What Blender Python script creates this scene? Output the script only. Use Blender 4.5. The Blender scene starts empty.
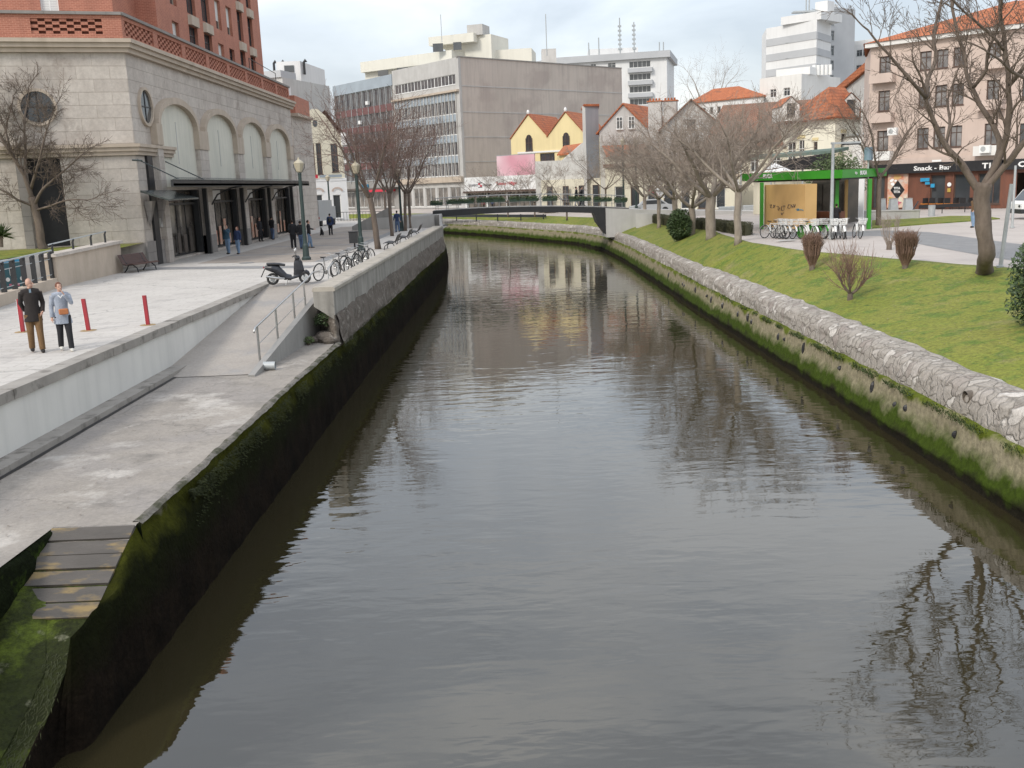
import bpy, math, random
from mathutils import Vector, Matrix, noise
R=math.radians; PI=math.pi
sc=bpy.context.scene; COL=sc.collection
rnd=random.Random(7)
# ---------------------------------------------------------------- camera model (used to turn measurements into metres)
F_=1000.0; CX,CY,CH=512.0,384.0,3.42
_y=Vector((-.003,.2,1)).normalized(); _a=Vector((-.04,1,0)); _z=(_a-_y*_a.dot(_y)).normalized()
_x=_z.cross(_y)*1
if _x.x<0:_x=-_x
def ray(u,v):
    d=Vector(((u-CX)/F_,(CY-v)/F_,1.0)); return Vector((_x.dot(d),_y.dot(d),_z.dot(d)))
def G(u,v,z=0.0):
    d=ray(u,v); t=(z-CH)/d.z; return Vector((d.x*t,d.y*t,z))
def D(u,v,Y):
    d=ray(u,v); t=Y/d.y; return Vector((d.x*t,Y,CH+d.z*t))
# ---------------------------------------------------------------- tagging and object helpers
def tag(o,label=None,cat=None,group=None,kind=None):
    if label:o['label']=label
    if cat:o['category']=cat
    if group:o['group']=group
    if kind:o['kind']=kind
    return o
def wloc(o):
    v=Vector((0,0,0))
    while o: v=v+o.location; o=o.parent
    return v
def empty(name,loc,label,cat,group=None,rz=0):
    o=bpy.data.objects.new(name,None); COL.objects.link(o); o.location=loc; o.rotation_euler=(0,0,rz)
    o.empty_display_size=.2
    return tag(o,label,cat,group)
def copy_tree(o,parent=None):
    c=o.copy(); COL.objects.link(c)
    if parent: c.parent=parent
    for ch in list(o.children): copy_tree(ch,c)
    return c
class MB:
    def __init__(s): s.v=[]; s.f=[]
    def add(s,vs,fs):
        b=len(s.v); s.v+= [tuple(p) for p in vs]; s.f+=[tuple(i+b for i in f) for f in fs]; return s
    def quad(s,a,b,c,d): return s.add([a,b,c,d],[(0,1,2,3)])
    def poly(s,pts): return s.add(pts,[tuple(range(len(pts)))])
    def box(s,x0,y0,z0,x1,y1,z1):
        return s.add([(x0,y0,z0),(x1,y0,z0),(x1,y1,z0),(x0,y1,z0),(x0,y0,z1),(x1,y0,z1),(x1,y1,z1),(x0,y1,z1)],
          [(0,3,2,1),(4,5,6,7),(0,1,5,4),(1,2,6,5),(2,3,7,6),(3,0,4,7)])
    def obox(s,c,size,rz=0,rx=0,ry=0):
        M=Matrix.Translation(c)@Matrix.Rotation(rz,4,'Z')@Matrix.Rotation(ry,4,'Y')@Matrix.Rotation(rx,4,'X')
        a,b,d=size[0]/2,size[1]/2,size[2]/2
        vs=[M@Vector(p) for p in [(-a,-b,-d),(a,-b,-d),(a,b,-d),(-a,b,-d),(-a,-b,d),(a,-b,d),(a,b,d),(-a,b,d)]]
        return s.add(vs,[(0,3,2,1),(4,5,6,7),(0,1,5,4),(1,2,6,5),(2,3,7,6),(3,0,4,7)])
    def bar(s,p,q,w,h=None):   # rectangular bar between two points
        h=h or w; p=Vector(p);q=Vector(q);d=(q-p).normalized()
        up=Vector((0,0,1)) if abs(d.z)<.95 else Vector((1,0,0))
        a=d.cross(up).normalized()*w/2; b=a.cross(d).normalized()*h/2
        vs=[p-a-b,p+a-b,p+a+b,p-a+b,q-a-b,q+a-b,q+a+b,q-a+b]
        return s.add(vs,[(0,3,2,1),(4,5,6,7),(0,1,5,4),(1,2,6,5),(2,3,7,6),(3,0,4,7)])
    def tube(s,pts,rad,n=8,cap=True,flat=1.0):
        pts=[Vector(p) for p in pts]
        if not hasattr(rad,'__len__'): rad=[rad]*len(pts)
        vs=[];fs=[];prev=None
        for i,p in enumerate(pts):
            d=(pts[min(i+1,len(pts)-1)]-pts[max(i-1,0)])
            if d.length<1e-9:d=Vector((0,0,1))
            d.normalize()
            if prev is None:
                up=Vector((0,0,1)) if abs(d.z)<.9 else Vector((0,1,0))
                a=d.cross(up).normalized()
            else:
                a=(prev-d*prev.dot(d))
                a=a.normalized() if a.length>1e-6 else d.orthogonal().normalized()
            prev=a; b=d.cross(a)
            for k in range(n):
                t=2*PI*k/n; vs.append(p+(a*math.cos(t)+b*math.sin(t)*flat)*rad[i])
        m=len(pts)
        for i in range(m-1):
            for k in range(n):
                k2=(k+1)%n; fs.append((i*n+k,i*n+k2,(i+1)*n+k2,(i+1)*n+k))
        if cap: fs.append(tuple(range(n-1,-1,-1))); fs.append(tuple((m-1)*n+k for k in range(n)))
        return s.add(vs,fs)
    def cyl(s,x,y,z0,z1,r0,r1=None,n=16):
        return s.tube([(x,y,z0),(x,y,z1)],[r0,r0 if r1 is None else r1],n)
    def lathe(s,x,y,prof,n=12):
        return s.tube2(x,y,prof,n)
    def tube2(s,x,y,prof,n):
        vs=[];fs=[]
        for (r,z) in prof:
            for k in range(n):
                t=2*PI*(k+.5)/n; vs.append((x+r*math.cos(t),y+r*math.sin(t),z))
        for i in range(len(prof)-1):
            for k in range(n):
                k2=(k+1)%n; fs.append((i*n+k,i*n+k2,(i+1)*n+k2,(i+1)*n+k))
        fs.append(tuple(range(n-1,-1,-1))); fs.append(tuple((len(prof)-1)*n+k for k in range(n)))
        return s.add(vs,fs)
    def ell(s,c,r,nu=10,nv=7,M=None):
        vs=[];fs=[];c=Vector(c)
        for j in range(nv+1):
            ph=PI*j/nv
            for i in range(nu):
                t=2*PI*i/nu; p=Vector((r[0]*math.sin(ph)*math.cos(t),r[1]*math.sin(ph)*math.sin(t),r[2]*math.cos(ph)))
                if M:p=M@p
                vs.append(c+p)
        for j in range(nv):
            for i in range(nu):
                i2=(i+1)%nu; fs.append((j*nu+i,(j+1)*nu+i,(j+1)*nu+i2,j*nu+i2))
        return s.add(vs,fs)
    def prism(s,poly,z0,z1):
        n=len(poly); z1s=z1 if hasattr(z1,'__len__') else [z1]*n; z0s=z0 if hasattr(z0,'__len__') else [z0]*n
        vs=[(p[0],p[1],z0s[i]) for i,p in enumerate(poly)]+[(p[0],p[1],z1s[i]) for i,p in enumerate(poly)]
        fs=[tuple(range(n-1,-1,-1)),tuple(range(n,2*n))]+[(i,(i+1)%n,(i+1)%n+n,i+n) for i in range(n)]
        return s.add(vs,fs)
    def build(s,name,m,parent=None,smooth=False,shift=True):
        L=wloc(parent) if (parent and shift) else Vector((0,0,0))
        me=bpy.data.meshes.new(name); me.from_pydata([(a-L.x,b-L.y,c-L.z) for a,b,c in s.v],[],s.f)
        me.update()
        uv=me.uv_layers.new(name='UVMap'); data=[0.0]*(2*len(me.loops)); vs=s.v
        for p in me.polygons:
            n=p.normal
            if abs(n.z)>.75:
                for li in p.loop_indices:
                    q=vs[me.loops[li].vertex_index]; data[2*li]=q[0]; data[2*li+1]=q[1]
            else:
                h=math.hypot(n.x,n.y) or 1; tx,ty=-n.y/h,n.x/h
                for li in p.loop_indices:
                    q=vs[me.loops[li].vertex_index]; data[2*li]=q[0]*tx+q[1]*ty; data[2*li+1]=q[2]
        uv.data.foreach_set('uv',data)
        if smooth: me.polygons.foreach_set('use_smooth',[True]*len(me.polygons))
        if m: me.materials.append(m)
        o=bpy.data.objects.new(name,me); COL.objects.link(o)
        if parent:o.parent=parent
        return o
# ---------------------------------------------------------------- materials
MATS={}
def mat(name,c,c2=None,scale=1.0,rough=.8,bump=0.0,metal=0,spec=.5,brick=None,streak=None,spots=None,detail=6,trans=0,zones=None,aniso=None,vor=None,grain=None,patch=None,crack=None):
    """c,c2 mixed by noise (world metres); brick=(w,h,mortar_size,mortar_col,varcol); streak=(col,amount) rain streaks; spots=(col,scale,thr)"""
    if name in MATS:return MATS[name]
    m=bpy.data.materials.new(name); m.use_nodes=True; nt=m.node_tree; N=nt.nodes; L=nt.links
    b=N['Principled BSDF']; b.inputs['Roughness'].default_value=rough; b.inputs['Metallic'].default_value=metal
    b.inputs['Specular IOR Level'].default_value=spec
    if trans: b.inputs['Transmission Weight'].default_value=trans
    def rgb(x): return (x[0],x[1],x[2],1)
    geo=N.new('ShaderNodeNewGeometry'); pos=geo.outputs['Position']
    if aniso:
        mp=N.new('ShaderNodeMapping'); mp.inputs['Scale'].default_value=aniso; L.new(pos,mp.inputs['Vector']); npos=mp.outputs['Vector']
    else: npos=pos
    def nz(sc_,det=detail,vec=None,rg=.6):
        n=N.new('ShaderNodeTexNoise'); n.inputs['Scale'].default_value=sc_; n.inputs['Detail'].default_value=det; n.inputs['Roughness'].default_value=rg
        L.new(vec or npos,n.inputs['Vector']); return n.outputs['Fac']
    def ramp(f,a,bb):
        r=N.new('ShaderNodeMapRange'); r.inputs['From Min'].default_value=a; r.inputs['From Max'].default_value=bb; L.new(f,r.inputs['Value']); return r.outputs['Result']
    def mix(f,A,B,mode='MIX'):
        x=N.new('ShaderNodeMix'); x.data_type='RGBA'; x.blend_type=mode
        if hasattr(f,'links'): L.new(f,x.inputs[0])
        else: x.inputs[0].default_value=f
        for k,V in ((6,A),(7,B)):
            if hasattr(V,'links'): L.new(V,x.inputs[k])
            else: x.inputs[k].default_value=rgb(V)
        return x.outputs[2]
    c2=c2 or tuple(k*.78 for k in c)
    f=ramp(nz(scale),.3,.7); colr=mix(f,c,c2)
    hgt=None
    if brick:
        uv=N.new('ShaderNodeUVMap'); br=N.new('ShaderNodeTexBrick'); L.new(uv.outputs['UV'],br.inputs['Vector'])
        br.inputs['Scale'].default_value=1; br.inputs['Brick Width'].default_value=brick[0]; br.inputs['Row Height'].default_value=brick[1]
        br.inputs['Mortar Size'].default_value=brick[2]; br.inputs['Color1'].default_value=(1,1,1,1); br.inputs['Color2'].default_value=rgb(brick[4]); br.inputs['Mortar'].default_value=rgb(brick[3])
        br.inputs['Mortar Smooth'].default_value=.2; br.inputs['Bias'].default_value=-.1
        colr=mix(1.0,colr,br.outputs['Color'],'MULTIPLY'); hgt=br.outputs['Fac']
    if vor:   # irregular stones: (scale, joint colour, lighter, darker)
        def vo(feat):
            v=N.new('ShaderNodeTexVoronoi'); v.feature=feat; v.inputs['Scale'].default_value=vor[0]
            dv=N.new('ShaderNodeVectorMath'); dv.operation='MULTIPLY_ADD'; n3=N.new('ShaderNodeTexNoise'); n3.inputs['Scale'].default_value=3.0; L.new(pos,n3.inputs['Vector']); L.new(n3.outputs['Color'],dv.inputs[0]); dv.inputs[1].default_value=(.35,.35,.35); L.new(pos,dv.inputs[2]); L.new(dv.outputs[0],v.inputs['Vector']); return v
        v1=vo('F1'); v2=vo('DISTANCE_TO_EDGE'); hs=N.new('ShaderNodeSeparateColor'); L.new(v1.outputs['Color'],hs.inputs[0])
        colr=mix(ramp(hs.outputs[0],.75,.9),colr,vor[2]); colr=mix(ramp(hs.outputs[1],.7,.95),colr,vor[3])
        ed=ramp(v2.outputs['Distance'],.10,.0); em=N.new('ShaderNodeMath'); em.operation='MULTIPLY'; em.inputs[1].default_value=.72; L.new(ed,em.inputs[0])
        colr=mix(em.outputs[0],colr,vor[1]); hgt=em.outputs[0]
    if spots:
        colr=mix(ramp(nz(spots[1],5),spots[2],spots[2]+.12),colr,spots[0])
    if crack:
        vk=N.new('ShaderNodeTexVoronoi'); vk.feature='DISTANCE_TO_EDGE'; vk.inputs['Scale'].default_value=crack[0]
        dk=N.new('ShaderNodeVectorMath'); dk.operation='MULTIPLY_ADD'; nk=N.new('ShaderNodeTexNoise'); nk.inputs['Scale'].default_value=1.5; nk.inputs['Detail'].default_value=6; L.new(pos,nk.inputs['Vector']); L.new(nk.outputs['Color'],dk.inputs[0]); dk.inputs[1].default_value=(.9,.9,.9); L.new(pos,dk.inputs[2]); L.new(dk.outputs[0],vk.inputs['Vector'])
        kf=ramp(vk.outputs['Distance'],.006,.001); km=N.new('ShaderNodeMath'); km.operation='MULTIPLY'; km.inputs[1].default_value=crack[1]; L.new(kf,km.inputs[0]); colr=mix(km.outputs[0],colr,(.08,.075,.065))
    if patch:   # list of (colour, scale, threshold, softness)
        for (pc2,ps2,pt2,pw2) in patch: colr=mix(ramp(nz(ps2,8,None,.68),pt2,pt2+pw2),colr,pc2)
    if grain:
        gr_=N.new('ShaderNodeMapRange'); gr_.inputs['From Min'].default_value=.3; gr_.inputs['From Max'].default_value=.7; gr_.inputs['To Min'].default_value=1-grain[1]; gr_.inputs['To Max'].default_value=1+grain[1]; L.new(nz(grain[0],3,None,.8),gr_.inputs['Value'])
        gc=N.new('ShaderNodeCombineColor'); [L.new(gr_.outputs['Result'],gc.inputs[q_]) for q_ in range(3)]; colr=mix(1.0,colr,gc.outputs[0],'MULTIPLY')
    if streak:
        uv=N.new('ShaderNodeUVMap'); mp=N.new('ShaderNodeMapping'); mp.inputs['Scale'].default_value=(1.6,.12,1); L.new(uv.outputs['UV'],mp.inputs['Vector'])
        s_=ramp(nz(1.0,7,mp.outputs['Vector']),.46,.78)
        mm=N.new('ShaderNodeMath'); mm.operation='MULTIPLY'; mm.inputs[1].default_value=streak[1]; L.new(s_,mm.inputs[0])
        colr=mix(mm.outputs[0],colr,streak[0])
    if zones:   # list of (z, colour, width) : above z the colour applies, noisy border
        sx=N.new('ShaderNodeSeparateXYZ'); L.new(pos,sx.inputs[0])
        a_=N.new('ShaderNodeMath'); a_.operation='MULTIPLY_ADD'; a_.inputs[1].default_value=.9; L.new(nz(1.3,7),a_.inputs[0]); L.new(sx.outputs[2],a_.inputs[2])
        for (z,cc,w) in zones:
            tgt=mix(ramp(nz(7,6),.3,.7),cc,tuple(k*.55 for k in cc))
            colr=mix(ramp(a_.outputs[0],z+.45-w,z+.45+w),colr,tgt)
    L.new(colr,b.inputs['Base Color'])
    # roughness variation
    rr=N.new('ShaderNodeMapRange'); rr.inputs['To Min'].default_value=max(0,rough-.08); rr.inputs['To Max'].default_value=min(1,rough+.08)
    L.new(nz(scale*2+1),rr.inputs['Value']); L.new(rr.outputs['Result'],b.inputs['Roughness'])
    if bump:
        bp=N.new('ShaderNodeBump'); bp.inputs['Strength'].default_value=1; bp.inputs['Distance'].default_value=bump
        h=nz(scale*6+4,8)
        if hgt is not None:
            a2=N.new('ShaderNodeMath'); a2.operation='MULTIPLY_ADD'; a2.inputs[1].default_value=-1.0; L.new(hgt,a2.inputs[0]); L.new(h,a2.inputs[2]); h=a2.outputs[0]
        L.new(h,bp.inputs['Height']); L.new(bp.outputs['Normal'],b.inputs['Normal'])
    MATS[name]=m; return m
def M(n): return MATS[n]
mat('stone',(.56,.51,.455),(.49,.44,.39),.9,.85,.012,grain=(5,.12),patch=[((.36,.31,.27),.5,.55,.1)],brick=(1.55,.62,.010,(.74,.71,.67),(.86,.85,.85)),streak=((.27,.235,.20),.35))
mat('stone_dark',(.30,.28,.26),(.24,.22,.205),1.2,.85,.01,brick=(1.4,.7,.012,(.7,.7,.7),(.86,.86,.86)),streak=((.16,.15,.13),.4))
mat('cream_stone',(.52,.435,.35),(.43,.36,.285),1.2,.8,.005,streak=((.25,.2,.14),.4))
mat('brick',(.46,.185,.12),(.38,.15,.10),.8,.85,.004,brick=(.25,.085,.012,(1.25,1.5,1.6),(.80,.76,.76)),streak=((.22,.09,.06),.3))
mat('hole_shade',(.16,.06,.04),None,2,.9)  # painted shade, used only behind the balustrade lattice holes
mat('arch_board',(.66,.64,.55),(.60,.585,.50),.5,.7,streak=((.33,.35,.30),.5))
mat('glass',(.035,.04,.045),(.07,.075,.08),.45,.08,spec=.9)
mat('office_glass',(.045,.04,.045),(.13,.115,.11),.7,.3,spec=.35,detail=2)
mat('curtain_glass',(.30,.29,.28),(.09,.09,.095),.9,.2,spec=.8,detail=2)
mat('shop_glass',(.05,.045,.04),(.24,.21,.18),.75,.12,spec=.9,detail=3)
mat('dark_metal',(.018,.02,.022),(.03,.03,.032),3,.45)
mat('canopy_glass',(.035,.045,.045),(.07,.08,.08),2,.25)
mat('far_cream',(.70,.68,.60),(.63,.61,.53),.2,.85,streak=((.52,.50,.44),.4))
mat('plaza',(.53,.50,.46),(.46,.43,.395),.35,.8,.003,crack=(.12,.45),brick=(.9,.45,.026,(.84,.83,.82),(.95,.95,.94)),spots=((.38,.355,.33),.9,.56),patch=[((.30,.285,.265),.25,.60,.14)],grain=(12,.08))
mat('plaza_band',(.36,.315,.27),(.30,.26,.225),.5,.85,.003,brick=(.5,.25,.008,(.8,.8,.8),(.86,.84,.82)),spots=((.25,.22,.19),.5,.52))
mat('plaza_edge',(.26,.255,.25),(.21,.21,.21),.7,.85,.003,brick=(.4,.4,.008,(.8,.8,.8),(.9,.9,.9)))
mat('galv_rail',(.30,.31,.31),None,3,.5)
mat('asphalt',(.23,.23,.235),(.19,.19,.195),.5,.9,.002)
mat('right_paving',(.50,.45,.41),(.43,.385,.35),.4,.85,.002,brick=(.6,.3,.006,(.84,.83,.82),(.95,.94,.93)),spots=((.40,.355,.325),.4,.55))
mat('quay',(.34,.305,.265),(.235,.21,.18),.7,.8,.012,crack=(.17,.32),spots=((.27,.245,.22),.45,.48),patch=[((.17,.155,.135),.75,.52,.18),((.50,.465,.42),.5,.56,.14)],grain=(14,.16),streak=((.20,.18,.165),.3),detail=9)
mat('ramp',(.36,.325,.285),(.30,.27,.24),.8,.85,.006,grain=(14,.12),spots=((.28,.265,.25),.5,.56))
mat('white_wall',(.68,.665,.62),(.60,.585,.55),.5,.7,.002,streak=((.38,.385,.36),.45))
mat('kerb',(.34,.315,.28),(.25,.23,.205),1.5,.85,.008,spots=((.17,.155,.135),2.2,.55))
mat('parapet',(.36,.34,.305),(.26,.245,.215),1.0,.9,.015,streak=((.085,.08,.07),.95),spots=((.20,.19,.17),2.5,.6))
mat('parapet_cap',(.42,.38,.32),(.31,.28,.235),1.5,.85,.01,spots=((.22,.2,.17),3,.57))
mat('quay_wall',(.005,.004,.003),(.016,.011,.007),1.6,.9,.05,spec=.05,grain=(9,.4),zones=[(-2.2,(.012,.014,.004),.25),(-1.60,(.066,.070,.009),.16),(-1.24,(.20,.18,.13),.06)])
mat('old_wall',(.17,.14,.115),(.10,.085,.068),1.6,.9,.06,spots=((.27,.24,.205),3.4,.56))
mat('quay_rim',(.21,.19,.165),(.12,.11,.09),2.2,.9,.04,spots=((.055,.055,.03),2.6,.48),grain=(14,.3),detail=10)
mat('plank',(.105,.092,.08),(.065,.057,.048),.9,.7,.01,zones=[(-99,(.17,.145,.12),.1)] if False else None,spots=((.24,.17,.07),1.1,.52),aniso=(1,3,1))
mat('slip',(.014,.017,.004),(.030,.038,.008),1.1,.7,.04,spec=.15,patch=[((.075,.10,.012),1.0,.50,.12),((.17,.17,.11),1.9,.62,.08),((.006,.008,.003),1.4,.60,.12)],grain=(14,.4),zones=[(-1.45,(.30,.275,.25),.07)])
mat('moss_wall',(.010,.015,.004),(.006,.008,.003),2,.95,.05,spec=.08,spots=((.035,.055,.008),2.2,.56),grain=(12,.4))
mat('right_stone',(.42,.375,.335),(.26,.225,.195),2.3,.9,.07,spots=((.56,.51,.46),3.6,.60),detail=9)
mat('coping',(.38,.345,.30),(.28,.25,.215),1.6,.9,.035,vor=(2.9,(.17,.15,.125),(.56,.52,.47),(.29,.25,.22)),spots=((.36,.325,.285),1.6,.50),patch=[((.20,.18,.155),2.8,.60,.06)],grain=(8,.2),detail=9)
mat('right_bank',(.020,.016,.010),(.014,.013,.007),1.6,.9,.03,spec=.1,grain=(10,.35),zones=[(-2.86,(.055,.085,.010),.10),(-2.42,(.33,.29,.19),.17),(-1.99,(.125,.155,.02),.08)],detail=9)
mat('grass',(.150,.178,.016),(.200,.198,.034),.30,.95,.03,spots=((.10,.15,.016),1.4,.50),patch=[((.23,.205,.075),.45,.56,.12),((.07,.115,.012),2.2,.60,.06)],grain=(9,.42),detail=12)
mat('hill_ground',(.30,.28,.25),(.24,.225,.2),.1,.9)
mat('concrete',(.33,.32,.30),(.25,.24,.225),.7,.85,.01,streak=((.16,.155,.145),.6))
mat('concrete_light',(.50,.49,.47),(.42,.41,.39),.6,.85,.005,streak=((.30,.29,.27),.4))
mat('blank_wall',(.53,.47,.415),(.46,.41,.36),.13,.9,.01,streak=((.27,.24,.22),.5),spots=((.42,.365,.325),.16,.5))
mat('plaster_grey',(.56,.55,.525),(.47,.46,.44),.5,.9,.004,streak=((.34,.33,.31),.55))
mat('plaster_white',(.74,.73,.70),(.66,.65,.62),.3,.85,streak=((.5,.49,.46),.45))
mat('plaster_cream',(.70,.655,.52),(.62,.58,.46),.3,.85,streak=((.46,.43,.34),.4))
mat('plaster_yellow',(.78,.66,.37),(.71,.60,.33),.3,.85,streak=((.5,.40,.22),.35))
mat('plaster_pink',(.58,.47,.405),(.51,.41,.355),.4,.85,streak=((.36,.28,.235),.35))
mat('pale_yellow',(.86,.82,.68),(.80,.76,.62),.3,.85,streak=((.52,.48,.38),.35))
mat('roof_tile',(.60,.20,.08),(.46,.155,.07),1.2,.85,.03,brick=(.22,.35,.03,(.55,.5,.5),(.8,.78,.76)),spots=((.20,.09,.055),.7,.56))
mat('roof_old',(.33,.17,.11),(.23,.13,.09),.8,.9,.03,brick=(.22,.35,.03,(.6,.6,.6),(.8,.8,.8)))
mat('maroon',(.17,.075,.07),(.125,.055,.055),.3,.6)
mat('blue_panel',(.33,.38,.42),(.27,.31,.345),.4,.5)
mat('fin_white',(.58,.56,.52),(.50,.48,.445),.6,.7,streak=((.34,.32,.29),.5))
mat('red_panel',(.62,.30,.36),(.80,.66,.69),.16,.6,detail=2)
mat('sign_white',(.82,.82,.81),(.77,.77,.76),.4,.6)
mat('shop_dark',(.05,.045,.04),(.14,.11,.09),.8,.5)
mat('wood_front',(.19,.07,.04),(.11,.045,.028),2,.5,aniso=(1,1,.3))
mat('wood_frame',(.10,.06,.045),None,3,.6)
mat('white_paint',(.80,.80,.78),(.72,.72,.70),2,.45)
mat('blind',(.74,.74,.72),(.66,.66,.64),1,.6)
mat('green_paint',(.045,.30,.025),(.04,.25,.022),1.2,.4)
mat('planter_green',(.03,.06,.04),None,2,.6)
mat('green_panel',(.12,.165,.14),(.16,.205,.18),.8,.9,spec=.1)
mat('orange_board',(.66,.42,.17),(.58,.36,.14),.8,.7,streak=((.50,.31,.13),.4))
mat('red_paint',(.34,.025,.035),(.27,.02,.03),4,.5,spots=((.25,.03,.03),9,.64))
mat('rust',(.36,.25,.12),(.28,.2,.1),6,.9)
mat('steel',(.50,.50,.49),(.42,.42,.41),4,.32,metal=.9)
mat('galv',(.46,.48,.48),(.38,.40,.40),4,.5,metal=.3)
mat('lamp_post',(.022,.040,.038),(.03,.05,.046),5,.45)
mat('lamp_glass',(.46,.41,.30),(.40,.36,.27),4,.35)
mat('bench_wood',(.10,.055,.045),(.07,.04,.034),5,.6)
mat('black',(.014,.014,.016),(.022,.022,.024),6,.4)
mat('rubber',(.02,.02,.02),(.035,.035,.035),8,.8)
mat('scooter',(.02,.021,.026),(.028,.03,.036),4,.25)
mat('mirror_white',(.9,.9,.9),None,4,.15)
mat('bark',(.19,.15,.12),(.11,.085,.068),5,.95,.03,aniso=(1,1,.35))
mat('bark_pale',(.33,.285,.235),(.21,.175,.14),4,.95,.02,aniso=(1,1,.4),spots=((.34,.29,.23),5,.6))
mat('twig',(.15,.115,.09),(.11,.085,.066),3,.95)
mat('twig_red',(.20,.135,.11),(.14,.095,.08),3,.95)
mat('twig_tan',(.30,.25,.205),(.22,.18,.15),3,.95)
mat('shrub_twig',(.23,.145,.105),(.16,.10,.075),4,.95)
mat('leaf_weed',(.028,.034,.007),(.06,.065,.02),2.5,.8)
mat('leaf',(.035,.062,.018),(.055,.09,.025),2.5,.6)
mat('leaf_light',(.075,.105,.03),(.05,.08,.022),2.5,.65)
mat('hedge',(.05,.055,.025),(.08,.075,.035),2.5,.8)
mat('moss',(.05,.062,.009),(.025,.034,.006),3,.95,.05)
mat('skin',(.50,.30,.22),(.46,.27,.2),6,.55)
mat('text_white',(.85,.85,.83),None,2,.5)
mat('text_dark',(.04,.045,.07),None,2,.6)
mat('text_red',(.60,.03,.06),None,2,.6)
mat('sign_teal',(.035,.115,.135),(.03,.10,.12),1,.4)
mat('pink_sign',(.52,.13,.20),None,2,.5)
mat('blue_sign',(.03,.30,.52),None,2,.4)
mat('blue_drum',(.22,.30,.36),(.18,.26,.32),3,.5)
mat('grey_van',(.40,.41,.41),(.35,.36,.36),2,.5)
mat('yellow_food',(.62,.45,.06),(.35,.22,.06),3,.6)
mat('poster',(.55,.16,.07),(.62,.55,.45),2.1,.5,detail=3)
mat('orange_seat',(.55,.20,.03),None,3,.6)
mat('bag_orange',(.46,.17,.06),(.4,.14,.05),6,.5)
mat('far_white',(.72,.72,.71),(.66,.66,.65),.2,.8,streak=((.52,.52,.51),.4))
mat('far_grey',(.47,.48,.49),(.40,.41,.42),.2,.7)
# water
def water_mat():
    m=bpy.data.materials.new('canal_water'); m.use_nodes=True; nt=m.node_tree; N=nt.nodes; L=nt.links; b=N['Principled BSDF']
    b.inputs['Base Color'].default_value=(.030,.025,.012,1); b.inputs['Roughness'].default_value=.02; b.inputs['IOR'].default_value=1.95
    geo=N.new('ShaderNodeNewGeometry')
    def nz(scale,mapping,det,dist=0):
        mp=N.new('ShaderNodeMapping'); mp.inputs['Scale'].default_value=mapping; mp.inputs['Rotation'].default_value=(0,0,R(-8)); L.new(geo.outputs['Position'],mp.inputs['Vector'])
        n=N.new('ShaderNodeTexNoise'); n.inputs['Scale'].default_value=scale; n.inputs['Detail'].default_value=det; n.inputs['Roughness'].default_value=.5; n.inputs['Distortion'].default_value=dist
        L.new(mp.outputs['Vector'],n.inputs['Vector']); return n.outputs['Fac']
    a=nz(1.1,(.65,1.5,1),2,.3); c=nz(3.4,(.55,1.5,1),2,.4); big=nz(.10,(1,1,1),2)
    mr=N.new('ShaderNodeMapRange'); mr.inputs['From Min'].default_value=.35; mr.inputs['From Max'].default_value=.65; mr.inputs['To Min'].default_value=.35; mr.inputs['To Max'].default_value=1.6; L.new(big,mr.inputs['Value'])
    s=N.new('ShaderNodeMath'); s.operation='MULTIPLY_ADD'; s.inputs[1].default_value=.22; L.new(c,s.inputs[0]); L.new(a,s.inputs[2])
    s2=N.new('ShaderNodeMath'); s2.operation='MULTIPLY'; L.new(s.outputs[0],s2.inputs[0]); L.new(mr.outputs['Result'],s2.inputs[1])
    bp=N.new('ShaderNodeBump'); bp.inputs['Strength'].default_value=1; bp.inputs['Distance'].default_value=.0125; L.new(s2.outputs[0],bp.inputs['Height']); L.new(bp.outputs['Normal'],b.inputs['Normal'])
    MATS['water']=m
water_mat()
def pal(name,c): return mat(name,c,tuple(k*.72 for k in c),7,.9,.02,grain=(30,.15))
# ---------------------------------------------------------------- facades, windows, buildings
def wall_edge(mb,A,B,z0,z1,ops=(),t=.22,ztop=None):
    A=Vector((A[0],A[1]));B=Vector((B[0],B[1]));W=(B-A).length;e=(B-A)/W;n=Vector((-e.y,e.x))
    P=lambda s,z,d=0:(A.x+e.x*s+n.x*d,A.y+e.y*s+n.y*d,z)
    S=sorted({0,W}|{x for o in ops for x in (o[0],o[2])}); Z=sorted({z0,z1}|{x for o in ops for x in (o[1],o[3])})
    for i in range(len(S)-1):
        for j in range(len(Z)-1):
            sm=(S[i]+S[i+1])/2; zm=(Z[j]+Z[j+1])/2
            if any(o[0]<sm<o[2] and o[1]<zm<o[3] for o in ops): continue
            mb.quad(P(S[i],Z[j]),P(S[i+1],Z[j]),P(S[i+1],Z[j+1]),P(S[i],Z[j+1]))
    for (a,b,c,d) in [o[:4] for o in ops]:
        mb.quad(P(a,b),P(a,b,t),P(a,d,t),P(a,d)); mb.quad(P(c,b),P(c,d),P(c,d,t),P(c,b,t))
        mb.quad(P(a,d),P(a,d,t),P(c,d,t),P(c,d)); mb.quad(P(a,b),P(c,b),P(c,b,t),P(a,b,t))
WC={}
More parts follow.
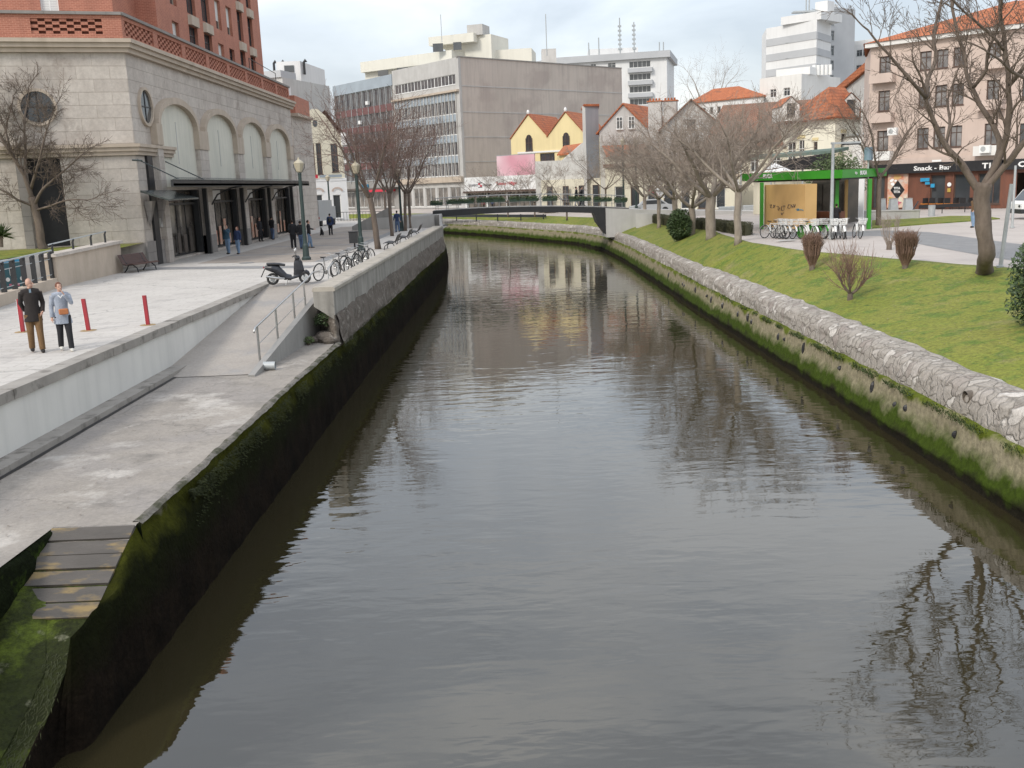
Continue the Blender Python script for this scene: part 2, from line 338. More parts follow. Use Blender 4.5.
def win_mesh(w,h,style,fm):
    k=(round(w,2),round(h,2),style,fm)
    if k in WC:return WC[k]
    t=.16; fw=.07 if w<3 else .09; fr=MB()
    fr.box(0,t-.05,0,w,t+.03,fw); fr.box(0,t-.05,h-fw,w,t+.03,h); fr.box(0,t-.05,fw,fw,t+.03,h-fw); fr.box(w-fw,t-.05,fw,w,t+.03,h-fw)
    nm={'two':1,'plain':0,'three':2,'blind':1,'grid':1,'many':max(2,int(w/1.3)),'shop':max(1,int(w/1.6)),'slit':0,'curtain':1,'pair':1}[style]
    for i in range(nm):
        x=w*(i+1)/(nm+1); fr.box(x-.03,t-.045,fw,x+.03,t+.02,h-fw)
    if style in('grid','two','curtain') and h>1.2: fr.box(fw,t-.043,h*.68-.02,w-fw,t+.018,h*.68+.03)
    if style not in('shop',): fr.box(-.06,-.06,-.07,w+.06,t-.05,-.002)
    f=fr.build('window',M(fm)); me1=f.data; bpy.data.objects.remove(f)
    p=MB().box(fw*.5,t,fw*.5,w-fw*.5,t+.02,h-fw*.5).build('pane',M('shop_glass' if style=='shop' else ('curtain_glass' if style=='curtain' else ('office_glass' if style=='pair' else 'glass')))); me2=p.data; bpy.data.objects.remove(p)
    me3=None
    if style=='blind':
        q=MB()
        n=int(h*.72/.09)
        for i in range(n): z=h-fw-.085*(i+1); q.box(fw+.005,t-.035,z,w-fw-.005,t-.02,z+.075)
        o=q.build('blind',M('blind')); me3=o.data; bpy.data.objects.remove(o)
    WC[k]=(me1,me2,me3); return WC[k]
def put_window(parent,A,B,s,z,w,h,style='two',fm='white_paint',name='window'):
    A=Vector((A[0],A[1]));B=Vector((B[0],B[1]));e=(B-A).normalized(); L=wloc(parent)
    ms=win_mesh(w,h,style,fm)
    o=bpy.data.objects.new(name,ms[0]); COL.objects.link(o); o.parent=parent
    o.location=(A.x+e.x*s-L.x,A.y+e.y*s-L.y,z-L.z); o.rotation_euler=(0,0,math.atan2(e.y,e.x))
    for nm,me in (('pane',ms[1]),('blind',ms[2])):
        if me:
            p=bpy.data.objects.new(nm,me); COL.objects.link(p); p.parent=o
    return o
def text(parent,txt,A,B,s,z,size,m,name='sign_text',off=.02,ext=.008,bold=0.0,sx=1):
    A=Vector((A[0],A[1]));B=Vector((B[0],B[1]));e=(B-A).normalized(); n=Vector((-e.y,e.x)); L=wloc(parent) if parent else Vector((0,0,0))
    c=bpy.data.curves.new(name,'FONT'); c.body=txt; c.size=size; c.extrude=ext; c.offset=bold; c.resolution_u=2
    o=bpy.data.objects.new(name,c); COL.objects.link(o); c.materials.append(M(m)); o.parent=parent
    p=Vector((A.x+e.x*s-n.x*off,A.y+e.y*s-n.y*off,z))-L
    o.location=p; o.rotation_euler=(PI/2,0,math.atan2(e.y,e.x)); o.scale=(sx,1,1)
    dg=bpy.context.evaluated_depsgraph_get(); me=bpy.data.meshes.new_from_object(o.evaluated_get(dg)); o2=bpy.data.objects.new(name,me); COL.objects.link(o2); o2.parent=parent
    o2.location=o.location; o2.rotation_euler=o.rotation_euler; o2.scale=o.scale; bpy.data.objects.remove(o)
    if not me.materials: me.materials.append(M(m))
    return o2
def edge_pt(A,B,s,d=0):
    A=Vector((A[0],A[1]));B=Vector((B[0],B[1]));e=(B-A).normalized();n=Vector((-e.y,e.x)); p=A+e*s+n*d; return (p.x,p.y)
def ebox(mb,A,B,s0,s1,d0,d1,z0,z1):   # box in edge coordinates, d positive = outwards
    mb.prism([edge_pt(A,B,s0,-d0),edge_pt(A,B,s0,-d1),edge_pt(A,B,s1,-d1),edge_pt(A,B,s1,-d0)],z0,z1); return mb
def grid_ops(W,n,w,rows,h,m0=None,m1=None):
    m0=(W/n-w)/2 if m0 is None else m0; m1=m0 if m1 is None else m1
    st=(W-m0-m1-w)/(n-1) if n>1 else 0
    return [(m0+i*st,z,m0+i*st+w,z+h) for z in rows for i in range(n)]
def building(name,label,cat,poly,H,wm,edges={},roof='flat',roofm='concrete',z0=0,group=None,over=.25,ridge=None,parapet=.0):
    """poly CCW; edges {i:[(s0,z0,s1,z1,style,framemat)]}"""
    t=empty(name,(poly[0][0],poly[0][1],z0),label,cat,group)
    mb=MB(); n=len(poly)
    for i in range(n):
        A,B=poly[i],poly[(i+1)%n]; wall_edge(mb,A,B,z0,H+parapet,edges.get(i,()))
        for o in edges.get(i,()): put_window(t,A,B,o[0],o[1],o[2]-o[0],o[3]-o[1],o[4] if len(o)>4 else 'two',o[5] if len(o)>5 else 'white_paint')
    mb.build('wall',M(wm),t)
    if roof=='flat': MB().prism([inset(poly,k,.02) for k in range(n)],H-.2,H).build('roof',M(roofm),t)
    elif roof=='slab': MB().prism([inset(poly,k,-over) for k in range(n)],H+parapet+.002,H+parapet+.35).build('roof',M(roofm),t)
    return t
def inset(poly,k,d):
    n=len(poly);p=Vector(poly[k][:2]);a=Vector(poly[k-1][:2]);b=Vector(poly[(k+1)%n][:2])
    e1=(p-a).normalized();e2=(b-p).normalized();n1=Vector((-e1.y,e1.x));n2=Vector((-e2.y,e2.x));m=(n1+n2)
    if m.length<1e-6:return (p.x+n1.x*d,p.y+n1.y*d)
    m.normalize(); q=p+m*(d/max(.3,m.dot(n1))); return (q.x,q.y)
def rect(A,ang,W,Dp):
    e=Vector((math.cos(ang),math.sin(ang)));m=Vector((-e.y,e.x));A=Vector(A[:2])
    return [tuple(A),tuple(A+e*W),tuple(A+e*W+m*Dp),tuple(A+m*Dp)]
def roof_shape(t,poly,z,hr,kind='hip',m='roof_tile',over=.35,thick=.14,name='roof',axis=0,inset_=None):
    """poly rectangle of 4, ridge parallel to edge axis"""
    q=[inset(poly,k,-over) for k in range(4)]
    if axis: q=q[1:]+q[:1]
    a,b,c,d=[Vector((p[0],p[1],z)) for p in q]
    L=(b-a).length; W=(d-a).length; e=(b-a).normalized(); mid0=(a+d)/2; mid1=(b+c)/2
    ins=(W/2 if kind=='hip' else 0) if inset_ is None else inset_
    r0=mid0+e*ins+Vector((0,0,hr)); r1=mid1-e*ins+Vector((0,0,hr))
    dn=Vector((0,0,-thick)); mb=MB()
    V=[a,b,c,d,r0,r1]; V2=[p+dn for p in V]
    mb.add(V+V2,[(0,1,5,4),(2,3,4,5),(1,2,5),(3,0,4),(6,10,11,7),(8,11,10,9),(7,11,8),(9,10,6),(0,6,7,1),(1,7,8,2),(2,8,9,3),(3,9,6,0)])
    # ridge caps
    o=mb.build(name,M(m),t)
    if kind=='gable':
        q2=[inset(poly,k,.01) for k in range(4)]
        if axis:q2=q2[1:]+q2[:1]
        A,B,C,D_=[Vector((p[0],p[1],z-.3)) for p in q2]
        g=MB(); k=hr*(1-over*2/(W))
        top=Vector((0,0,hr+.3-thick-.02)); 
        g.poly([D_,A,A+Vector((0,0,.3)),(A+D_)/2+top,D_+Vector((0,0,.3))]); g.poly([B,C,C+Vector((0,0,.3)),(B+C)/2+top,B+Vector((0,0,.3))])
        return o,g
    return o,None
# ================================================================ SETTING
def struct(o): o['kind']='structure'; return o
WZ=-3.1
def interp(tab,y):
    if y<=tab[0][0]:return tab[0][1]
    for (a,b),(c,d) in zip(tab,tab[1:]):
        if y<=c:return b+(d-b)*(y-a)/(c-a)
    return tab[-1][1]
def path_pts(pts,step):
    out=[];acc=0
    for a,b in zip(pts,pts[1:]):
        a=Vector(a);b=Vector(b);n=max(1,int((b-a).length/step))
        for i in range(n): out.append(a.lerp(b,i/n))
    out.append(Vector(pts[-1])); return out
def smooth_path(pts,step=1.0):
    p=path_pts(pts,step)
    for _ in range(6):
        p=[p[0]]+[(p[i-1]+p[i]*2+p[i+1])/4 for i in range(1,len(p)-1)]+[p[-1]]
    return p
def sweep(mb,P,prof,side=1,amp=0.0,fr=1.2,caps=False,sub=1,quiet=()):
    """prof: list of (offset,z) or function(i,p)->list ; side=+1 offset to the right of travel"""
    rows=[]
    s=0
    for i,p in enumerate(P):
        d=(P[min(i+1,len(P)-1)]-P[max(i-1,0)]).normalized(); n=Vector((d.y,-d.x))*side
        pr=prof(i,p) if callable(prof) else prof
        row=[]
        for j in range(len(pr)-1):
            for k in range(sub):
                t=k/sub; row.append((pr[j][0]*(1-t)+pr[j+1][0]*t,pr[j][1]*(1-t)+pr[j+1][1]*t))
        row.append(pr[-1]); out=[]
        for (o,z) in row:
            q=Vector((p.x+n.x*o,p.y+n.y*o,z))
            if amp:
                a=amp*(noise.noise(q*fr)+.5*noise.noise(q*fr*2.3)+.3*noise.noise(q*fr*5))
                q+=Vector((n.x,n.y,.5))*a
            out.append(q)
        rows.append(out)
    m=len(rows[0]); vs=[q for r in rows for q in r]
    fs=[(i*m+j,i*m+j+1,(i+1)*m+j+1,(i+1)*m+j) for i in range(len(rows)-1) for j in range(m-1)]
    mb.add(vs,fs)
    if caps: mb.poly(rows[0]); mb.poly(rows[-1][::-1])
    return mb
# right bank line (water line), travelling away from the camera
RB=[(9.25,-14),(9.25,30),(9.05,48),(9.1,62),(9.1,80),(8.7,96),(6.8,107),(2.6,118),(-3.6,134),(-11,149),(-24,166),(-60,190)]
RP=smooth_path(RB,.5)
# water
struct(MB().quad((-120,-30,WZ),(11.5,-30,WZ),(11.5,240,WZ),(-120,240,WZ)).build('water',M('water')))
# canal bed (so that nothing is open below)
# right bank: retaining wall with mossy ledge
wob=lambda i,k,a: a*noise.noise(Vector((i*.13,k*7.1,0)))
near=[p for p in RP if p.y<60]; 
w=MB(); sweep(w,RP,lambda i,p:[(0-.05,WZ-.4),(.02,-2.92),(.0,-2.90),(.06,-2.75+wob(i,1,.1)),(.12,-2.45),(.18,-2.36+wob(i,1,.1)),(.22,-1.98),(.27,-1.90),(.5,-1.86)],amp=.035,fr=1.9,sub=2)
o=w.build('bank_wall',M('right_bank'),smooth=True)
tag(o,'mossy lower canal wall below the grass lawn, green and tan bands down to the water','canal wall')
rr=random.Random(31)
for k in range(20):
    y=16+k*2.2+rr.uniform(-1.8,1.8); h_=rr.uniform(.10,.26); x_=9.25+.10 if y<32 else 9.2
    q=min(RP,key=lambda p:abs(p.y-y)); m_=MB(); m_.ell((q.x+.20,y,-2.30+rr.uniform(-.08,.1)),(.10,rr.uniform(.02,.06),h_*rr.uniform(.5,1.1)),7,6); c_=m_.build('crevice',M('black')); c_.parent=o
w=MB(); sweep(w,RP,lambda i,p:[(.36,-2.0),(.38,-1.72),(.42,-1.52),(.50,-1.34),(.66,-1.24+wob(i,4,.05)),(.95,-1.16),(1.22,-1.16+wob(i,3,.05)),(1.34,-1.24),(1.36,-1.5)] if p.y<52 else [(.36,-2.0),(.38,-1.72),(.42,-1.5),(.48,-1.32),(.58,-1.24+wob(i,4,.05)),(.75,-1.18),(.92,-1.17+wob(i,3,.05)),(1.0,-1.22),(1.02,-1.5)],amp=.085,fr=2.6,sub=4)
o=w.build('stone_coping',M('coping'),smooth=True)
tag(o,'rough pinkish-grey stone coping along the edge of the grass lawn','coping')
# clay drain pipe sticking out of the coping
pd=G(978,396,-1.45); 
o=MB().tube([(9.62,pd.y,-1.46),(10.1,pd.y+.05,-1.43)],[.13,.13],14,cap=False).build('drain_pipe',M('old_wall'),smooth=True); tag(o,'short round drain pipe end in the stone coping near the right edge','pipe')
# dark holes in the bank are part of its stone; small weep stones
LW=[(-14,10.5),(20,10.2),(30,8.8),(36,6.5),(44.5,3.9),(51.5,3.2),(60,3.4),(72,4.6),(86,5.0),(94,5.2),(104,3.4),(140,3.4),(190,3.4)]
WT=[(92,0),(103,-.52),(140,-.55),(190,-.5)]
def coping_off(y): return 1.25 if y<51 else .95
def lawn_prof(i,p):
    w_=interp(LW,p.y); c=coping_off(p.y); out=[]
    wt=interp(WT,p.y)
    for k in range(13):
        t=k/12; out.append((c+(w_-c)*t,-1.25+(1.29+wt)*(t**.85)))
    out[-1]=(w_,wt); out.append((w_+.02,wt-.06)); return out
w=MB(); sweep(w,RP,lawn_prof,amp=.02,fr=.6)
struct(w.build('lawn_ground',M('grass'),smooth=True))
def zlawn(x,y):
    best=min(RP,key=lambda p:(p.x-x)**2+(p.y-y)**2); d=math.hypot(best.x-x,best.y-y); w_=interp(LW,best.y); c=coping_off(best.y)
    t=max(0,min(1,(d-c)/(w_-c))); return -1.25+1.27*(t**.85)
def onlawn(u,v):
    z=-.4
    for _ in range(25): p=G(u,v,z); z=.5*z+.5*zlawn(p.x,p.y)
    return Vector((p.x,p.y,z))
# ---- paving beyond the lawn: outer edge polygon
outer=[]
for i,p in enumerate(RP):
    d=(RP[min(i+1,len(RP)-1)]-RP[max(i-1,0)]).normalized(); n=Vector((d.y,-d.x)); outer.append(p+n*(interp(LW,p.y)+.01+(0 if p.y<97 else min(7,(p.y-97)*.8))))
def strip_to(pts,far,z):
    mb=MB(); n=len(pts)
    for a,b,fa,fb in zip(pts,pts[1:],far,far[1:]): mb.quad((a.x,a.y,z),(fa[0],fa[1],z),(fb[0],fb[1],z),(b.x,b.y,z))
    return mb
near_=[p for p in outer[::4] if p.y<98]; farp=[(300,-40+(p.y+14)*1.24) for p in near_]
struct(strip_to(near_,farp,-.012).build('right_pavement',M('right_paving')))
far_=[p for p in outer[::4] if p.y>=97]; 
mb=MB()
yl=near_[-1]; 
pts=[(yl.x,yl.y,-.016),(300,farp[-1][1],-.016),(900,300,-.016),(900,2500,-.016),(-1500,2500,-.016),(-1500,260,-.016)]+[(p.x,p.y,-.016) for p in far_[::-1]]
struct(mb.poly(pts).build('far_ground',M('hill_ground')))
mb=MB(); sweep(mb,[p for p in RP if p.y>94],lambda i,p:[(interp(LW,p.y),interp(WT,p.y)-.006),(interp(LW,p.y)+.05+(0 if p.y<97 else min(7,(p.y-97)*.8)),-.010)])
struct(mb.build('far_pavement',M('right_paving')))
# grey path band and slate band across the right square
a1=[G(u,v,0) for u,v in [(640,213),(700,222),(752,232),(790,231),(840,232),(880,230),(930,232),(975,238),(1080,252),(1200,268)]]
b1=[G(u,v,0) for u,v in [(640,216),(690,226),(741,239),(790,236.5),(840,236),(880,236),(930,246),(975,254),(1080,272),(1200,295)]]
mb=MB()
for i in range(3,len(a1)-1): mb.quad(*[(q.x,q.y,-.004) for q in (b1[i],b1[i+1],a1[i+1],a1[i])])
struct(mb.build('slate_path',M('plaza_edge')))
# small lawn strip behind the path with its retaining wall
lp=[G(u,v,0) for u,v in [(872,228.5),(925,224.5),(975,221),(1000,219),(985,216.5),(950,216.5),(915,219),(872,221)]]
struct(MB().prism([(p.x,p.y) for p in lp],-.03,.05).build('lawn_strip',M('grass')))
p0=G(866,220,0);p1=G(919,219,0)
mb=MB(); ebox(mb,p0,p1,-4,(p1-p0).length,0,-.35,0,.55); ebox(mb,p0,p1,-4.05,(p1-p0).length+.05,.05,-.4,.552,.62)
o=mb.build('garden_wall',M('concrete_light')); tag(o,'low pale concrete wall between the grass strip and the cafe planters','wall')
# ---------------------------------------------------------------- LEFT BANK
# quay platform, lower level (z -1.25); slipway notch x -7.0..-5.8 , y<12.3
QZ=-1.25
def qn(x,y): return QZ+.012*noise.noise(Vector((x*.8,y*.8,0)))
mb=MB(); 
def sheet(mb,x0,x1,y0,y1,nx,ny,zf):
    vs=[];fs=[]
    for j in range(ny+1):
        for i in range(nx+1):
            y=y0+(y1-y0)*j/ny; xe=x1(y) if callable(x1) else x1; xx=x0+(xe-x0)*i/nx
            vs.append((xx,y,zf(xx,y)))
    for j in range(ny):
        for i in range(nx): fs.append((j*(nx+1)+i,j*(nx+1)+i+1,(j+1)*(nx+1)+i+1,(j+1)*(nx+1)+i))
    mb.add(vs,fs)
sheet(mb,-9.6,-5.66,14.0,31.5,16,50,qn); sheet(mb,-9.6,-6.88,-14,14.0,10,30,qn)
struct(mb.build('lower_quay',M('quay')))
# crumbling stone edge of the quay
EP=smooth_path([(-5.62,31.2),(-5.70,24),(-5.72,18),(-5.74,14.1)],.22)
mb=MB(); sweep(mb,EP,lambda i,p:[(-.14+wob(i,9,.10),QZ-.03),(-.08+wob(i,9,.08),QZ+.008),(.0+wob(i,2,.03),QZ+.012),(.05+wob(i,5,.05),QZ-.05),(.09+wob(i,6,.05),QZ-.14),(.06,QZ-.26)],side=1,amp=.022,fr=3.5,sub=3)
o=mb.build('quay_edge',M('quay_rim'),smooth=True); tag(o,'crumbling stone edge of the lower quay on the left','quay edge')
# left canal wall beneath the quay and the promenade
LP=smooth_path([(-5.66,7.0),(-5.66,31),(-5.5,60),(-5.35,77),(-5.85,88),(-6.6,95),(-9,104),(-14,114),(-30,126),(-70,140)],.35)
def lwall(i,p):
    t=max(0,min(1,(p.y-31)/1.0))
    top=QZ-.02 if p.y>=13.9 else max(-3.6,QZ-.02-(13.9-p.y)*.385)
    k=wob(i,1,.07)
    if top<-2.3: return [(-.28,WZ-.6),(-.2,WZ-.55),(-.12,WZ-.5),(-.05,WZ-.45),(0,min(top,WZ+.6)),(.02,min(top,WZ+.6))]
    return [(-.30,WZ-.5),(-.26,-2.6),(-.20+k,-2.0),(-.16+k,-1.72),(-.06+k,min(top,-1.5)),(.02,top)]
mb=MB(); sweep(mb,LP,lwall,side=-1,amp=.05,fr=2.2,sub=3)
o=mb.build('quay_wall',M('quay_wall'),smooth=True); tag(o,'dark wet canal wall on the left with bright green moss along its upper edge','canal wall')
# rough mossy lumps on the wall top (moss cushions): one uncountable mass
mb=MB(); rr=random.Random(3)
for i in range(9000):
    y=16+68*rr.random()**1.7; z=-1.36-abs(rr.gauss(0,.20)); x=(-5.62 if y<31 else -5.5)+.10+max(0,(-1.3-z)*.14)+rr.uniform(-.03,.04)
    if y>31: z+=.12
    if y<13.9: z-=(13.9-y)*.385
    if noise.noise(Vector((y*.9,z*3,4)))<-.15: continue
    s=rr.uniform(.008,.018)*(1+y*.014); dy_=rr.uniform(-1,1)*s; mb.add([(x-.01,y-s,z),(x-.01,y+s,z+rr.uniform(-.3,.3)*s),(x+rr.uniform(.01,.05),y+dy_,z-rr.uniform(.2,2.0)*s),(x+rr.uniform(.01,.04),y-dy_,z+rr.uniform(.2,1.2)*s)],[(0,1,2),(0,3,1)])
o=mb.build('moss',M('moss'),smooth=True); tag(o,'green moss tufts growing along the left canal wall','moss',kind='stuff')
# slipway
mb=MB(); 
def slz(x,y): return QZ-.02-(13.95-y)*.385+.02*noise.noise(Vector((x*2,y*2,0)))
sheet(mb,-6.9,-5.66,6.5,14.0,6,46,slz); 
struct(mb.build('slipway',M('slip'),smooth=True))
mb=MB()
for i in range(6):
    y=13.82-i*.29; mb.obox((-6.27,y,slz(-6.27,y)+.004),(1.22,.27,.05),0,R(21.0)*1)
o=mb.build('slipway_planks',M('plank')); tag(o,'row of worn wooden planks across the top of the mossy slipway','planks')
mb=MB()
NP=smooth_path([(-6.88,3),(-6.9,14.1)],.25)
sweep(mb,NP,lambda i,p:[(0,QZ),(.06+wob(i,3,.05),QZ-.05),(.10,QZ-.3),(.06,-2.2),(0,WZ-.8)],side=1,amp=.06,fr=2.5,sub=3)
mb.quad((-6.95,14.0,QZ),(-5.6,14.0,QZ),(-5.6,14.02,-1.5),(-6.95,14.02,-1.5))
o=mb.build('slipway_wall',M('moss_wall'),smooth=True); tag(o,'dark mossy side wall of the slipway in the bottom left corner','slipway wall')
# moss mound creeping over the left side of the slipway
mb=MB(); sheet(mb,-6.95,(lambda y: min(-5.95,-6.86+max(0,13.7-y)*.40)+.05*noise.noise(Vector((0,y*2.5,0)))),7.5,13.9,5,40,lambda x,y: slz(x,y)+.02+.06*max(0,min(1,(min(-5.95,-6.86+max(0,13.7-y)*.40)-x)*2))+.04*noise.noise(Vector((x*3,y*3,0))))
o=mb.build('moss_mound',M('slip'),smooth=True); tag(o,'dark moss mound creeping over the left side of the slipway','moss')
# hairy weed on the slipway
mb=MB(); rr=random.Random(5)
for i in range(2600):
    x=rr.uniform(-6.85,-5.66); y=rr.uniform(7.5,11.7); z=slz(x,y)
    l=rr.uniform(.05,.16); a=rr.uniform(-.6,.6); dx=math.sin(a)*l; dy=-math.cos(a)*l
    mb.add([(x-.006,y,z+.008),(x+.006,y,z+.008),(x+dx,y+dy,slz(x+dx,y+dy)+.02)],[(0,1,2)])
o=mb.build('water_weed',M('leaf_weed'),smooth=False); tag(o,'green weed hanging down the lower part of the slipway','weed',kind='stuff')
# plaza (z 0): west of x=-9.55 for y<38.5; full width beyond; leaves a pit for the car park ramp
def gsheet(name,pts,m,z=-.0): return struct(MB().poly([(a,b,z) for a,b in pts]).build(name,M(m)))
PX=-9.5
pit=[(-16.0-.45,26),(-18.72,41),(-19.05,47.6),(-22.2,46),(-22.2,26)]
mb=MB()
for pts in ([(PX-.3,-14),(PX-.3,38.9),(-18.3,38.9),(-16.2,26),(-16.2,-14)],[(-18.3,38.9),(PX-.3,38.9),(-5.85,38.9),(-5.75,60),(-5.6,92),(-8.2,103),(-14.2,114),(-30,126),(-70,140),(-150,140),(-150,48),(-19.0,48),(-18.7,41)],
            [(-16.3,-14),(-16.3,26),(-22.2,26),(-22.2,48),(-150,48),(-150,-14)],[(-6.6,33.2),(-5.85,31.4),(-5.85,38.9),(-6.9,38.9)]):
    mb.poly([(a,b,0) for a,b in pts])
struct(mb.build('plaza',M('plaza')))
# darker paved band (roadway) and edge band
e1=lambda x,y:(x,y)
gsheet('promenade_band',[(-16.4,52.5),(-9.9,50.2),(-9.9,98),(-16.4,98)],'plaza_band',.004)
gsheet('promenade_edge_line',[(-9.9,50.2),(-9.3,50),(-9.1,98),(-9.9,98)],'plaza_edge',.004)
gsheet('promenade_cross_line',[(-18.6,49.6),(-9.3,46.2),(-9.3,47.6),(-18.6,51.2)],'plaza_edge',.008)
for k,y in enumerate((58,66,75,85)): gsheet('promenade_cross_line',[(-16.4,y),(-9.9,y-1.5),(-9.9,y-.9),(-16.4,y+.6)],'plaza_edge',.008)
# round manhole cover
o=MB().tube2(0,0,[(.38,0),(.38,.012),(.36,.014)],24).build('manhole_cover',M('plaza_edge')); q=G(247,263,0); o.location=(q.x,q.y,.006); tag(o,'round iron manhole cover in the promenade paving','manhole cover')
# plaza retaining wall (white) with kerb
y1=40.4
mb=MB(); mb.prism([(PX-.1,-14),(PX,-14),(PX,39.0),(PX-.1,39.0)],-1.6,-.165); mb.build
o=mb.build('white_wall',M('white_wall')); tag(o,'white painted retaining wall between the plaza and the lower quay','wall')
mb=MB(); y=-14
rr=random.Random(9)
while y<39.6:
    L_=1.2; mb.obox((PX-.15,y+L_/2,-.075+rr.uniform(-.004,.004)),(.42+rr.uniform(-.01,.01),L_-.012,.20)); y+=L_
o=mb.build('kerb',M('kerb')); tag(o,'weathered grey stone kerb running along the top of the white wall','kerb')
mb=MB(); mb.box(PX+.001,-14,-1.5,PX+.42,27.6,-1.12); 
o=mb.build('drain_ledge',M('kerb')); tag(o,'low concrete ledge at the foot of the white wall','ledge')
mb=MB(); mb.quad((PX+.42,-14,QZ+.018),(PX+.52,-14,QZ+.018),(PX+.50,27.5,QZ+.018),(PX+.42,27.5,QZ+.018)); struct(mb.build('drain_groove',M('black')))
# ramp from the lower quay up to the plaza
y0,y1=26.0,39.0
def ramp_z(x,y): return QZ+.015+(0.0-QZ-.015)*max(0,min(1,(y-26.0)/13.0))
mb=MB(); sheet(mb,PX,-6.93,y0,y1,4,20,ramp_z)
struct(mb.build('ramp',M('ramp')))
# wedge side wall of the ramp
mb=MB(); pl=[(-7.0,25.9,-1.24),(-6.86,25.9,-1.24),(-6.60,32.4,.02),(-6.80,32.6,.02)]
A_=[(-7.02,25.7),(-6.84,25.7),(-6.44,33.0),(-6.64,33.0)]
mb.prism(A_,-1.4,[-1.2,-1.2,.02,.02]); mb.prism([(-6.64,33.0),(-6.44,33.0),(-6.35,39),(-6.9,39)],-1.4,-.004)
o=mb.build('ramp_wall',M('concrete')); tag(o,'wedge-shaped concrete side wall of the ramp up to the plaza','wall')
# small drain pipe at the foot of the ramp wall
o=MB().tube([(-6.82,26.6,-1.12),(-6.5,26.6,-1.13)],.11,12,cap=False).build('drain_pipe',M('galv'),smooth=True); tag(o,'grey drain pipe end at the foot of the ramp wall','pipe')
# parapet of the promenade
PP=[(-5.62,31.2),(-5.46,55),(-5.30,77.5)]
t=empty('parapet_wall',(-5.6,31.2,0),'stained grey canal parapet with a stone cap along the promenade','parapet')
PPs=path_pts(PP,.4)
mb=MB(); sweep(mb,PPs,lambda i,p:[(0.0,-.55),(0.0,-.42),(0,.36),(-.55-.1*max(0,1-(p.y-31)/3),.36),(-.55-.1*max(0,1-(p.y-31)/3),-.1)],side=1,amp=.012,fr=3,caps=True); mb.build('wall',M('parapet'),t)
mb=MB(); sweep(mb,PPs,lambda i,p:[(.05,.36),(.05,.46),(0,.50),(-.62,.50),(-.66,.46),(-.66,.36),(.05,.36)],side=1,amp=.006,fr=4,caps=True); mb.build('stone_cap',M('parapet_cap'),t)
mb=MB(); sweep(mb,[Vector((p[0],p[1])) for p in path_pts([(-5.6,31.3),(-5.44,55),(-5.28,78)],.35)],lambda i,p:[(.16+wob(i,3,.1),-1.36),(.14+wob(i,5,.1),-1.18),(.07,-.70+wob(i,8,.10)),(-.01,-.36+wob(i,2,.09))],side=1,amp=.07,fr=2.6,sub=3)
mb.build('rubble_base',M('old_wall'),t,smooth=True)
# end block below the parapet head with fallen stones
mb=MB(); mb.prism([(-6.42,33.0),(-5.64,31.25),(-5.64,36),(-6.42,36)],-.42,.355); mb.build('end_block',M('plaster_white'),t)
mb=MB(); sweep(mb,path_pts([(-6.50,33.2),(-5.62,31.15),(-5.5,33)],.12),lambda i,p:[(.10+wob(i,3,.12),-1.4),(.08+wob(i,5,.12),-1.0),(.05+wob(i,8,.10),-.7),(-.02,-.40)],side=1,amp=.07,fr=3.5,sub=3); mb.build('end_rubble',M('old_wall'),t,smooth=True)
rr=random.Random(21)
for k,(x,y,s) in enumerate([(-5.95,31.3,.34),(-6.2,32.0,.28),(-5.8,31.0,.22),(-6.35,31.3,.2)]):
    mb=MB(); mb.ell((0,0,0),(s,s*.8,s*.6),9,6); mb.v=[tuple(Vector(v)*(1+.25*noise.noise(Vector(v)*4+Vector((k*5,0,0))))) for v in mb.v]
    o=mb.build('rock',M('old_wall')); o.location=(x,y,QZ+s*.4)
    tag(o,['large rough rock on the quay below the parapet end','rough rock leaning on the ramp wall end','small rock at the edge of the quay below the parapet','small rock beside the ramp wall foot'][k],'rock','rocks below the parapet end')
def leaf_clump(mb,c,rx,ry,rz_,n,ls,rr,shell=.55,low=None):
    for i in range(n):
        d=Vector((rr.gauss(0,1),rr.gauss(0,1),rr.gauss(0,1))).normalized(); k=shell+(1-shell)*rr.random()
        nn=1+.25*noise.noise(Vector(c)*.7+d*1.7)
        p=Vector((c[0]+d.x*rx*k*nn,c[1]+d.y*ry*k*nn,c[2]+d.z*rz_*k*nn))
        if low is not None and p.z<low: continue
        a=Vector((rr.gauss(0,1),rr.gauss(0,1),rr.gauss(0,1))).normalized(); b=a.orthogonal().normalized(); s=ls*rr.uniform(.6,1.3)
        a*=s; b*=s*.42
        mb.add([p-a,p+b,p+a,p-b],[(0,1,2,3)])
def plant(name,label,cat,c,rx,ry,rz_,n,ls,m,seed,group=None,stem=True,**k):
    t=empty(name,(c[0],c[1],c[2]-rz_),label,cat,group); mb=MB(); rr=random.Random(seed); leaf_clump(mb,c,rx,ry,rz_,n,ls,rr,**k); mb.build('foliage',M(m),t)
    if stem:
        s=MB()
        for i in range(7):
            a=rr.uniform(0,2*PI); s.tube([(c[0]+.04*math.cos(a),c[1]+.04*math.sin(a),c[2]-rz_-.05),(c[0]+rx*.5*math.cos(a),c[1]+ry*.5*math.sin(a),c[2]+rz_*.3)],[.025,.008],5)
        s.build('stem',M('twig'),t)
    return t
plant('weed_plant','green weeds growing beside the ramp wall above the rocks','plant',(-6.1,32.1,-.62),.42,.5,.22,420,.05,'leaf',4)
plant('weed_plant','small weed tuft at the corner of the ramp wall and the quay','plant',(-6.45,30.9,-1.1),.2,.25,.12,160,.04,'leaf_light',5)
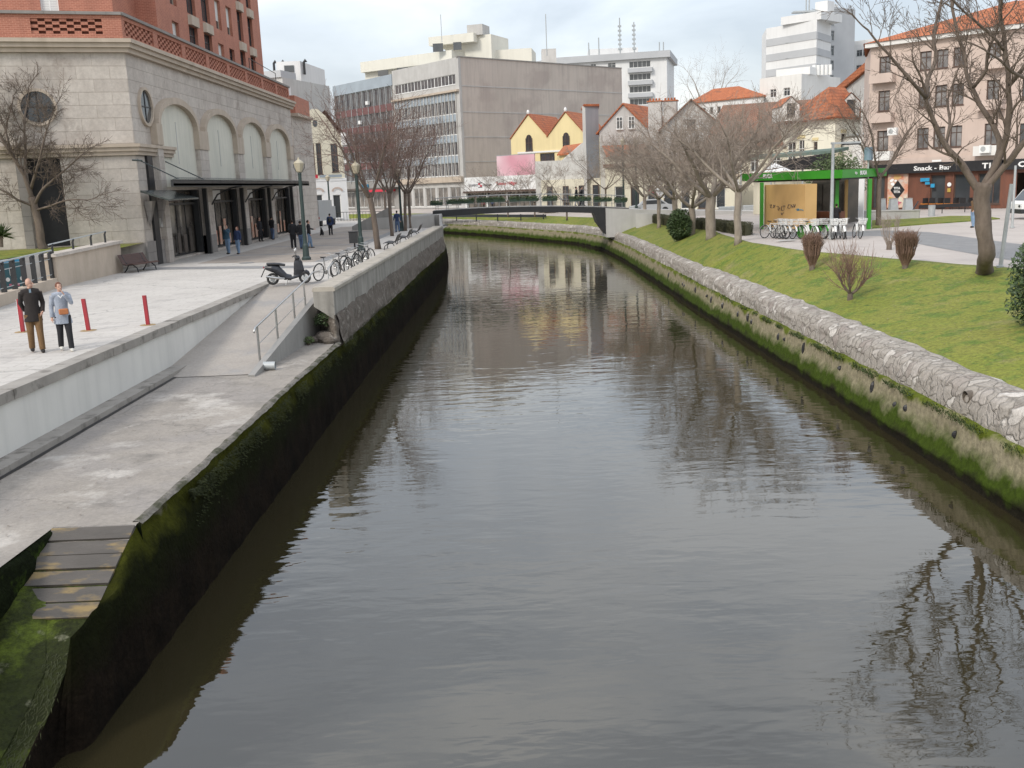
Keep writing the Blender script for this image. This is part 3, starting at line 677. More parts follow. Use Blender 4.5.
# ---------------------------------------------------------------- bridge
t=empty('footbridge',(1.3,92,0),'dark steel arched footbridge with planters crossing the canal','bridge')
def dz(x): return 1.17+.26*(1-((x-1.0)/8.6)**2)-.02*x
mb=MB(); N_=28; X0,X1=-6.9,10.6
for i in range(N_):
    a=X0+(X1-X0)*i/N_; b=X0+(X1-X0)*(i+1)/N_
    mb.prism([(a,90.6),(b,90.6),(b,93.4),(a,93.4)],[dz(a)-.15,dz(b)-.15,dz(b)-.15,dz(a)-.15],[dz(a),dz(b),dz(b),dz(a)])
mb.build('deck',M('concrete'),t)
for yy in (90.5,93.4):
    mb=MB()
    for i in range(N_):
        a=X0+(X1-X0)*i/N_; b=X0+(X1-X0)*(i+1)/N_
        lo=lambda x: dz(x)-.50-.08*abs((x-1)/8)
        mb.prism([(a,yy-.09),(b,yy-.09),(b,yy+.09),(a,yy+.09)],[lo(a),lo(b),lo(b),lo(a)],[dz(a)-.03,dz(b)-.03,dz(b)-.03,dz(a)-.03])
    mb.build('beam',M('dark_metal'),t)
mb=MB(); mb.add([(7.4,90.4,.75),(8.5,90.4,.75),(8.5,93.6,.75),(7.4,93.6,.75),(7.75,90.4,-.3),(8.6,90.4,-.3),(8.6,93.6,-.3),(7.75,93.6,-.3),(8.6,90.4,-1.5),(9.5,90.4,-1.5),(9.5,93.6,-1.5),(8.6,93.6,-1.5)],
  [(0,1,5,4),(1,2,6,5),(2,3,7,6),(3,0,4,7),(4,5,9,8),(5,6,10,9),(6,7,11,10),(7,4,8,11),(0,3,2,1),(8,9,10,11)]); mb.build('leg',M('dark_metal'),t)
for yy in (90.62,93.3):
    mb=MB(); n=19
    for i in range(n): x=X0+.3+(X1-X0-.6)*i/(n-1); mb.box(x-.025,yy-.025,dz(x)-.1,x+.025,yy+.025,dz(x)+1.1)
    for h in (.35,.6,1.05):
        mb.tube([(x_,yy,dz(x_)+h) for x_ in [X0+.3+(X1-X0-.6)*i/12 for i in range(13)]],.03 if h>1 else .010,6)
    mb.build('railing',M('galv_rail'),t)
# planters hung on the railing: separate things
rr=random.Random(8); k=0
PLX=[(-7.0,-6.0),(-5.6,-3.2),(-2.9,-.4),(0,2.5),(2.9,4.2),(5.3,7.2),(7.5,9.0),(9.3,10.4)]
for j,(a,b) in enumerate(PLX):
    o_=empty('planter_box',((a+b)/2,90.45,dz((a+b)/2)+.3),['first','second','third','fourth','fifth','sixth','seventh','eighth'][j]+' green planter box from the left end of the footbridge railing','planter','planters along the footbridge railing')
    MB().box(a,90.28,dz((a+b)/2)+.45,b,90.58,dz((a+b)/2)+.72).build('box',M('planter_green'),o_)
    m_=MB()
    for q in range(int((b-a)*70)):
        x=rr.uniform(a,b); leaf_clump(m_,(x,90.40,dz(x)+.72),.14,.18,.20,4,.09,rr)
    m_.build('foliage',M('leaf'),o_)
# abutments
t2=empty('bridge_abutment',(10,92,0),'pale concrete abutment at the right end of the footbridge','abutment')
mb=MB(); mb.prism([(8.5,90.0),(11.8,90.0),(11.8,94),(8.5,94)],[-1.6,-1.6,-1.6,-1.6],[dz(8.7)-.08,.72,.72,dz(8.7)-.08]); mb.build('wall',M('concrete_light'),t2)
mb=MB(); mb.prism([(10.9,88.2),(15.5,86.5),(15.6,86.8),(11.0,88.5)],-.8,[.45,.35,.35,.45]); mb.prism([(11.8,90.0),(24,90),(24,94),(11.8,94)],[-.2]*4,[.72,.05,.05,.72]); mb.build('side_wall',M('concrete_light'),t2)
t2=empty('bridge_abutment',(-7,90,0),'grey stone abutment with side wall at the left end of the footbridge','abutment')
mb=MB(); mb.prism([(-10.4,88.6),(-6.2,88.2),(-5.5,78.4),(-5.25,78.4),(-5.75,86),(-6.1,90.5),(-6.6,94),(-10.4,94)],-1.5,[.95,1.05,.42,.42,1.0,1.08,1.05,1.0]); mb.build('wall',M('concrete'),t2)
mb=MB(); mb.box(-12.0,87.9,0,-6.6,88.3,1.0); mb.build('side_wall',M('concrete_light'),t2)
t3=empty('stone_steps',(-12,90,0),'stone steps rising from the promenade to the footbridge','steps')
mb=MB()
for i in range(8): mb.box(-13.6+i*.36,88.4,0,-10.4,94,.13*(i+1))
mb.build('stair_flight',M('concrete_light'),t3); MB().prism([(-13.8,88.0),(-10.4,88.0),(-10.4,88.35),(-13.8,88.35)],0,[.35,1.9,1.9,.35]).build('side_wall',M('concrete'),t3)
# canal-side railing behind the bridge on the left promenade and far bank
def railing(name,label,pts,h,nb,m='dark_metal',group=None,bars=True,thick=.035):
    t=empty(name,(pts[0][0],pts[0][1],pts[0][2]),label,'railing',group); mb=MB(); top=[(a,b,c+h) for a,b,c in pts]
    mb.tube(top,thick,6); mb.tube([(a,b,c+.12) for a,b,c in pts],thick*.6,6); mb.build('handrail',M(m),t)
    mb=MB()
    for (a,b) in zip(pts,pts[1:]):
        a=Vector(a);b=Vector(b);n=max(1,int((b-a).length/nb))
        for i in range(n+1): q=a.lerp(b,i/n); mb.box(q.x-thick*.5,q.y-thick*.5,q.z,q.x+thick*.5,q.y+thick*.5,q.z+h)
    o=mb.build('posts',M(m),t); return t
t=railing('metal_railing','dark metal railing at the far end of the left promenade',[(-13.4,112.4,0),(-20,117.5,0),(-30,125,0)],1.0,.5)
fl=G(444,217,0);fr_=G(548,217.5,0)
t=empty('timber_rail',(-2,125,-.6),'dark low timber rail along the top of the far lawn, seen beneath the footbridge','railing')
qa=D(438,216.5,146);qb=D(546,217,120); mb=MB(); mb.bar((qa.x,qa.y,qa.z+.1),(qb.x,qb.y,qb.z+.12),.10,.34); mb.build('rail',M('dark_metal'),t)
for f in (.02,.2,.4,.6,.8,.98): q=qa.lerp(qb,f); MB().box(q.x-.07,q.y-.07,q.z-.6,q.x+.07,q.y+.07,q.z+.35).build('post',M('dark_metal'),t)
# ================================================================ PEOPLE
def remesh(o,vox,mat_=None):
    md=o.modifiers.new('r','REMESH'); md.mode='VOXEL'; md.voxel_size=vox; md.use_smooth_shade=True
    s=o.modifiers.new('s','SMOOTH'); s.factor=.5; s.iterations=2
    dg=bpy.context.evaluated_depsgraph_get(); me=bpy.data.meshes.new_from_object(o.evaluated_get(dg)); old=o.data; o.modifiers.clear(); o.data=me
    if not me.materials: me.materials.append(old.materials[0])
    me.polygons.foreach_set('use_smooth',[True]*len(me.polygons)); return o
def person(label,loc,rz,h,top,bottom,hair,shoes,stride=.0,arms=('down','down'),coat=None,detail=.016,bag=None,skirt=0,hairlen=.0,headturn=0,sit=False,group=None,hat=None,lean=0):
    t=empty('person',loc,label,'person',group,rz); S=lambda x,y,z:(x*h,y*h,z*h)
    st=stride; hips=[(.052,0,.515),(-.052,0,.515)]
    if sit: kn=[(.06,-.24,.50),(-.06,-.24,.50)]; an=[(.06,-.26,.25),(-.06,-.26,.25)]; hips=[(.052,0,.49),(-.052,0,.49)]
    else: kn=[(.056,-st*.55-.012,.285),(-.056,st*.35-.02,.285)]; an=[(.06,-st,.045+max(0,-st)*.3),(-.06,st,.045+max(0,st)*.22)]
    sh=[(.108,0,.815),(-.108,0,.815)]
    def arm(k,i):
        s=1 if i==0 else -1
        return {'down':[(s*.135,.015,.65),(s*.145,-.02,.505),(s*.145,-.04,.45)],'pocket':[(s*.138,.03,.66),(s*.122,-.055,.55),(s*.10,-.075,.515)],
         'back':[(s*.132,.06,.67),(s*.09,.10,.56),(s*.04,.11,.53)],'mouth':[(s*.13,-.09,.70),(s*.045,-.115,.83),(s*.02,-.112,.875)],'fwd':[(s*.13,-.07,.69),(s*.10,-.20,.66),(s*.08,-.25,.665)],
         'swingf':[(s*.135,-.03,.66),(s*.13,-.13,.55),(s*.13,-.165,.51)],'swingb':[(s*.14,.09,.66),(s*.145,.09,.52),(s*.145,.085,.47)]}[k]
    # ----- continuous body
    b=MB()
    b.tube([S(0,0,.49),S(0,0,.56),S(0,-.005,.64),S(0,0,.72),S(0,.005,.79),S(0,.005,.825)],[.078*h,.082*h,.072*h,.082*h,.085*h,.045*h],14,flat=.72)
    b.tube([S(sh[1][0],0,.812),S(0,0,.822),S(sh[0][0],0,.812)],[.036*h,.05*h,.036*h],10)
    b.tube([S(0,.005,.81),S(0,-.002,.88)],[.033*h,.032*h],10)
    hd=Matrix.Rotation(headturn,3,'Z'); 
    def Hh(x,y,z): v=hd@Vector((x,y,z)); return (v.x*h,v.y*h,(.93+v.z)*h)
    b.ell(Hh(0,.004,.012),(.042*h,.052*h,.058*h),14,10); b.ell(Hh(0,-.012,-.022),(.034*h,.042*h,.042*h),12,8)
    b.tube([Hh(0,-.047,.012),Hh(0,-.066,-.012)],[.006*h,.010*h],6); b.tube([Hh(.0,-.05,-.034),Hh(0,-.055,-.035)],[.012*h,.008*h],6)
    for s in(1,-1): b.ell(Hh(s*.043,.005,-.002),(.006*h,.012*h,.017*h),6,5)
    for i in range(2):
        b.tube([S(*hips[i]),S((hips[i][0]+kn[i][0])/2,(hips[i][1]+kn[i][1])/2-.008,(hips[i][2]+kn[i][2])/2),S(*kn[i]),S(kn[i][0]*.5+an[i][0]*.5,(kn[i][1]+an[i][1])/2+.012,(kn[i][2]+an[i][2])/2),S(*an[i])],[.050*h,.040*h,.028*h,.027*h,.019*h],10)
        b.tube([S(an[i][0],an[i][1]+.02,an[i][2]-.025),S(an[i][0],an[i][1]-.06,an[i][2]-.03),S(an[i][0],an[i][1]-.10,an[i][2]-.034)],[.022*h,.022*h,.014*h],8,flat=.8)
        e,w_,hn=arm(arms[i],i); b.tube([S(*sh[i]),S(*e),S(*w_)],[.032*h,.025*h,.016*h],9)
        w_=Vector(w_);hn=Vector(hn);d=(hn-w_).normalized(); pc=w_+d*.028; b.tube([S(*w_),S(*pc),S(*(w_+d*.052))],[.014*h,.022*h,.021*h],8,flat=.5)
        u=d.cross(Vector((1,0,0)) if abs(d.x)<.8 else Vector((0,1,0))).normalized(); inn=Vector((-1 if i==0 else 1,0,0))
        for f in range(4):
            o_=u*(.014-.0093*f); q=w_+d*.050+o_; ln=(.030,.034,.033,.026)[f]; b.tube([S(*q),S(*(q+d*ln*.55)),S(*(q+d*ln*.95+inn*.008))],[.0056*h,.005*h,.004*h],6)
        q=w_+d*.02+u*.015; b.tube([S(*q),S(*(q+u*.012+d*.018)),S(*(q+u*.013+d*.034+inn*.006))],[.0065*h,.0058*h,.0045*h],6)
    remesh(b.build('body',M('skin'),t,shift=False),detail*.6 if detail<.012 else detail*.8)
    # ----- clothes
    c=MB(); L0=coat or .50; fl=(.02 if coat else 0)+(.012 if coat==.40 else 0)
    c.tube([S(0,0,L0),S(0,0,(L0+.60)/2),S(0,-.004,.64),S(0,0,.73),S(0,.004,.80),S(0,.002,.842)],[(.098+fl)*h,(.096+fl*.5)*h,.088*h,.096*h,.094*h,.040*h],16,flat=.74)
    c.tube([S(sh[1][0],0,.812),S(0,.0,.825),S(sh[0][0],0,.812)],[.043*h,.055*h,.043*h],10)
    for i in range(2):
        e,w_,hn=arm(arms[i],i); c.tube([S(*sh[i]),S(*e),S(*w_)],[.037*h,.033*h,.026*h],10)
    if 0:
        c.tube([S(-.05,-.062,.79),S(-.012,-.082,.74)],[.014*h,.009*h],6); c.tube([S(.05,-.062,.79),S(.012,-.082,.74)],[.014*h,.009*h],6)
    jk=remesh(c.build('jacket' if not coat else 'coat',pal(*top),t,shift=False),detail)
    c=MB()
    if skirt: pass
    c.tube([S(0,0,.455),S(0,0,.54),S(0,0,.575)],[.088*h,.086*h,.080*h],14,flat=.74)
    for i in range(2):
        m_=[(kn[i][j]+an[i][j])/2 for j in range(3)]
        c.tube([S(*hips[i]),S(*[(hips[i][j]+kn[i][j])/2 for j in range(3)]),S(*kn[i]),S(*m_),S(an[i][0],an[i][1],an[i][2]-.008)],[.064*h,.055*h,.045*h,.042*h,.039*h],10)
    remesh(c.build('trousers',pal(*bottom),t,shift=False),detail)
    for i in range(2):
        c=MB(); c.tube([S(an[i][0],an[i][1]+.026,an[i][2]-.022),S(an[i][0],an[i][1]-.02,an[i][2]-.020),S(an[i][0],an[i][1]-.07,an[i][2]-.027),S(an[i][0],an[i][1]-.112,an[i][2]-.031)],[.024*h,.030*h,.026*h,.015*h],9,flat=.75)
        remesh(c.build('shoe',pal(*shoes),t,shift=False),detail*.8)
    if hair:
        c=MB(); K=[]
        c.ell(Hh(0,.012,.022),(.047*h,.056*h,.056*h),14,10)
        if hairlen: c.tube([Hh(0,.03,.02),Hh(0,.045,-.04),Hh(0,.045,-.04-hairlen)],[.04*h,.045*h,.03*h],10)
        o=c.build('hair',pal(*hair),t,shift=False); 
        me=o.data
        import bmesh
        bm=bmesh.new(); bm.from_mesh(me); inv=hd.inverted()
        dele=[v for v in bm.verts if (lambda q:(q.y<-.028 and q.z<.040) or (q.y<.0 and q.z<-.005))(inv@Vector((v.co.x/h,v.co.y/h,v.co.z/h-.93)))]
        bmesh.ops.delete(bm,geom=dele,context='VERTS'); bm.to_mesh(me); bm.free()
    # eyes
    for s in (1,-1): 
        e_=MB(); e_.ell(Hh(s*.017,-.0455,.006),(.0055*h,.004*h,.0035*h),6,4); e_.build('eye',M('black'),t,shift=False)
    if bag:
        kind,mn=bag
        if kind=='front':
            c=MB(); c.obox(S(.01,-.115,.585),(.13*h,.045*h,.085*h)); o=c.build('handbag',M(mn),None); o.modifiers.new('b','BEVEL').width=.02; o.parent=t
            tag(o,cat=None); c=MB(); c.tube([S(.05,-.105,.62),S(.02,-.095,.72),S(-.05,-.04,.83),S(-.06,.04,.81)],.006*h,5); c.build('strap',M(mn),o)
        elif kind=='back':
            c=MB(); c.ell(S(0,.115,.70),(.085*h,.05*h,.12*h),10,8); c.build('backpack',M(mn),t,shift=False)
        elif kind=='side':
            c=MB(); c.ell(S(.17,-.03,.56),(.03*h,.055*h,.06*h),8,6); c.build('shoulder_bag',M(mn),t,shift=False)
    return t
pal_=lambda n,c:(n,c)
BK=('cloth_black',(.022,.022,.026)); JN=('jeans',(.10,.15,.25)); LJ=('light_jeans',(.22,.32,.46)); BR=('coat_brown',(.028,.022,.020)); TR=('trousers_brown',(.20,.115,.05)); SH=('shoe_dark',(.02,.018,.016))
GB=('coat_greyblue',(.36,.40,.47)); NV=('navy',(.03,.05,.12)); TL=('teal_coat',(.06,.13,.20)); HB=('hair_dark',(.025,.017,.012)); HR=('hair_red',(.16,.06,.035)); HG=('hair_grey',(.5,.48,.45)); WS=('shoe_white',(.7,.68,.62)); OC=('ochre_jacket',(.17,.10,.05))
q=G(38,352); person('old bald man in a dark brown coat and brown trousers',q,R(28),1.73,BR,TR,None,SH,.06,('pocket','back'),coat=.42,detail=.011,headturn=R(55)).name
tt=bpy.data.objects['person']; 
c=MB(); c.tube([(-.075,.03,1.60),(0,.088,1.585),(.075,.03,1.60),(.08,.035,1.575),(0,.092,1.55),(-.08,.035,1.575)],.012,6); 
MB().obox((0,-.082,1.44),(.045,.03,.09)).build('shirt_collar',M('blue_drum'),tt,shift=False)
q=G(67,350.5); person('woman in a pale blue-grey coat with an orange handbag, hand at her face',q,R(30),1.60,GB,BK,HR,WS,.09,('mouth','down'),coat=.40,detail=.011,bag=('front','bag_orange'),headturn=R(15))
tt=bpy.data.objects['person.001']; MB().tube([(-.05,-.07,1.31),(0,-.10,1.25),(.05,-.07,1.31)],.018,6).build('collar',M('white_paint'),tt,shift=False)
F=.022
person('person in a teal jacket and light jeans holding up a hand outside the shop windows',G(229,254),R(-25),1.72,TL,LJ,HB,SH,.05,('mouth','down'),detail=F)
person('girl with long reddish hair in a navy jacket beside the teal jacket',G(239,254),R(-25),1.6,NV,LJ,HR,SH,.06,('down','down'),detail=F,hairlen=.06)
person('person in black jacket and jeans walking away beside the last shop window',G(273,240),R(160),1.75,BK,JN,HB,SH,.08,('swingf','swingb'),detail=F)
person('leftmost of three people in black jackets standing by the first lamp post',G(294,248.5),R(190),1.78,BK,BK,HB,SH,.03,('pocket','pocket'),detail=F)
person('middle of three people in black jackets, half hidden by the first lamp post',G(302,249),R(170),1.72,BK,JN,HB,SH,.07,('down','pocket'),detail=F)
person('rightmost of three people in black jackets, reaching forward beside the lamp post',G(310,248),R(110),1.72,BK,LJ,HB,SH,.08,('fwd','down'),detail=F)
person('woman in a dark navy coat with a backpack walking alone toward the far railing',G(331,235.3),R(185),1.7,NV,BK,HB,SH,.05,('down','down'),coat=.46,detail=F,bag=('back','black'))
person('person in dark clothes standing in the shop doorway under the canopy',Vector((-18.4,74.2,.02)),R(60),1.72,BK,BK,HB,SH,.02,('down','down'),detail=F)
for k,(x,rz,c1,lab) in enumerate([(6.05,R(95),BK,'left one of the couple crossing the footbridge, in black and pale trousers'),(6.55,R(85),BK,'right one of the couple crossing the footbridge, all in black')]):
    person(lab,Vector((x,92+k*.4,dz(x))),rz,1.72,c1,('pale_trousers',(.3,.3,.33)) if k==0 else BK,HB,SH,.10,('swingf','swingb'),coat=.46,detail=F)
person('person in an ochre jacket, hat and blue jeans walking behind the big tree',G(973,227.5),R(-70),1.72,OC,LJ,('hat_grey',(.3,.29,.28)),SH,.06,('swingf','swingb'),detail=F)
person('person in a brown coat standing on the square behind the green kiosk',G(851,215),R(20),1.65,OC,BK,HB,SH,.03,('pocket','down'),detail=F)
person('person in a dark jacket and red scarf standing beside the kiosk counter',G(836,229.5),R(150),1.5,BK,BK,HB,SH,.03,('down','fwd'),detail=F)
person('person in dark clothes behind the bare trees of the left promenade',G(389,236)+Vector((0,6,0)),R(200),1.7,NV,JN,HB,SH,.08,('swingf','swingb'),detail=F)
# ================================================================ BUILDINGS
# --- large stone and brick corner building on the left
BX=-18.75
cA=(-18.75,51.8); cB=(-18.75,90.0); 
fdir=Vector((-5.05,-1.75)).normalized(); cF=(cA[0]+fdir.x*30,cA[1]+fdir.y*30)
tA=empty('arcade_building',(BX,51.8,0),'pale stone corner building with four tall arches and a red brick upper block','building')
sidepoly=[cA,cB]      # seen from outside (east): left end is cA ? outside is right of A->B when B further: (east) ok
# side facade runs cA -> cB with outside on its right (east)
S=lambda y:y-51.8
pill=[(53.9,57.6),(61.6,64.6),(69.6,72.6),(77.4,80.4),(85.4,88.6)]
opn=[]
doors=[(57.6,61.6),(64.6,69.6),(72.6,77.4),(80.4,85.4)]
pillars=[(60.9,63.3),(69.3,71.7),(77.2,79.6),(85.2,90)]
shops=[(55.15,61.55),(63.45,70.1),(71.85,78.3),(79.95,86.9)]
ops=[(S(a),.12,S(b),3.85) for a,b in shops]
mb=MB(); wall_edge(mb,cA,cB,0,11.2,ops,.6)
fo=[(4.0,1.25,6.2,5.55),(14,1.25,16.2,5.55)]; FW=30
wall_edge(mb,cF,cA,0,11.2,[(FW-5.15,1.25,FW-3.55,5.6)],.9)
wall_edge(mb,cB,(cB[0]-30,cB[1]),0,11.2); mb.poly([(cA[0],cA[1],11.2),(cB[0],cB[1],11.2),(cB[0]-30,cB[1],11.2),(cF[0],cF[1],11.2)])
mb.build('wall',M('stone'),tA)
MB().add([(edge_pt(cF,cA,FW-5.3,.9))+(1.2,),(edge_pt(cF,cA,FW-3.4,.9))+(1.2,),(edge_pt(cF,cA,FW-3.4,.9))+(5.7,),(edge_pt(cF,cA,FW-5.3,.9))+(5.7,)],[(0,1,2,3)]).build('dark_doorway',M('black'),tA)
mb=MB(); ebox(mb,cF,cA,FW-5.55,FW-5.15,0,.18,1.2,5.6); mb.build('door_frame',M('stone_dark'),tA)
# plinth
mb=MB(); ebox(mb,cA,cB,-.12,1.15,0.002,.12,0,1.25); mb.build('plinth',M('stone_dark'),tA)
mb=MB(); ebox(mb,cA,cB,2.0,3.7,0.002,.12,0,1.25); mb.build('plinth',M('stone_dark'),tA)
for a,b in zip([b for a,b in shops],[a for a,b in shops[1:]]+[90]): mb=MB(); ebox(mb,cA,cB,S(a)+.05,S(b)-.05,.002,.31,0,1.1); mb.build('plinth',M('stone_dark'),tA)
# lower cornice with projecting end, upper cornice
def cornice(name,z,h,pr,a0,a1):
    mb=MB()
    for k,(dz0,dz1,p) in enumerate([(0,h*.35,pr*.45),(h*.35,h*.7,pr*.75),(h*.7,h,pr)]):
        mb.prism([(cF[0],cF[1]),(cF[0]+fdir.y*-0+.0,cF[1]),edge_pt(cF,cA,0,-p)][:0] or [edge_pt(cF,cA,0,.01),edge_pt(cF,cA,0,-p),(cA[0]+p,cA[1]-p*.7),(cA[0]+p,a1),(cA[0]-.01,a1),(cA[0]-.01,cA[1])],z+dz0,z+dz1-.003)
    mb.build(name,M('cream_stone'),tA)
cornice('lower_cornice',5.62,.55,.35,0,57.2)
cornice('upper_cornice',10.55,.62,.5,0,90.3)
# balustrade in brick with openwork panels
mb=MB(); pp=[(cF,cA,FW),(cA,cB,38.2)]
frames=MB(); back=MB(); cap=MB()
for (P,Q,W) in pp:
    n=8 if W>35 else 6; w_=W/n
    ebox(cap,P,Q,-.02 if W>35 else 0,W+.02,-.35,.12,12.32,12.46)
    ebox(frames,P,Q,0,W,-.25,.0,11.2,11.42); ebox(frames,P,Q,0,W,-.25,0,12.14,12.32)
    for i in range(n+1):
        s=i*w_; ebox(frames,P,Q,max(0,s-.32 if W>35 else s-.9),min(W,s+.32 if W>35 else s+.9),-.25,.004,11.42,12.14)
    ebox(back,P,Q,.2,W-.2,-.22,-.20,11.3,12.2)  # added dark sheet behind the lattice, its colour stands in for shaded holes
    for i in range(n):
        lat=MB(); a=i*w_+(.32 if W>35 else .9); b=(i+1)*w_-(.32 if W>35 else .9); k=int((b-a)/.30); st=(b-a)/k
        for r_ in range(5):
            z0=11.42+r_*.144
            for j in range(k):
                if (j+r_)%2==0: ebox(lat,P,Q,a+j*st,a+j*st+st*1.02,-.16,-.06,z0,z0+.146)
        lat.build('lattice_panel',M('brick'),tA)
frames.build('balustrade',M('brick'),tA); back.build('hole_shade_sheet',M('hole_shade'),tA); cap.build('balustrade_cap',M('stone_dark'),tA)
# arches
wins=[(55.4,61.0),(63.4,70.0),(71.6,78.2),(79.8,87.2)]
wins=[(55.1,61.6),(63.4,70.2),(71.8,78.4),(79.9,87.0)]
for (a,b) in wins:
    c=(a+b)/2; hw=(b-a)/2; zs=7.3; rise=1.25; K=18
    arc=[(c+hw*math.cos(PI*k/K),zs+rise*math.sin(PI*k/K)) for k in range(K+1)]
    P=lambda y,z,x=.03:(BX+x,y,z)
    mb=MB(); mb.poly([P(a,4.0),P(b,4.0)]+[P(y,z) for y,z in arc]); 
    pn=mb.build('arch_panel',M('arch_board'),tA)
    MB().box(BX+.03,c-.04,5.3,BX+.06,c+.04,7.6).build('slot',M('plaster_grey'),pn)
    mb=MB(); 
    for k in range(K):
        (y0,z0),(y1,z1)=arc[k],arc[k+1]; e=1.0
        o0=(c+(hw+.36)*math.cos(PI*k/K),zs+(rise+.36)*math.sin(PI*k/K)); o1=(c+(hw+.36)*math.cos(PI*(k+1)/K),zs+(rise+.36)*math.sin(PI*(k+1)/K))
        X=BX+.34; I=BX+.0
        mb.quad((X,y0,z0),(X,y1,z1),(X,o1[0],o1[1]),(X,o0[0],o0[1])); mb.quad((I,y0,z0),(I,y1,z1),(X,y1,z1),(X,y0,z0)); mb.quad((I,o0[0],o0[1]),(X,o0[0],o0[1]),(X,o1[0],o1[1]),(I,o1[0],o1[1]))
    mb.build('archivolt',M('cream_stone'),tA)
for (a,b) in [(54.3,55.1)]+[(wins[i][1],wins[i+1][0]) for i in range(3)]+[(87.0,88.2)]:
    mb=MB(); mb.box(BX+.001,a,0,BX+.30,b,6.2); mb.build('pilaster',M('stone'),tA)
    mb=MB(); mb.box(BX+.001,a-.05,6.2,BX+.36,b+.05,7.3); mb.build('pilaster_capital',M('cream_stone'),tA)
# round windows
def ring(A,B,s,z,r,name='round_window'):
    K=28; P=lambda a,rr_,d:(*edge_pt(A,B,s+rr_*math.cos(a),-d),z+rr_*math.sin(a))
    mb=MB()
    for k in range(K):
        a,b=2*PI*k/K,2*PI*(k+1)/K
        mb.quad(P(a,r,.14),P(b,r,.14),P(b,r+.14,.14),P(a,r+.14,.14)); mb.quad(P(a,r,.02),P(b,r,.02),P(b,r,.14),P(a,r,.14)); mb.quad(P(a,r+.14,.14),P(b,r+.14,.14),P(b,r+.14,0),P(a,r+.14,0))
    o=mb.build(name,M('cream_stone'),tA)
    g=MB().poly([P(2*PI*k/K,r,.03) for k in range(K)]).build('pane',M('glass'),o)
    m2=MB(); ebox(m2,A,B,s-.03,s+.03,.03,.06,z-r,z+r); ebox(m2,A,B,s-r,s+r,.03,.058,z-.03,z+.03); m2.build('glazing_bar',M('dark_metal'),o)
ring(cF,cA,FW-4.25,8.0,.74); ring(cA,cB,2.0,8.1,.85)
# drain gap, lamps, doors
MB().box(BX+.002,53.0,0,BX+.13,53.75,5.6).build('dark_gap',M('black'),tA)
for y in (52.4,54.1):
    mb=MB(); mb.add([(BX+.02,y-.3,3.3),(BX+.02,y+.3,3.3),(BX+.45,y+.25,3.3),(BX+.45,y-.25,3.3),(BX+.1,y,1.9)],[(0,1,2,3),(0,4,1),(1,4,2),(2,4,3),(3,4,0)]); mb.build('wall_lamp',M('stone_dark'),tA)
MB().box(BX+.02,54.0,1.9,BX+.14,54.5,2.5).build('wall_plaque',M('concrete_light'),tA)
for i,(a,b) in enumerate(shops):
    w=put_window(tA,cA,cB,S(a)+.001,.13,b-a-.002,3.71,'shop','dark_metal','shop_window')
    w.location.x-=.30
    mb=MB(); mb.box(BX-.2,a,3.0,BX-.12,b,3.12); mb.build('transom',M('dark_metal'),tA)
    for yy_ in (a,b-.45): MB().box(BX-.28,yy_+.02,.13,BX+.02,yy_+.43,3.82).build('door_post',M('dark_metal'),tA)
    MB().box(BX-.24,a+.6,3.2,BX-.22,a+3.4,3.78).build('display_panel',M('sign_white' if i else 'wood_frame'),tA)
    rr=random.Random(i)
    for k in range(5): y=a+.5+k*(b-a-1)/5; MB().box(BX-.34,y,.3,BX-.30,y+.55*rr.uniform(.5,1.2),rr.uniform(.9,2.2)).build('window_display',M(['shop_dark','poster','poster','poster'][i]),tA)
# dark columns of the entrance
for y in (60.7,69.2,77.1,85.1): MB().box(BX+.32,y+.45,0,BX+.56,y+.70,3.9).build('canopy_post',M('dark_metal'),tA)
# canopy
mb=MB(); x1=-16.6
mb.prism([(BX+.3,57.0),(x1,50.4),(x1,84.8),(BX+.3,84.8)],4.0,4.12); mb.box(x1-.08,50.4,3.95,x1,84.8,4.30); mb.bar((BX+.3,57.0,4.15),(x1,50.4,4.1),.08,.3)
for i in range(19): y=57.2+i*1.46; mb.prism([(BX+.3,y),(x1,y),(x1,y+.1),(BX+.3,y+.1)],4.12,[4.5,4.26,4.26,4.5])
cn=mb.build('canopy',M('dark_metal'),tA)
MB().prism([(BX+.3,57.0),(x1,50.4),(x1,84.8),(BX+.3,84.8)],[4.5,4.28,4.28,4.5],[4.54,4.31,4.31,4.54]).build('canopy_glass',M('canopy_glass'),cn)
mb=MB(); mb.prism([(BX+.3,51.0),(-16.6,49.6),(-16.6,54.4),(BX+.3,55.6)],[3.75,3.28,3.30,3.75],[3.85,3.36,3.38,3.85]); 
mb.tube([(BX,51.9,5.4),(-16.9,53.0,4.25)],.03,5); mb.tube([(BX,56,5.4),(-16.9,57,4.3)],.03,5); mb.tube([(BX,51.2,5.35),(BX+.5,51.2,5.3)],.05,5); mb.build('entrance_awning',M('canopy_glass'),tA)
for y in (63,71,79):  # arched brackets
    mb=MB(); mb.tube([(BX+.3,y,2.9),(BX+.7,y,3.5),(BX+1.5,y,3.85),(BX+2.3,y,3.98)],.05,6); mb.build('bracket',M('dark_metal'),tA)
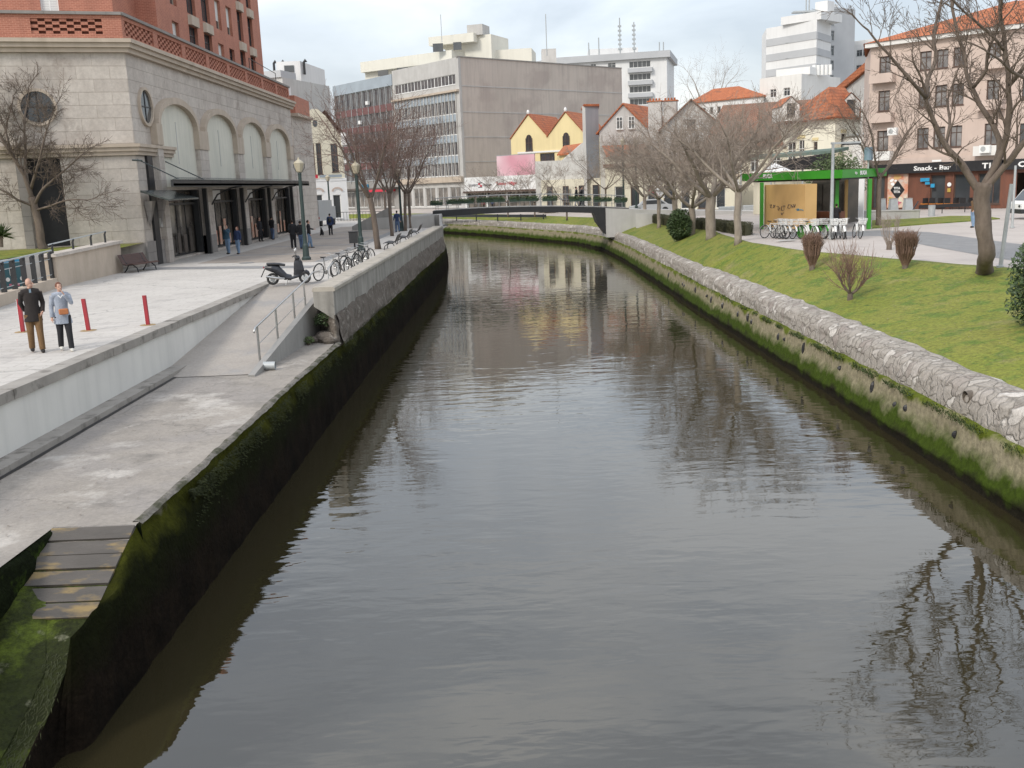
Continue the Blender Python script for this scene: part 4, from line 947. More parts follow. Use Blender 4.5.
# --- brick upper block, set back
TX=-21.0; ty0,ty1=57.0,91.0; 
tops=20.6
cols=[(63.6,1.35,'w'),(66.9,1.35,'w'),(70.4,1.9,'r'),(73.8,1.9,'r'),(77.2,1.5,'w'),(80.2,1.5,'w'),(83.4,1.6,'r'),(86.7,1.6,'r')]
ops=[];bal=MB();rec=[]
for (y,w_,k) in cols:
    for fl in range(3):
        z=12.95 if fl==0 else 15.5+3.05*(fl-1); hh_=1.55 if fl==0 else 2.1
        if k=='w': ops.append((y-ty0,z,y-ty0+w_,z+hh_,'blind' if (fl+int(y))%4 else 'two','cream_stone'))
        else: ops.append((y-ty0,z+.0,y-ty0+w_,z+hh_+.25,'two','dark_metal')); rec.append((y,w_,z))
A_=(TX,ty0);B_=(TX,ty1)
mb=MB(); wall_edge(mb,A_,B_,11.2,tops,ops,.35)
for o in ops: 
    w=put_window(tA,A_,B_,o[0],o[1],o[2]-o[0],o[3]-o[1],o[4],'cream_stone' if o[4]=='blind' else 'dark_metal')
    w.location.x-=.1
fA=(TX-22,ty0-6.0)
fo=[]
for fl in range(3):
    z=12.4+fl*3.15
    fo+= [(7,z,10.6,z+2.2,'blind','white_paint'),(14.6,z,15.4,z+2.2,'blind','white_paint'),(19.2,z,20.1,z+2.2,'blind','white_paint')]
wall_edge(mb,fA,A_,11.2,tops,fo,.35)
for o in fo: put_window(tA,fA,A_,o[0],o[1],o[2]-o[0],o[3]-o[1],o[4],o[5])
wall_edge(mb,B_,(TX-20,ty1),11.2,tops)
mb.build('upper_wall',M('brick'),tA)
for (y,w_,z) in rec[:]:
    if z<26: MB().prism([(TX+.002,y-.05),(TX+.22,y+.1),(TX+.22,y+w_-.1),(TX+.002,y+w_+.05)],[z-.75]*4,[z-.12]*4).build('balcony',M('cream_stone'),tA)
mb=MB(); mb.box(TX,60.4,11.2,TX+1.2,61.8,tops); mb.build('brick_bay',M('brick'),tA)
mb=MB(); mb.tube([(TX+1,82,12.5),(TX+1,82,13.9),(TX+1,91,13.7),(TX+1,91,12.5)],.03,5); mb.build('roof_rail',M('dark_metal'),tA)

# --- low end block and grey rendered apartment house beyond
P0=D(294,100,101);
t=building('brick_annex','low brick topped stone annex at the far end of the arcade building','building',[(-22.6,93),(-19.3,93),(-18.9,100),(-23,100)],10.4,'stone')
mb=MB(); mb.box(-22.6,93.2,10.4,-18.95,99.8,12.0); mb.build('parapet',M('brick'),t); mb=MB(); mb.box(-22.8,92.9,10.2,-18.7,100.1,10.45); mb.build('cornice',M('cream_stone'),t)
mb=MB(); mb.box(-21.9,94,12.0,-20.0,97,13.1); mb.build('roof_unit',M('far_white'),t); 
# grey apartment block
t=building('grey_apartment_block','grey rendered apartment block with blank stained side wall and roof terrace','building',[(-32,128),(-26.9,126),(-23.5,139),(-28,144)],17.2,'plaster_grey',roofm='concrete')
mb=MB(); mb.prism([(-31.5,127.4),(-27.0,125.8),(-26.0,129.8),(-31,131)],17.2,18.0); mb.build('roof_ledge',M('far_grey'),t)
mb=MB(); mb.prism([(-28.6,131),(-25.6,131),(-23.8,138),(-27,139)],17.2,[19.6,19.6,19.2,19.2]); o=mb.build('terrace_room',M('far_white'),t)
MB().box(-27.6,130.9,18.3,-26.4,130.97,19.1).build('window',M('glass'),t)
for x in(-29.0,-28.0,-25.2): MB().tube([(x,131.5,18.0),(x,131.5,19.5),(x+.3,131.5,19.7)],[.16,.15,.26],8).build('roof_vent',M('dark_metal'),t)
# ornate old house
A=(-24.6,117.0);B=(-19.1,119.2)
t=empty('ornate_house',(A[0],A[1],0),'ornate pale old house with curved gable and bright white carved ground floor','house')
W=math.hypot(B[0]-A[0],B[1]-A[1]); poly=[A,B,(-20.9,129),(-26.4,127)]
ops=[(.7,5.6,1.5,8.6),(2.0,5.4,2.6,8.9),(2.8,5.4,3.4,8.9),(4.5,5.6,5.3,8.8)]
lo=[(.6,.3,1.5,3.0),(2.1,.3,3.2,3.1),(4.4,.3,5.3,3.0)]
mb=MB(); wall_edge(mb,A,B,0,9.9,ops); wall_edge(mb,poly[1],poly[2],0,9.9); wall_edge(mb,poly[2],poly[3],0,9.9); wall_edge(mb,poly[3],poly[0],0,9.9)
g=[edge_pt(A,B,s) for s in (.2,.9,1.8,2.6,3.3,4.2,5.0,5.7)]; gz=[9.9,10.7,11.9,12.7,12.7,11.9,10.7,9.9]
mb.poly([(p[0],p[1],z) for p,z in zip(g,gz)]); mb.build('wall',M('plaster_cream'),t)
for o in ops: put_window(t,A,B,o[0],o[1],o[2]-o[0],o[3]-o[1],'grid','wood_frame')
mb=MB(); wall_edge(mb,edge_pt(A,B,-.1,-.25),edge_pt(A,B,W+.1,-.25),0,4.6,lo); ebox(mb,A,B,-.1,W+.1,0,.30,4.6,4.9); mb.build('carved_ground_floor',M('sign_white'),t)
for o in lo: put_window(t,edge_pt(A,B,-.1,-.25),edge_pt(A,B,W+.1,-.25),o[0],o[1],o[2]-o[0],o[3]-o[1],'plain','white_paint','door')
for s in (1.05,2.65,4.85):
    mb=MB()
    for k in range(8):
        a=PI*k/8;b=PI*(k+1)/8; P=lambda an,r:(*edge_pt(A,B,s+r*math.cos(an),-.34),3.4+r*.7*math.sin(an)); mb.quad(P(a,.45),P(b,.45),P(b,.68),P(a,.68))
    mb.build('arch_trim',M('plaster_pink'),t)
mb=MB(); ebox(mb,A,B,1.3,2.7,.36,.42,4.95,5.35); mb.build('red_sign',M('text_red'),t)
mb=MB(); ebox(mb,A,B,2.9,5.5,.36,.42,5.0,5.3); mb.build('blue_sign',M('blue_panel'),t)
ov=MB().poly([(*edge_pt(A,B,2.9+.28*math.cos(2*PI*k/14),-.03),11.1+.4*math.sin(2*PI*k/14)) for k in range(14)]).build('oval_window',M('glass'),t)
mb=MB(); a=edge_pt(A,B,4.1);b=edge_pt(A,B,6.2); mb.add([(a[0],a[1]+.2,12.6),(b[0],b[1]+.2,9.9),(b[0]-1.6,b[1]+9,9.9),(a[0]-1.6,a[1]+9,12.6),(a[0]-3,a[1],9.8),(a[0]-4,a[1]+9,9.8)],[(0,1,2,3),(0,3,5,4)]); mb.build('roof',M('roof_tile'),t)
mb=MB(); mb.box(-19.2,118.9,8.6,-18.6,119.4,10.0); mb.build('air_conditioner',M('white_paint'),t)

# --- office block with maroon panels (C) and finned office with blank wall (D)
Cn=Vector((-7.1,160.0)); dl=Vector((-24.3,31)).normalized()   # corner and direction to the far left
ang=math.atan2(-dl.y,-dl.x)
WD=19.2; WCc=20.5
pD=[tuple(Cn+dl*WD),tuple(Cn),(20.9,186.0),tuple(Cn+dl*WD+Vector((24,26)))]
tD=empty('concrete_office_block',(Cn.x,Cn.y,0),'grey office block with white vertical fins and a huge blank stained side wall','office building')
A,B=pD[0],pD[1]; ops=[]
rows=[5.05+i*3.15 for i in range(4)]
ops=[(.5,z,WD-.9,z+2.0) for z in rows]+[(.6,18.9,WD-.9,20.4)]
gr=[(1+i*3.6,.3,3.9+i*3.6,3.3) for i in range(5)]
mb=MB(); wall_edge(mb,A,B,0,22.8,ops+gr,.3); mb.build('wall',M('concrete_light'),tD)
mb=MB(); wall_edge(mb,pD[1],pD[2],0,22.8); wall_edge(mb,pD[2],pD[3],0,22.8); wall_edge(mb,pD[3],pD[0],0,22.8); mb.poly([(p[0],p[1],22.6) for p in pD]); mb.build('blank_side_wall',M('blank_wall'),tD)
mb=MB()
L=math.hypot(pD[2][0]-pD[1][0],pD[2][1]-pD[1][1])
for z in (7.0,10.8,14.6,18.5): ebox(mb,pD[1],pD[2],0,L,0,.05,z,z+.16)
ebox(mb,pD[1],pD[2],0,.5,.0,.06,0,22.8); mb.build('string_course',M('concrete_light'),tD)
mb=MB(); ebox(mb,pD[1],pD[2],-.2,L,-.3,.12,22.8,22.95); mb.build('parapet_cap',M('concrete'),tD)
for o in ops: 
    for k in range(9):
        w_=(o[2]-o[0])/9; put_window(tD,A,B,o[0]+k*w_,o[1],w_-.001,o[3]-o[1],'pair','white_paint')
for o in gr: put_window(tD,A,B,o[0],o[1],o[2]-o[0],o[3]-o[1],'shop','white_paint','shop_window')
for z in rows: mb=MB(); ebox(mb,A,B,.5,WD-.9,.002,.06,z+2.0,z+3.05); mb.build('spandrel_panel',M('blue_panel'),tD)
mb=MB(); ebox(mb,A,B,0,WD,0,.5,4.05,4.9); mb.build('shop_canopy',M('cream_stone'),tD)
for k in range(19):
    s=.5+k*(WD-1.4)/18; mb=MB(); ebox(mb,A,B,s-.06,s+.06,.07,.17,4.9,17.75); mb.build('fin',M('fin_white'),tD)
mb=MB(); ebox(mb,A,B,0,WD,0,.5,17.75,18.05); mb.build('fin_beam',M('cream_stone'),tD)
tC=empty('maroon_office_block',(A[0],A[1],0),'office block with maroon panels and window bands behind the bare trees','office building')
A2=tuple(Vector(A)+dl*WCc); 
ops=[(.3,5.05+i*3.15,WCc-.3,7.0+i*3.15) for i in range(4)]+[(.3,17.6,WCc-.3,20.4)]
gr=[(1+i*4.6,.3,5+i*4.6,3.1) for i in range(4)]
poly=[A2,A,tuple(Vector(A)+Vector((14,16))),tuple(Vector(A2)+Vector((14,16)))]
mb=MB(); wall_edge(mb,A2,A,0,20.5,ops+gr,.3)
for i in range(1,4): wall_edge(mb,poly[i],poly[(i+1)%4],0,20.5)
mb.build('wall',M('concrete'),tC)
for o in ops:
    for k in range(10):
        w_=(o[2]-o[0])/10; put_window(tC,A2,A,o[0]+k*w_,o[1],w_-.001,o[3]-o[1],'pair','galv')
for o in gr: put_window(tC,A2,A,o[0],o[1],o[2]-o[0],o[3]-o[1],'shop','white_paint','shop_window')
for i in range(4):
    z=7.0+i*3.15; mb=MB(); ebox(mb,A2,A,0,WCc,.002,.08,z,z+1.2); mb.build('spandrel_panel',M('maroon'),tC)
mb=MB(); ebox(mb,A2,A,0,WCc,-.3,.15,20.5,22.3); mb.poly([(p[0],p[1],20.5) for p in poly]); mb.build('roof_parapet',M('blue_panel'),tC)
for k in range(11):
    s=.3+k*(WCc-.6)/10; mb=MB(); ebox(mb,A2,A,s-.06,s+.06,.09,.16,4.6,20.5); mb.build('fin',M('galv'),tC)
mb=MB(); ebox(mb,A2,A,1,WCc,0,1.5,3.4,3.7); mb.build('shop_canopy',M('shop_dark'),tC)
mb=MB(); ebox(mb,A2,A,12.0,19.5,.1,1.6,3.0,3.38); mb.build('red_awning',M('text_red'),tC)
mb=MB(); ebox(mb,A2,A,8.0,10.5,.1,.3,3.8,4.4); mb.build('blue_sign',M('blue_sign'),tC)
# small white wall boxes
for (s,z) in [(3,8.4),(9,14.9),(14,11.6),(17,8.7),(6,5.8),(12,18.0)]:
    mb=MB(); ebox(mb,A2,A,s,s+.8,.1,.5,z,z+.6); mb.build('air_conditioner',M('white_paint'),tC)
# --- cream block with stepped penthouses behind (E)
t=empty('cream_rooftop_block',(-22,198,0),'cream apartment block with stepped penthouses rising behind the office block','building')
def dpt(u,Y): p=D(u,180,Y); return (p.x,p.y)
def uvbox(u0,u1,Y0,Y1,z0,z1,m,name,t,dp=8):
    a=dpt(u0,Y0);b=dpt(u1,Y1); e=(Vector(b)-Vector(a)).normalized(); n=Vector((-e.y,e.x))*dp
    mb=MB(); mb.prism([a,b,(b[0]+n.x,b[1]+n.y),(a[0]+n.x,a[1]+n.y)],z0,z1); return mb.build(name,M(m),t),a,b
uvbox(372,537,212,196,0,24.5,'far_cream','wall',t,14)
uvbox(372,455,211,199,24.5,26.6,'far_cream','penthouse',t,10)
o,a,b=uvbox(368,458,210,197,26.6,28.6,'far_cream','roof_slab',t,13)
uvbox(452,497,202,198,26.0,31.3,'far_cream','penthouse',t,8)
uvbox(436,480,201,197.3,30.0,31.6,'far_cream','roof_slab',t,9)
uvbox(497,536,200,199,24.5,28.6,'far_cream','penthouse',t,8)
uvbox(474,489,199,198,31.3,33.2,'concrete_light','roof_tank',t,4)
for (u0,u1,z0,z1) in [(404,414,24.9,26.4),(416,424,25.0,26.3),(385,395,25.1,26.2),(460,468,28.6,30.0),(440,450,28.4,29.9)]:
    a=dpt(u0,197.5 if u0>430 else 203-.07*(u0-400)*1);b=dpt(u1,197.4 if u0>430 else 203-.07*(u1-400)); mb=MB(); ebox(mb,a,b,0,(Vector(b)-Vector(a)).length,0,.15,z0,z1); mb.build('window',M('glass'),t)
uvbox(546,560,190,190,22,27.2,'plaster_grey','chimney',t,3); 
mb=MB(); q=D(549,120,190); mb.tube([(q.x,q.y,26),(q.x,q.y,33.2)],.09,5); mb.build('antenna_mast',M('galv'),t)
mb=MB(); q=D(446,120,197); mb.tube([(q.x,q.y,30),(q.x,q.y,35)],.07,5); mb.build('antenna_mast',M('galv'),t)
# --- white balcony tower (F)
a=dpt(560,268);b=dpt(668,262)
W=math.hypot(b[0]-a[0],b[1]-a[1]); ops=[]
ops=[(s,z,s+w_,z+1.6,st,'white_paint') for z in [3.5+3.05*k for k in range(10)] for (s,w_,st) in [(2.4,2.4,'three'),(8.8,1.4,'two'),(13.2,2.0,'two'),(18.6,5.4,'many')]]
polyF=[a,b,(b[0]+4,b[1]+22),(a[0]-4,a[1]+24)]
c=dpt(514,285)
t=building('balcony_tower','white apartment tower with glazed balconies and rooftop aerials behind the blank wall','apartment tower',[c,a,b,(b[0]+5,b[1]+20),(c[0],c[1]+20)],33.2,'far_white',{1:ops},roofm='far_grey')
mb=MB(); mb.prism([inset([c,a,b,(b[0]+5,b[1]+20),(c[0],c[1]+20)],k,-.9) for k in range(5)],33.0,34.6); mb.build('roof_band',M('far_grey'),t)
for z in [2.3+3.05*k for k in range(10)]:
    mb=MB(); ebox(mb,a,b,18.3,24.5,.0,1.1,z,z+1.05); mb.build('balcony',M('far_grey'),t); mb=MB(); ebox(mb,a,b,1.6,5.6,0,1.1,z,z+1.0); mb.build('balcony',M('far_grey'),t)
uvbox(592,640,268,268,34.6,36.4,'far_white','roof_room',t,6)
for u,h in ((621,42.5),(635,41.5),(600,38.5),(590,37.5),(664,37),(660,37)):
    q=D(u,100,268); mb=MB(); mb.tube([(q.x,q.y,34),(q.x,q.y,34+(h-34)*1.15)],.16,5)
    if h>40:
        for k in range(6): mb.box(q.x-.5,q.y-.2,36+k*1.1,q.x+.4,q.y+.2,36.45+k*1.1)
    mb.build('aerial',M('galv'),t)
# --- yellow twin gabled house
yb=R(-22); p0=D(512,170,148); Lh=6.1
e=Vector((math.cos(yb),math.sin(yb))); m_=Vector((-e.y,e.x))
t=empty('yellow_house',(p0.x,p0.y,0),'yellow house with two steep gables and orange tile roofs','house')
Wt=11.2; A=(p0.x,p0.y); B=(A[0]+e.x*Wt,A[1]+e.y*Wt)
zE=9.75
mb=MB(); ops=[(1.2,6.5,2.1,7.5,'two'),(2.7,6.5,3.6,7.5,'two'),(4.4,6.4,6.6,7.5,'three'),(7.2,6.4,8.4,7.5,'two')]
wall_edge(mb,A,B,0,zE,ops); P=lambda s,z:(*edge_pt(A,B,s),z)
for k in (0,1): s0=k*Wt/2; mb.poly([P(s0,zE),P(s0+Wt/2,zE),P(s0+Wt/4,zE+3.15)])
pl=[A,B,(B[0]+m_.x*12,B[1]+m_.y*12),(A[0]+m_.x*12,A[1]+m_.y*12)]
for k in (1,2,3): wall_edge(mb,pl[k],pl[(k+1)%4],0,zE)
mb.build('wall',M('plaster_yellow'),t)
for o in ops: put_window(t,A,B,o[0],o[1],o[2]-o[0],o[3]-o[1],o[4],'wood_frame')
mb=MB(); ebox(mb,A,B,1.0,Wt,.0,.12,7.62,7.85); mb.build('white_band',M('white_paint'),t)
for k in (0,1):
    s0=k*Wt/2; mb=MB()
    a0=P(s0-.1,zE-.05);b0=P(s0+Wt/4,zE+3.25);c0=P(s0+Wt/2+.1,zE-.05)
    def bk(p): return (p[0]+m_.x*12,p[1]+m_.y*12,p[2])
    def fw(p): return (p[0]-m_.x*.15,p[1]-m_.y*.15,p[2])
    up=lambda p:(p[0],p[1],p[2]+.16)
    mb.add([fw(a0),fw(b0),fw(c0),bk(a0),bk(b0),bk(c0)]+[up(fw(a0)),up(fw(b0)),up(fw(c0)),up(bk(a0)),up(bk(b0)),up(bk(c0))],[(6,7,10,9),(7,8,11,10),(0,1,7,6),(1,2,8,7),(0,3,4,1),(1,4,5,2)])
    mb.build('roof',M('roof_tile'),t)
    fz=MB(); q=P(s0+Wt/4,zE+3.4); fz.ell((q[0],q[1],q[2]+.15),(.22,.22,.35),6,4); fz.build('finial',M('white_paint'),t)
    sc_=s0+Wt/4; K=10
    w_=MB().poly([(*edge_pt(A,B,sc_+x,-.06),z) for x,z in [(-.42,8.0),(.42,8.0)]+[(.42*math.cos(PI*i/K),9.7+.5*math.sin(PI*i/K)) for i in range(K+1)]]).build('window',M('glass'),t)
    mb=MB(); ebox(mb,A,B,sc_-.03,sc_+.03,.06,.12,8,10.1); ebox(mb,A,B,sc_-.42,sc_+.42,.06,.11,9.0,9.07); ebox(mb,A,B,sc_-.55,sc_+.55,.0,.15,7.85,8.0); ebox(mb,A,B,sc_-.5,sc_-.42,0,.13,8,9.7); ebox(mb,A,B,sc_+.42,sc_+.5,0,.13,8,9.7); mb.build('frame',M('wood_frame'),w_)
mb=MB(); a=D(556,150,137);b=D(583,146,135); mb.add([(a.x,a.y-2.2,7.0),(b.x+.8,b.y-2.2,7.2),(b.x+1.2,b.y+2,8.5),(a.x+1.2,a.y+2,8.2),(a.x,a.y-2.2,6.8),(b.x+.8,b.y-2.2,7.0)],[(0,1,2,3),(4,5,1,0)]); mb.build('porch_roof',M('roof_tile'),t)
mb=MB(); mb.prism([(a.x+.3,a.y-1.9),(b.x+.6,b.y-1.9),(b.x+.6,b.y+2),(a.x+.3,a.y+2)],0,6.85); mb.build('porch_wall',M('plaster_yellow'),t)
# --- grey windowless building with tall slab
t=empty('grey_slab_building',(8,126,0),'blank grey rendered building with a tall dark grey firewall slab','building')
a=dpt(529,129);a2=dpt(584,125)
mb=MB(); mb.prism([dpt(535.5,130),dpt(584,125.2),dpt(584,131),dpt(535.5,135)],0,[6.1,6.0,6.0,6.1]); mb.build('wall',M('plaster_grey'),t)
mb=MB(); q0=dpt(564,127.1);q1=dpt(584,125.1); mb.prism([q0,q1,(q1[0],q1[1]+4),(q0[0],q0[1]+4)],[5.9,5.9,5.9,5.9],[6.12,8.0,8.0,6.12]); mb.build('side_gable',M('plaster_grey'),t)
a=dpt(584,124);b=dpt(587,123.6);c=dpt(600,124.4)
mb=MB(); mb.prism([a,b,(b[0]+.6,b[1]+7),(a[0]+.6,a[1]+7)],0,12.2); mb.build('slab_edge',M('plaster_grey'),t)
mb=MB(); mb.prism([b,c,(c[0]+.6,c[1]+7),(b[0]+.6,b[1]+7)],3.6,12.15); mb.build('slab',M('stone_dark') if False else mat('slab_grey',(.30,.31,.33),(.26,.27,.285),.4,.8,streak=((.20,.20,.21),.4)),t)
mb=MB(); mb.prism([(b[0]-.2,b[1]-.2),(c[0]+.1,c[1]-.2),(c[0]+.6,c[1]+7),(b[0],b[1]+7)],12.15,12.4); mb.build('slab_cap',M('roof_tile'),t)
mb=MB(); mb.prism([dpt(541,128),dpt(600,123.4),dpt(600,130),dpt(541,134)],0,3.7); mb.build('lower_wall',M('plaster_cream'),t)
for u in (546,562,578,592):
    a=dpt(u,127.6-(u-530)*.066);b=dpt(u+6,127.6-(u-524)*.066); put_window(t,a,b,0,.3,.8,2.6,'plain','wood_frame','door')
# --- grey gabled house with chimneys
def gable_house(name,label,uL,uR,Y,zE,hr,dep,wm,rm,wins=(),z0=0,YR=None,cat='house',sh=0):
    YR=YR or Y; A=dpt(uL,Y);B=dpt(uR,YR); W=(Vector(B)-Vector(A)).length; e=(Vector(B)-Vector(A))/W; m=Vector((-e.y,e.x)); dv=m*dep+e*sh
    t=empty(name,(A[0],A[1],0),label,cat); P=lambda s,z,d=0:(A[0]+e.x*s+dv.x*d,A[1]+e.y*s+dv.y*d,z)
    mb=MB(); wall_edge(mb,A,B,0,zE,[o for o in wins if o[3]<zE]); mb.poly([P(0,zE),P(W,zE),P(W/2,zE+hr)])
    pl=[A,B,(B[0]+dv.x,B[1]+dv.y),(A[0]+dv.x,A[1]+dv.y)]
    for k in (1,2,3): wall_edge(mb,pl[k],pl[(k+1)%4],0,zE)
    mb.build('wall',M(wm),t)
    for o in wins:
        if o[3]<zE: put_window(t,A,B,o[0],o[1],o[2]-o[0],o[3]-o[1],o[4],o[5])
        else:
            w=put_window(t,edge_pt(A,B,0,-.18),edge_pt(A,B,W,-.18),o[0],o[1],o[2]-o[0],o[3]-o[1],o[4],o[5])
    ov=.35; mb=MB(); k=hr/(W/2); lo=zE-ov*k+.03; tp=zE+hr+.05
    V=[P(-ov,lo,-.02),P(W/2,tp,-.02),P(W+ov,lo,-.02),P(-ov,lo,1),P(W/2,tp,1),P(W+ov,lo,1)]; V2=[(a,b,c+.18) for a,b,c in V]
    mb.add(V+V2,[(6,7,10,9),(7,8,11,10),(0,1,7,6),(1,2,8,7),(0,3,4,1),(1,4,5,2),(3,9,10,4),(4,10,11,5),(0,6,9,3),(2,5,11,8)]); mb.build('roof',M(rm),t)
    return t,A,B,P,W
t,A,B,P,W=gable_house('grey_gable_house','pale grey gabled house with two small attic windows and brick capped chimneys',600.5,649,121,9.0,2.95,10,'plaster_grey','roof_tile',[(2.0,9.2,2.75,10.6,'grid','white_paint'),(3.4,9.2,4.15,10.6,'grid','white_paint'),(1.4,4.2,2.4,6.6,'grid','wood_frame')],sh=5)
for (u0,u1) in ((649,662),(664,677)):
    a=dpt(u0,119);b=dpt(u1,118.6); mb=MB(); ebox(mb,a,b,0,(Vector(b)-Vector(a)).length,-1.3,0,5,12.0); c=mb.build('chimney',M('plaster_grey'),t)
    mb=MB(); ebox(mb,a,b,-.12,(Vector(b)-Vector(a)).length+.12,-1.4,.12,12.0,12.12); 
    for k in range(4): mb.cyl(*edge_pt(a,b,.2+k*.35,.5),12.1,12.4,.13,.11,7)
    mb.build('chimney_cap',M('roof_tile'),c)
mb=MB(); a=dpt(606,117);b=dpt(650,116.5); mb.add([(a[0],a[1]-.5,6.2),(b[0],b[1]-.5,6.2),(b[0],b[1]+4,7.4),(a[0],a[1]+4,7.4),(a[0],a[1]-.5,6.0),(b[0],b[1]-.5,6.0)],[(0,1,2,3),(4,5,1,0)]); mb.build('lean_to_roof',M('roof_tile'),t)
mb=MB(); mb.prism([(a[0]+.3,a[1]),(b[0],b[1]),(b[0],b[1]+4),(a[0]+.3,a[1]+4)],0,5.95); mb.build('lean_to_wall',M('plaster_cream'),t)
for k in range(4): put_window(t,(a[0]+.3,a[1]),(b[0],b[1]),.5+k*1.25,.4,.8,2.5,'plain','wood_frame','door')
# --- second grey gable with the long old roof
t,A,B,P,W=gable_house('long_roof_house','weathered grey gabled house with a long brown tiled roof behind the bare trees',662,721,116,8.8,2.95,20,'plaster_grey','roof_old',[(2.9,8.6,3.8,9.7,'grid','wood_frame')],sh=3)
a=dpt(700,112);b=dpt(812,106); W2=(Vector(b)-Vector(a)).length
mb=MB(); e=(Vector(b)-Vector(a))/W2; n=Vector((-e.y,e.x))
Q=lambda s,d,z:(a[0]+e.x*s+n.x*d,a[1]+e.y*s+n.y*d,z)
mb.add([Q(0,0,6.2),Q(W2,0,6.0),Q(W2,8,11.2),Q(0,8,11.3),Q(0,0,6.0),Q(W2,0,5.8)],[(0,1,2,3),(4,5,1,0)]); mb.build('long_roof',M('roof_old'),t)
ops=[(1+i*2.3,3.6,1.9+i*2.3,5.2,'grid','white_paint') for i in range(4)]+[(2.3,.1,4.4,3.0,'plain','white_paint')]
mb=MB(); wall_edge(mb,a,b,0,6.1,ops); mb.build('long_wall',M('plaster_cream'),t)
for o in ops[:4]: put_window(t,a,b,o[0],o[1],o[2]-o[0],o[3]-o[1],o[4],o[5])
mb=MB(); ebox(mb,a,b,2.3,4.4,-.2,-.12,.1,3.0); mb.build('garage_door',M('sign_white'),t)
mb=MB(); ebox(mb,a,b,0,W2,.01,.12,3.25,3.5); mb.build('string_course',M('cream_stone'),t)
a=dpt(606,109);b=dpt(735,101)
t=building('cream_terrace','long low cream terrace with doors behind the bare trees','house',[a,b,(b[0]+1,b[1]+5),(a[0]+1,a[1]+6)],4.7,'plaster_cream',{0:[(1.0+i*1.9,.2,2.0+i*1.9,2.7,'plain','wood_frame' if i%2 else 'white_paint') for i in range(7)]},roof='slab',roofm='roof_old')
# --- clothing shop with white sign and billboard
a=dpt(464,146);b=dpt(541,138)
W=(Vector(b)-Vector(a)).length
t=building('clothing_shop','low white fronted clothing shop with dark glass beneath its sign band','shop',[a,b,(b[0]+2,b[1]+5),(a[0]+2,a[1]+5)],4.55,'sign_white',{0:[(.5,.1,3.9,2.3,'shop','dark_metal'),(4.1,.1,7.4,2.3,'shop','dark_metal'),(7.6,.1,W-.3,2.3,'shop','dark_metal')]})
mb=MB(); ebox(mb,a,b,.2,W,.0,.6,2.35,2.62); mb.build('fascia',M('wood_frame'),t)
text(t,'TOMMY',a,b,.75,3.25,.50,'text_dark',off=.03,sx=1.0); text(t,'HILFIGER',a,b,3.35,3.25,.42,'text_dark',off=.03)
mb=MB(); ebox(mb,a,b,2.60,2.92,.01,.05,3.45,3.70);  ebox(mb,a,b,2.92,3.22,.01,.05,3.2,3.45); mb.build('logo_red',M('text_red'),t)
mb=MB(); ebox(mb,a,b,2.55,3.27,.01,.045,3.10,3.19); ebox(mb,a,b,2.55,3.27,.01,.045,3.71,3.80); mb.build('logo_navy',M('text_dark'),t)
text(t,'Tommy Hilfiger',a,b,5.75,3.35,.58,'text_red',off=.03,bold=.012)
a=dpt(497.5,143.5);b=dpt(535,139.2); W=(Vector(b)-Vector(a)).length
t=empty('billboard',(a[0],a[1],4.6),'large faded pink and red billboard above the white shop front','billboard')
mb=MB(); ebox(mb,a,b,0,W,-.2,.0,4.1,7.3); mb.build('panel',M('red_panel'),t)
mb=MB(); ebox(mb,a,b,-.05,W+.05,-.25,.02,4.02,4.1); ebox(mb,a,b,-.05,W+.05,-.25,.02,7.3,7.38); 
for s in (.4,W-.4): ebox(mb,a,b,s-.06,s+.06,-.35,-.2,3.8,7.3)
mb.build('frame',M('galv'),t)
# --- distant red roof strip
a=dpt(690,178);b=dpt(763,168); 
t=building('long_white_house','long white house with a bright red tiled roof on the skyline','house',[a,b,(b[0]+2,b[1]+9),(a[0]+2,a[1]+9)],15.8,'far_white',{0:[(1+i*1.5,13.6,1.7+i*1.5,14.8,'plain','white_paint') for i in range(6)]},roof=None)
roof_shape(t,[a,b,(b[0]+2,b[1]+9),(a[0]+2,a[1]+9)],15.8,2.3,'hip','roof_tile')
# --- white tower (H)
a=dpt(765,226);b=dpt(814,216);c=dpt(828,224)
t=building('white_tower','tall white office tower with grey horizontal bands on the skyline','tower',[a,b,c,(c[0]-4,c[1]+12),(a[0]+2,a[1]+12)],34.0,'far_white')
for k in range(7):
    z=11.3+3.15*k
    mb=MB(); ebox(mb,a,b,.0,(Vector(b)-Vector(a)).length,.002,.10,z,z+1.5); mb.build('band',M('far_grey'),t)
    mb=MB(); Lc=(Vector(c)-Vector(b)).length; ebox(mb,b,c,.1,Lc,.002,.12,z,z+1.4); mb.build('ribbon_window',M('far_grey'),t)
    for i in range(2): put_window(t,edge_pt(b,c,0,-.14),edge_pt(b,c,9,-.14),.5+i*1.5,z+.1,1.3,1.15,'two','galv')
    put_window(t,edge_pt(a,b,0,-.12),edge_pt(a,b,9,-.12),5.2,z+.2,.6,1.2,'plain','galv')
a2=dpt(779,222);b2=dpt(818,215.5)
mb=MB(); ebox(mb,a2,b2,0,(Vector(b2)-Vector(a2)).length,-9,0,34.0,35.6); mb.build('penthouse',M('far_white'),t)
mb=MB(); a3=dpt(812,224);b3=dpt(824,222); ebox(mb,a3,b3,0,(Vector(b3)-Vector(a3)).length,-3,0,34,38.6); mb.build('lift_room',M('far_white'),t)
mb=MB()
for u in (806,809): q=D(u,20,224); mb.tube([(q.x,q.y,35),(q.x,q.y,41)],.15,5)
mb.box(q.x-3.5,q.y-1,36.6,q.x+1.5,q.y+1,36.9); mb.build('aerial',M('galv'),t)
a=dpt(826,230);b=dpt(851,236)
ops=[(.5,9.5+3.15*k,2.0,11.6+3.15*k,'two','galv') for k in range(9)]
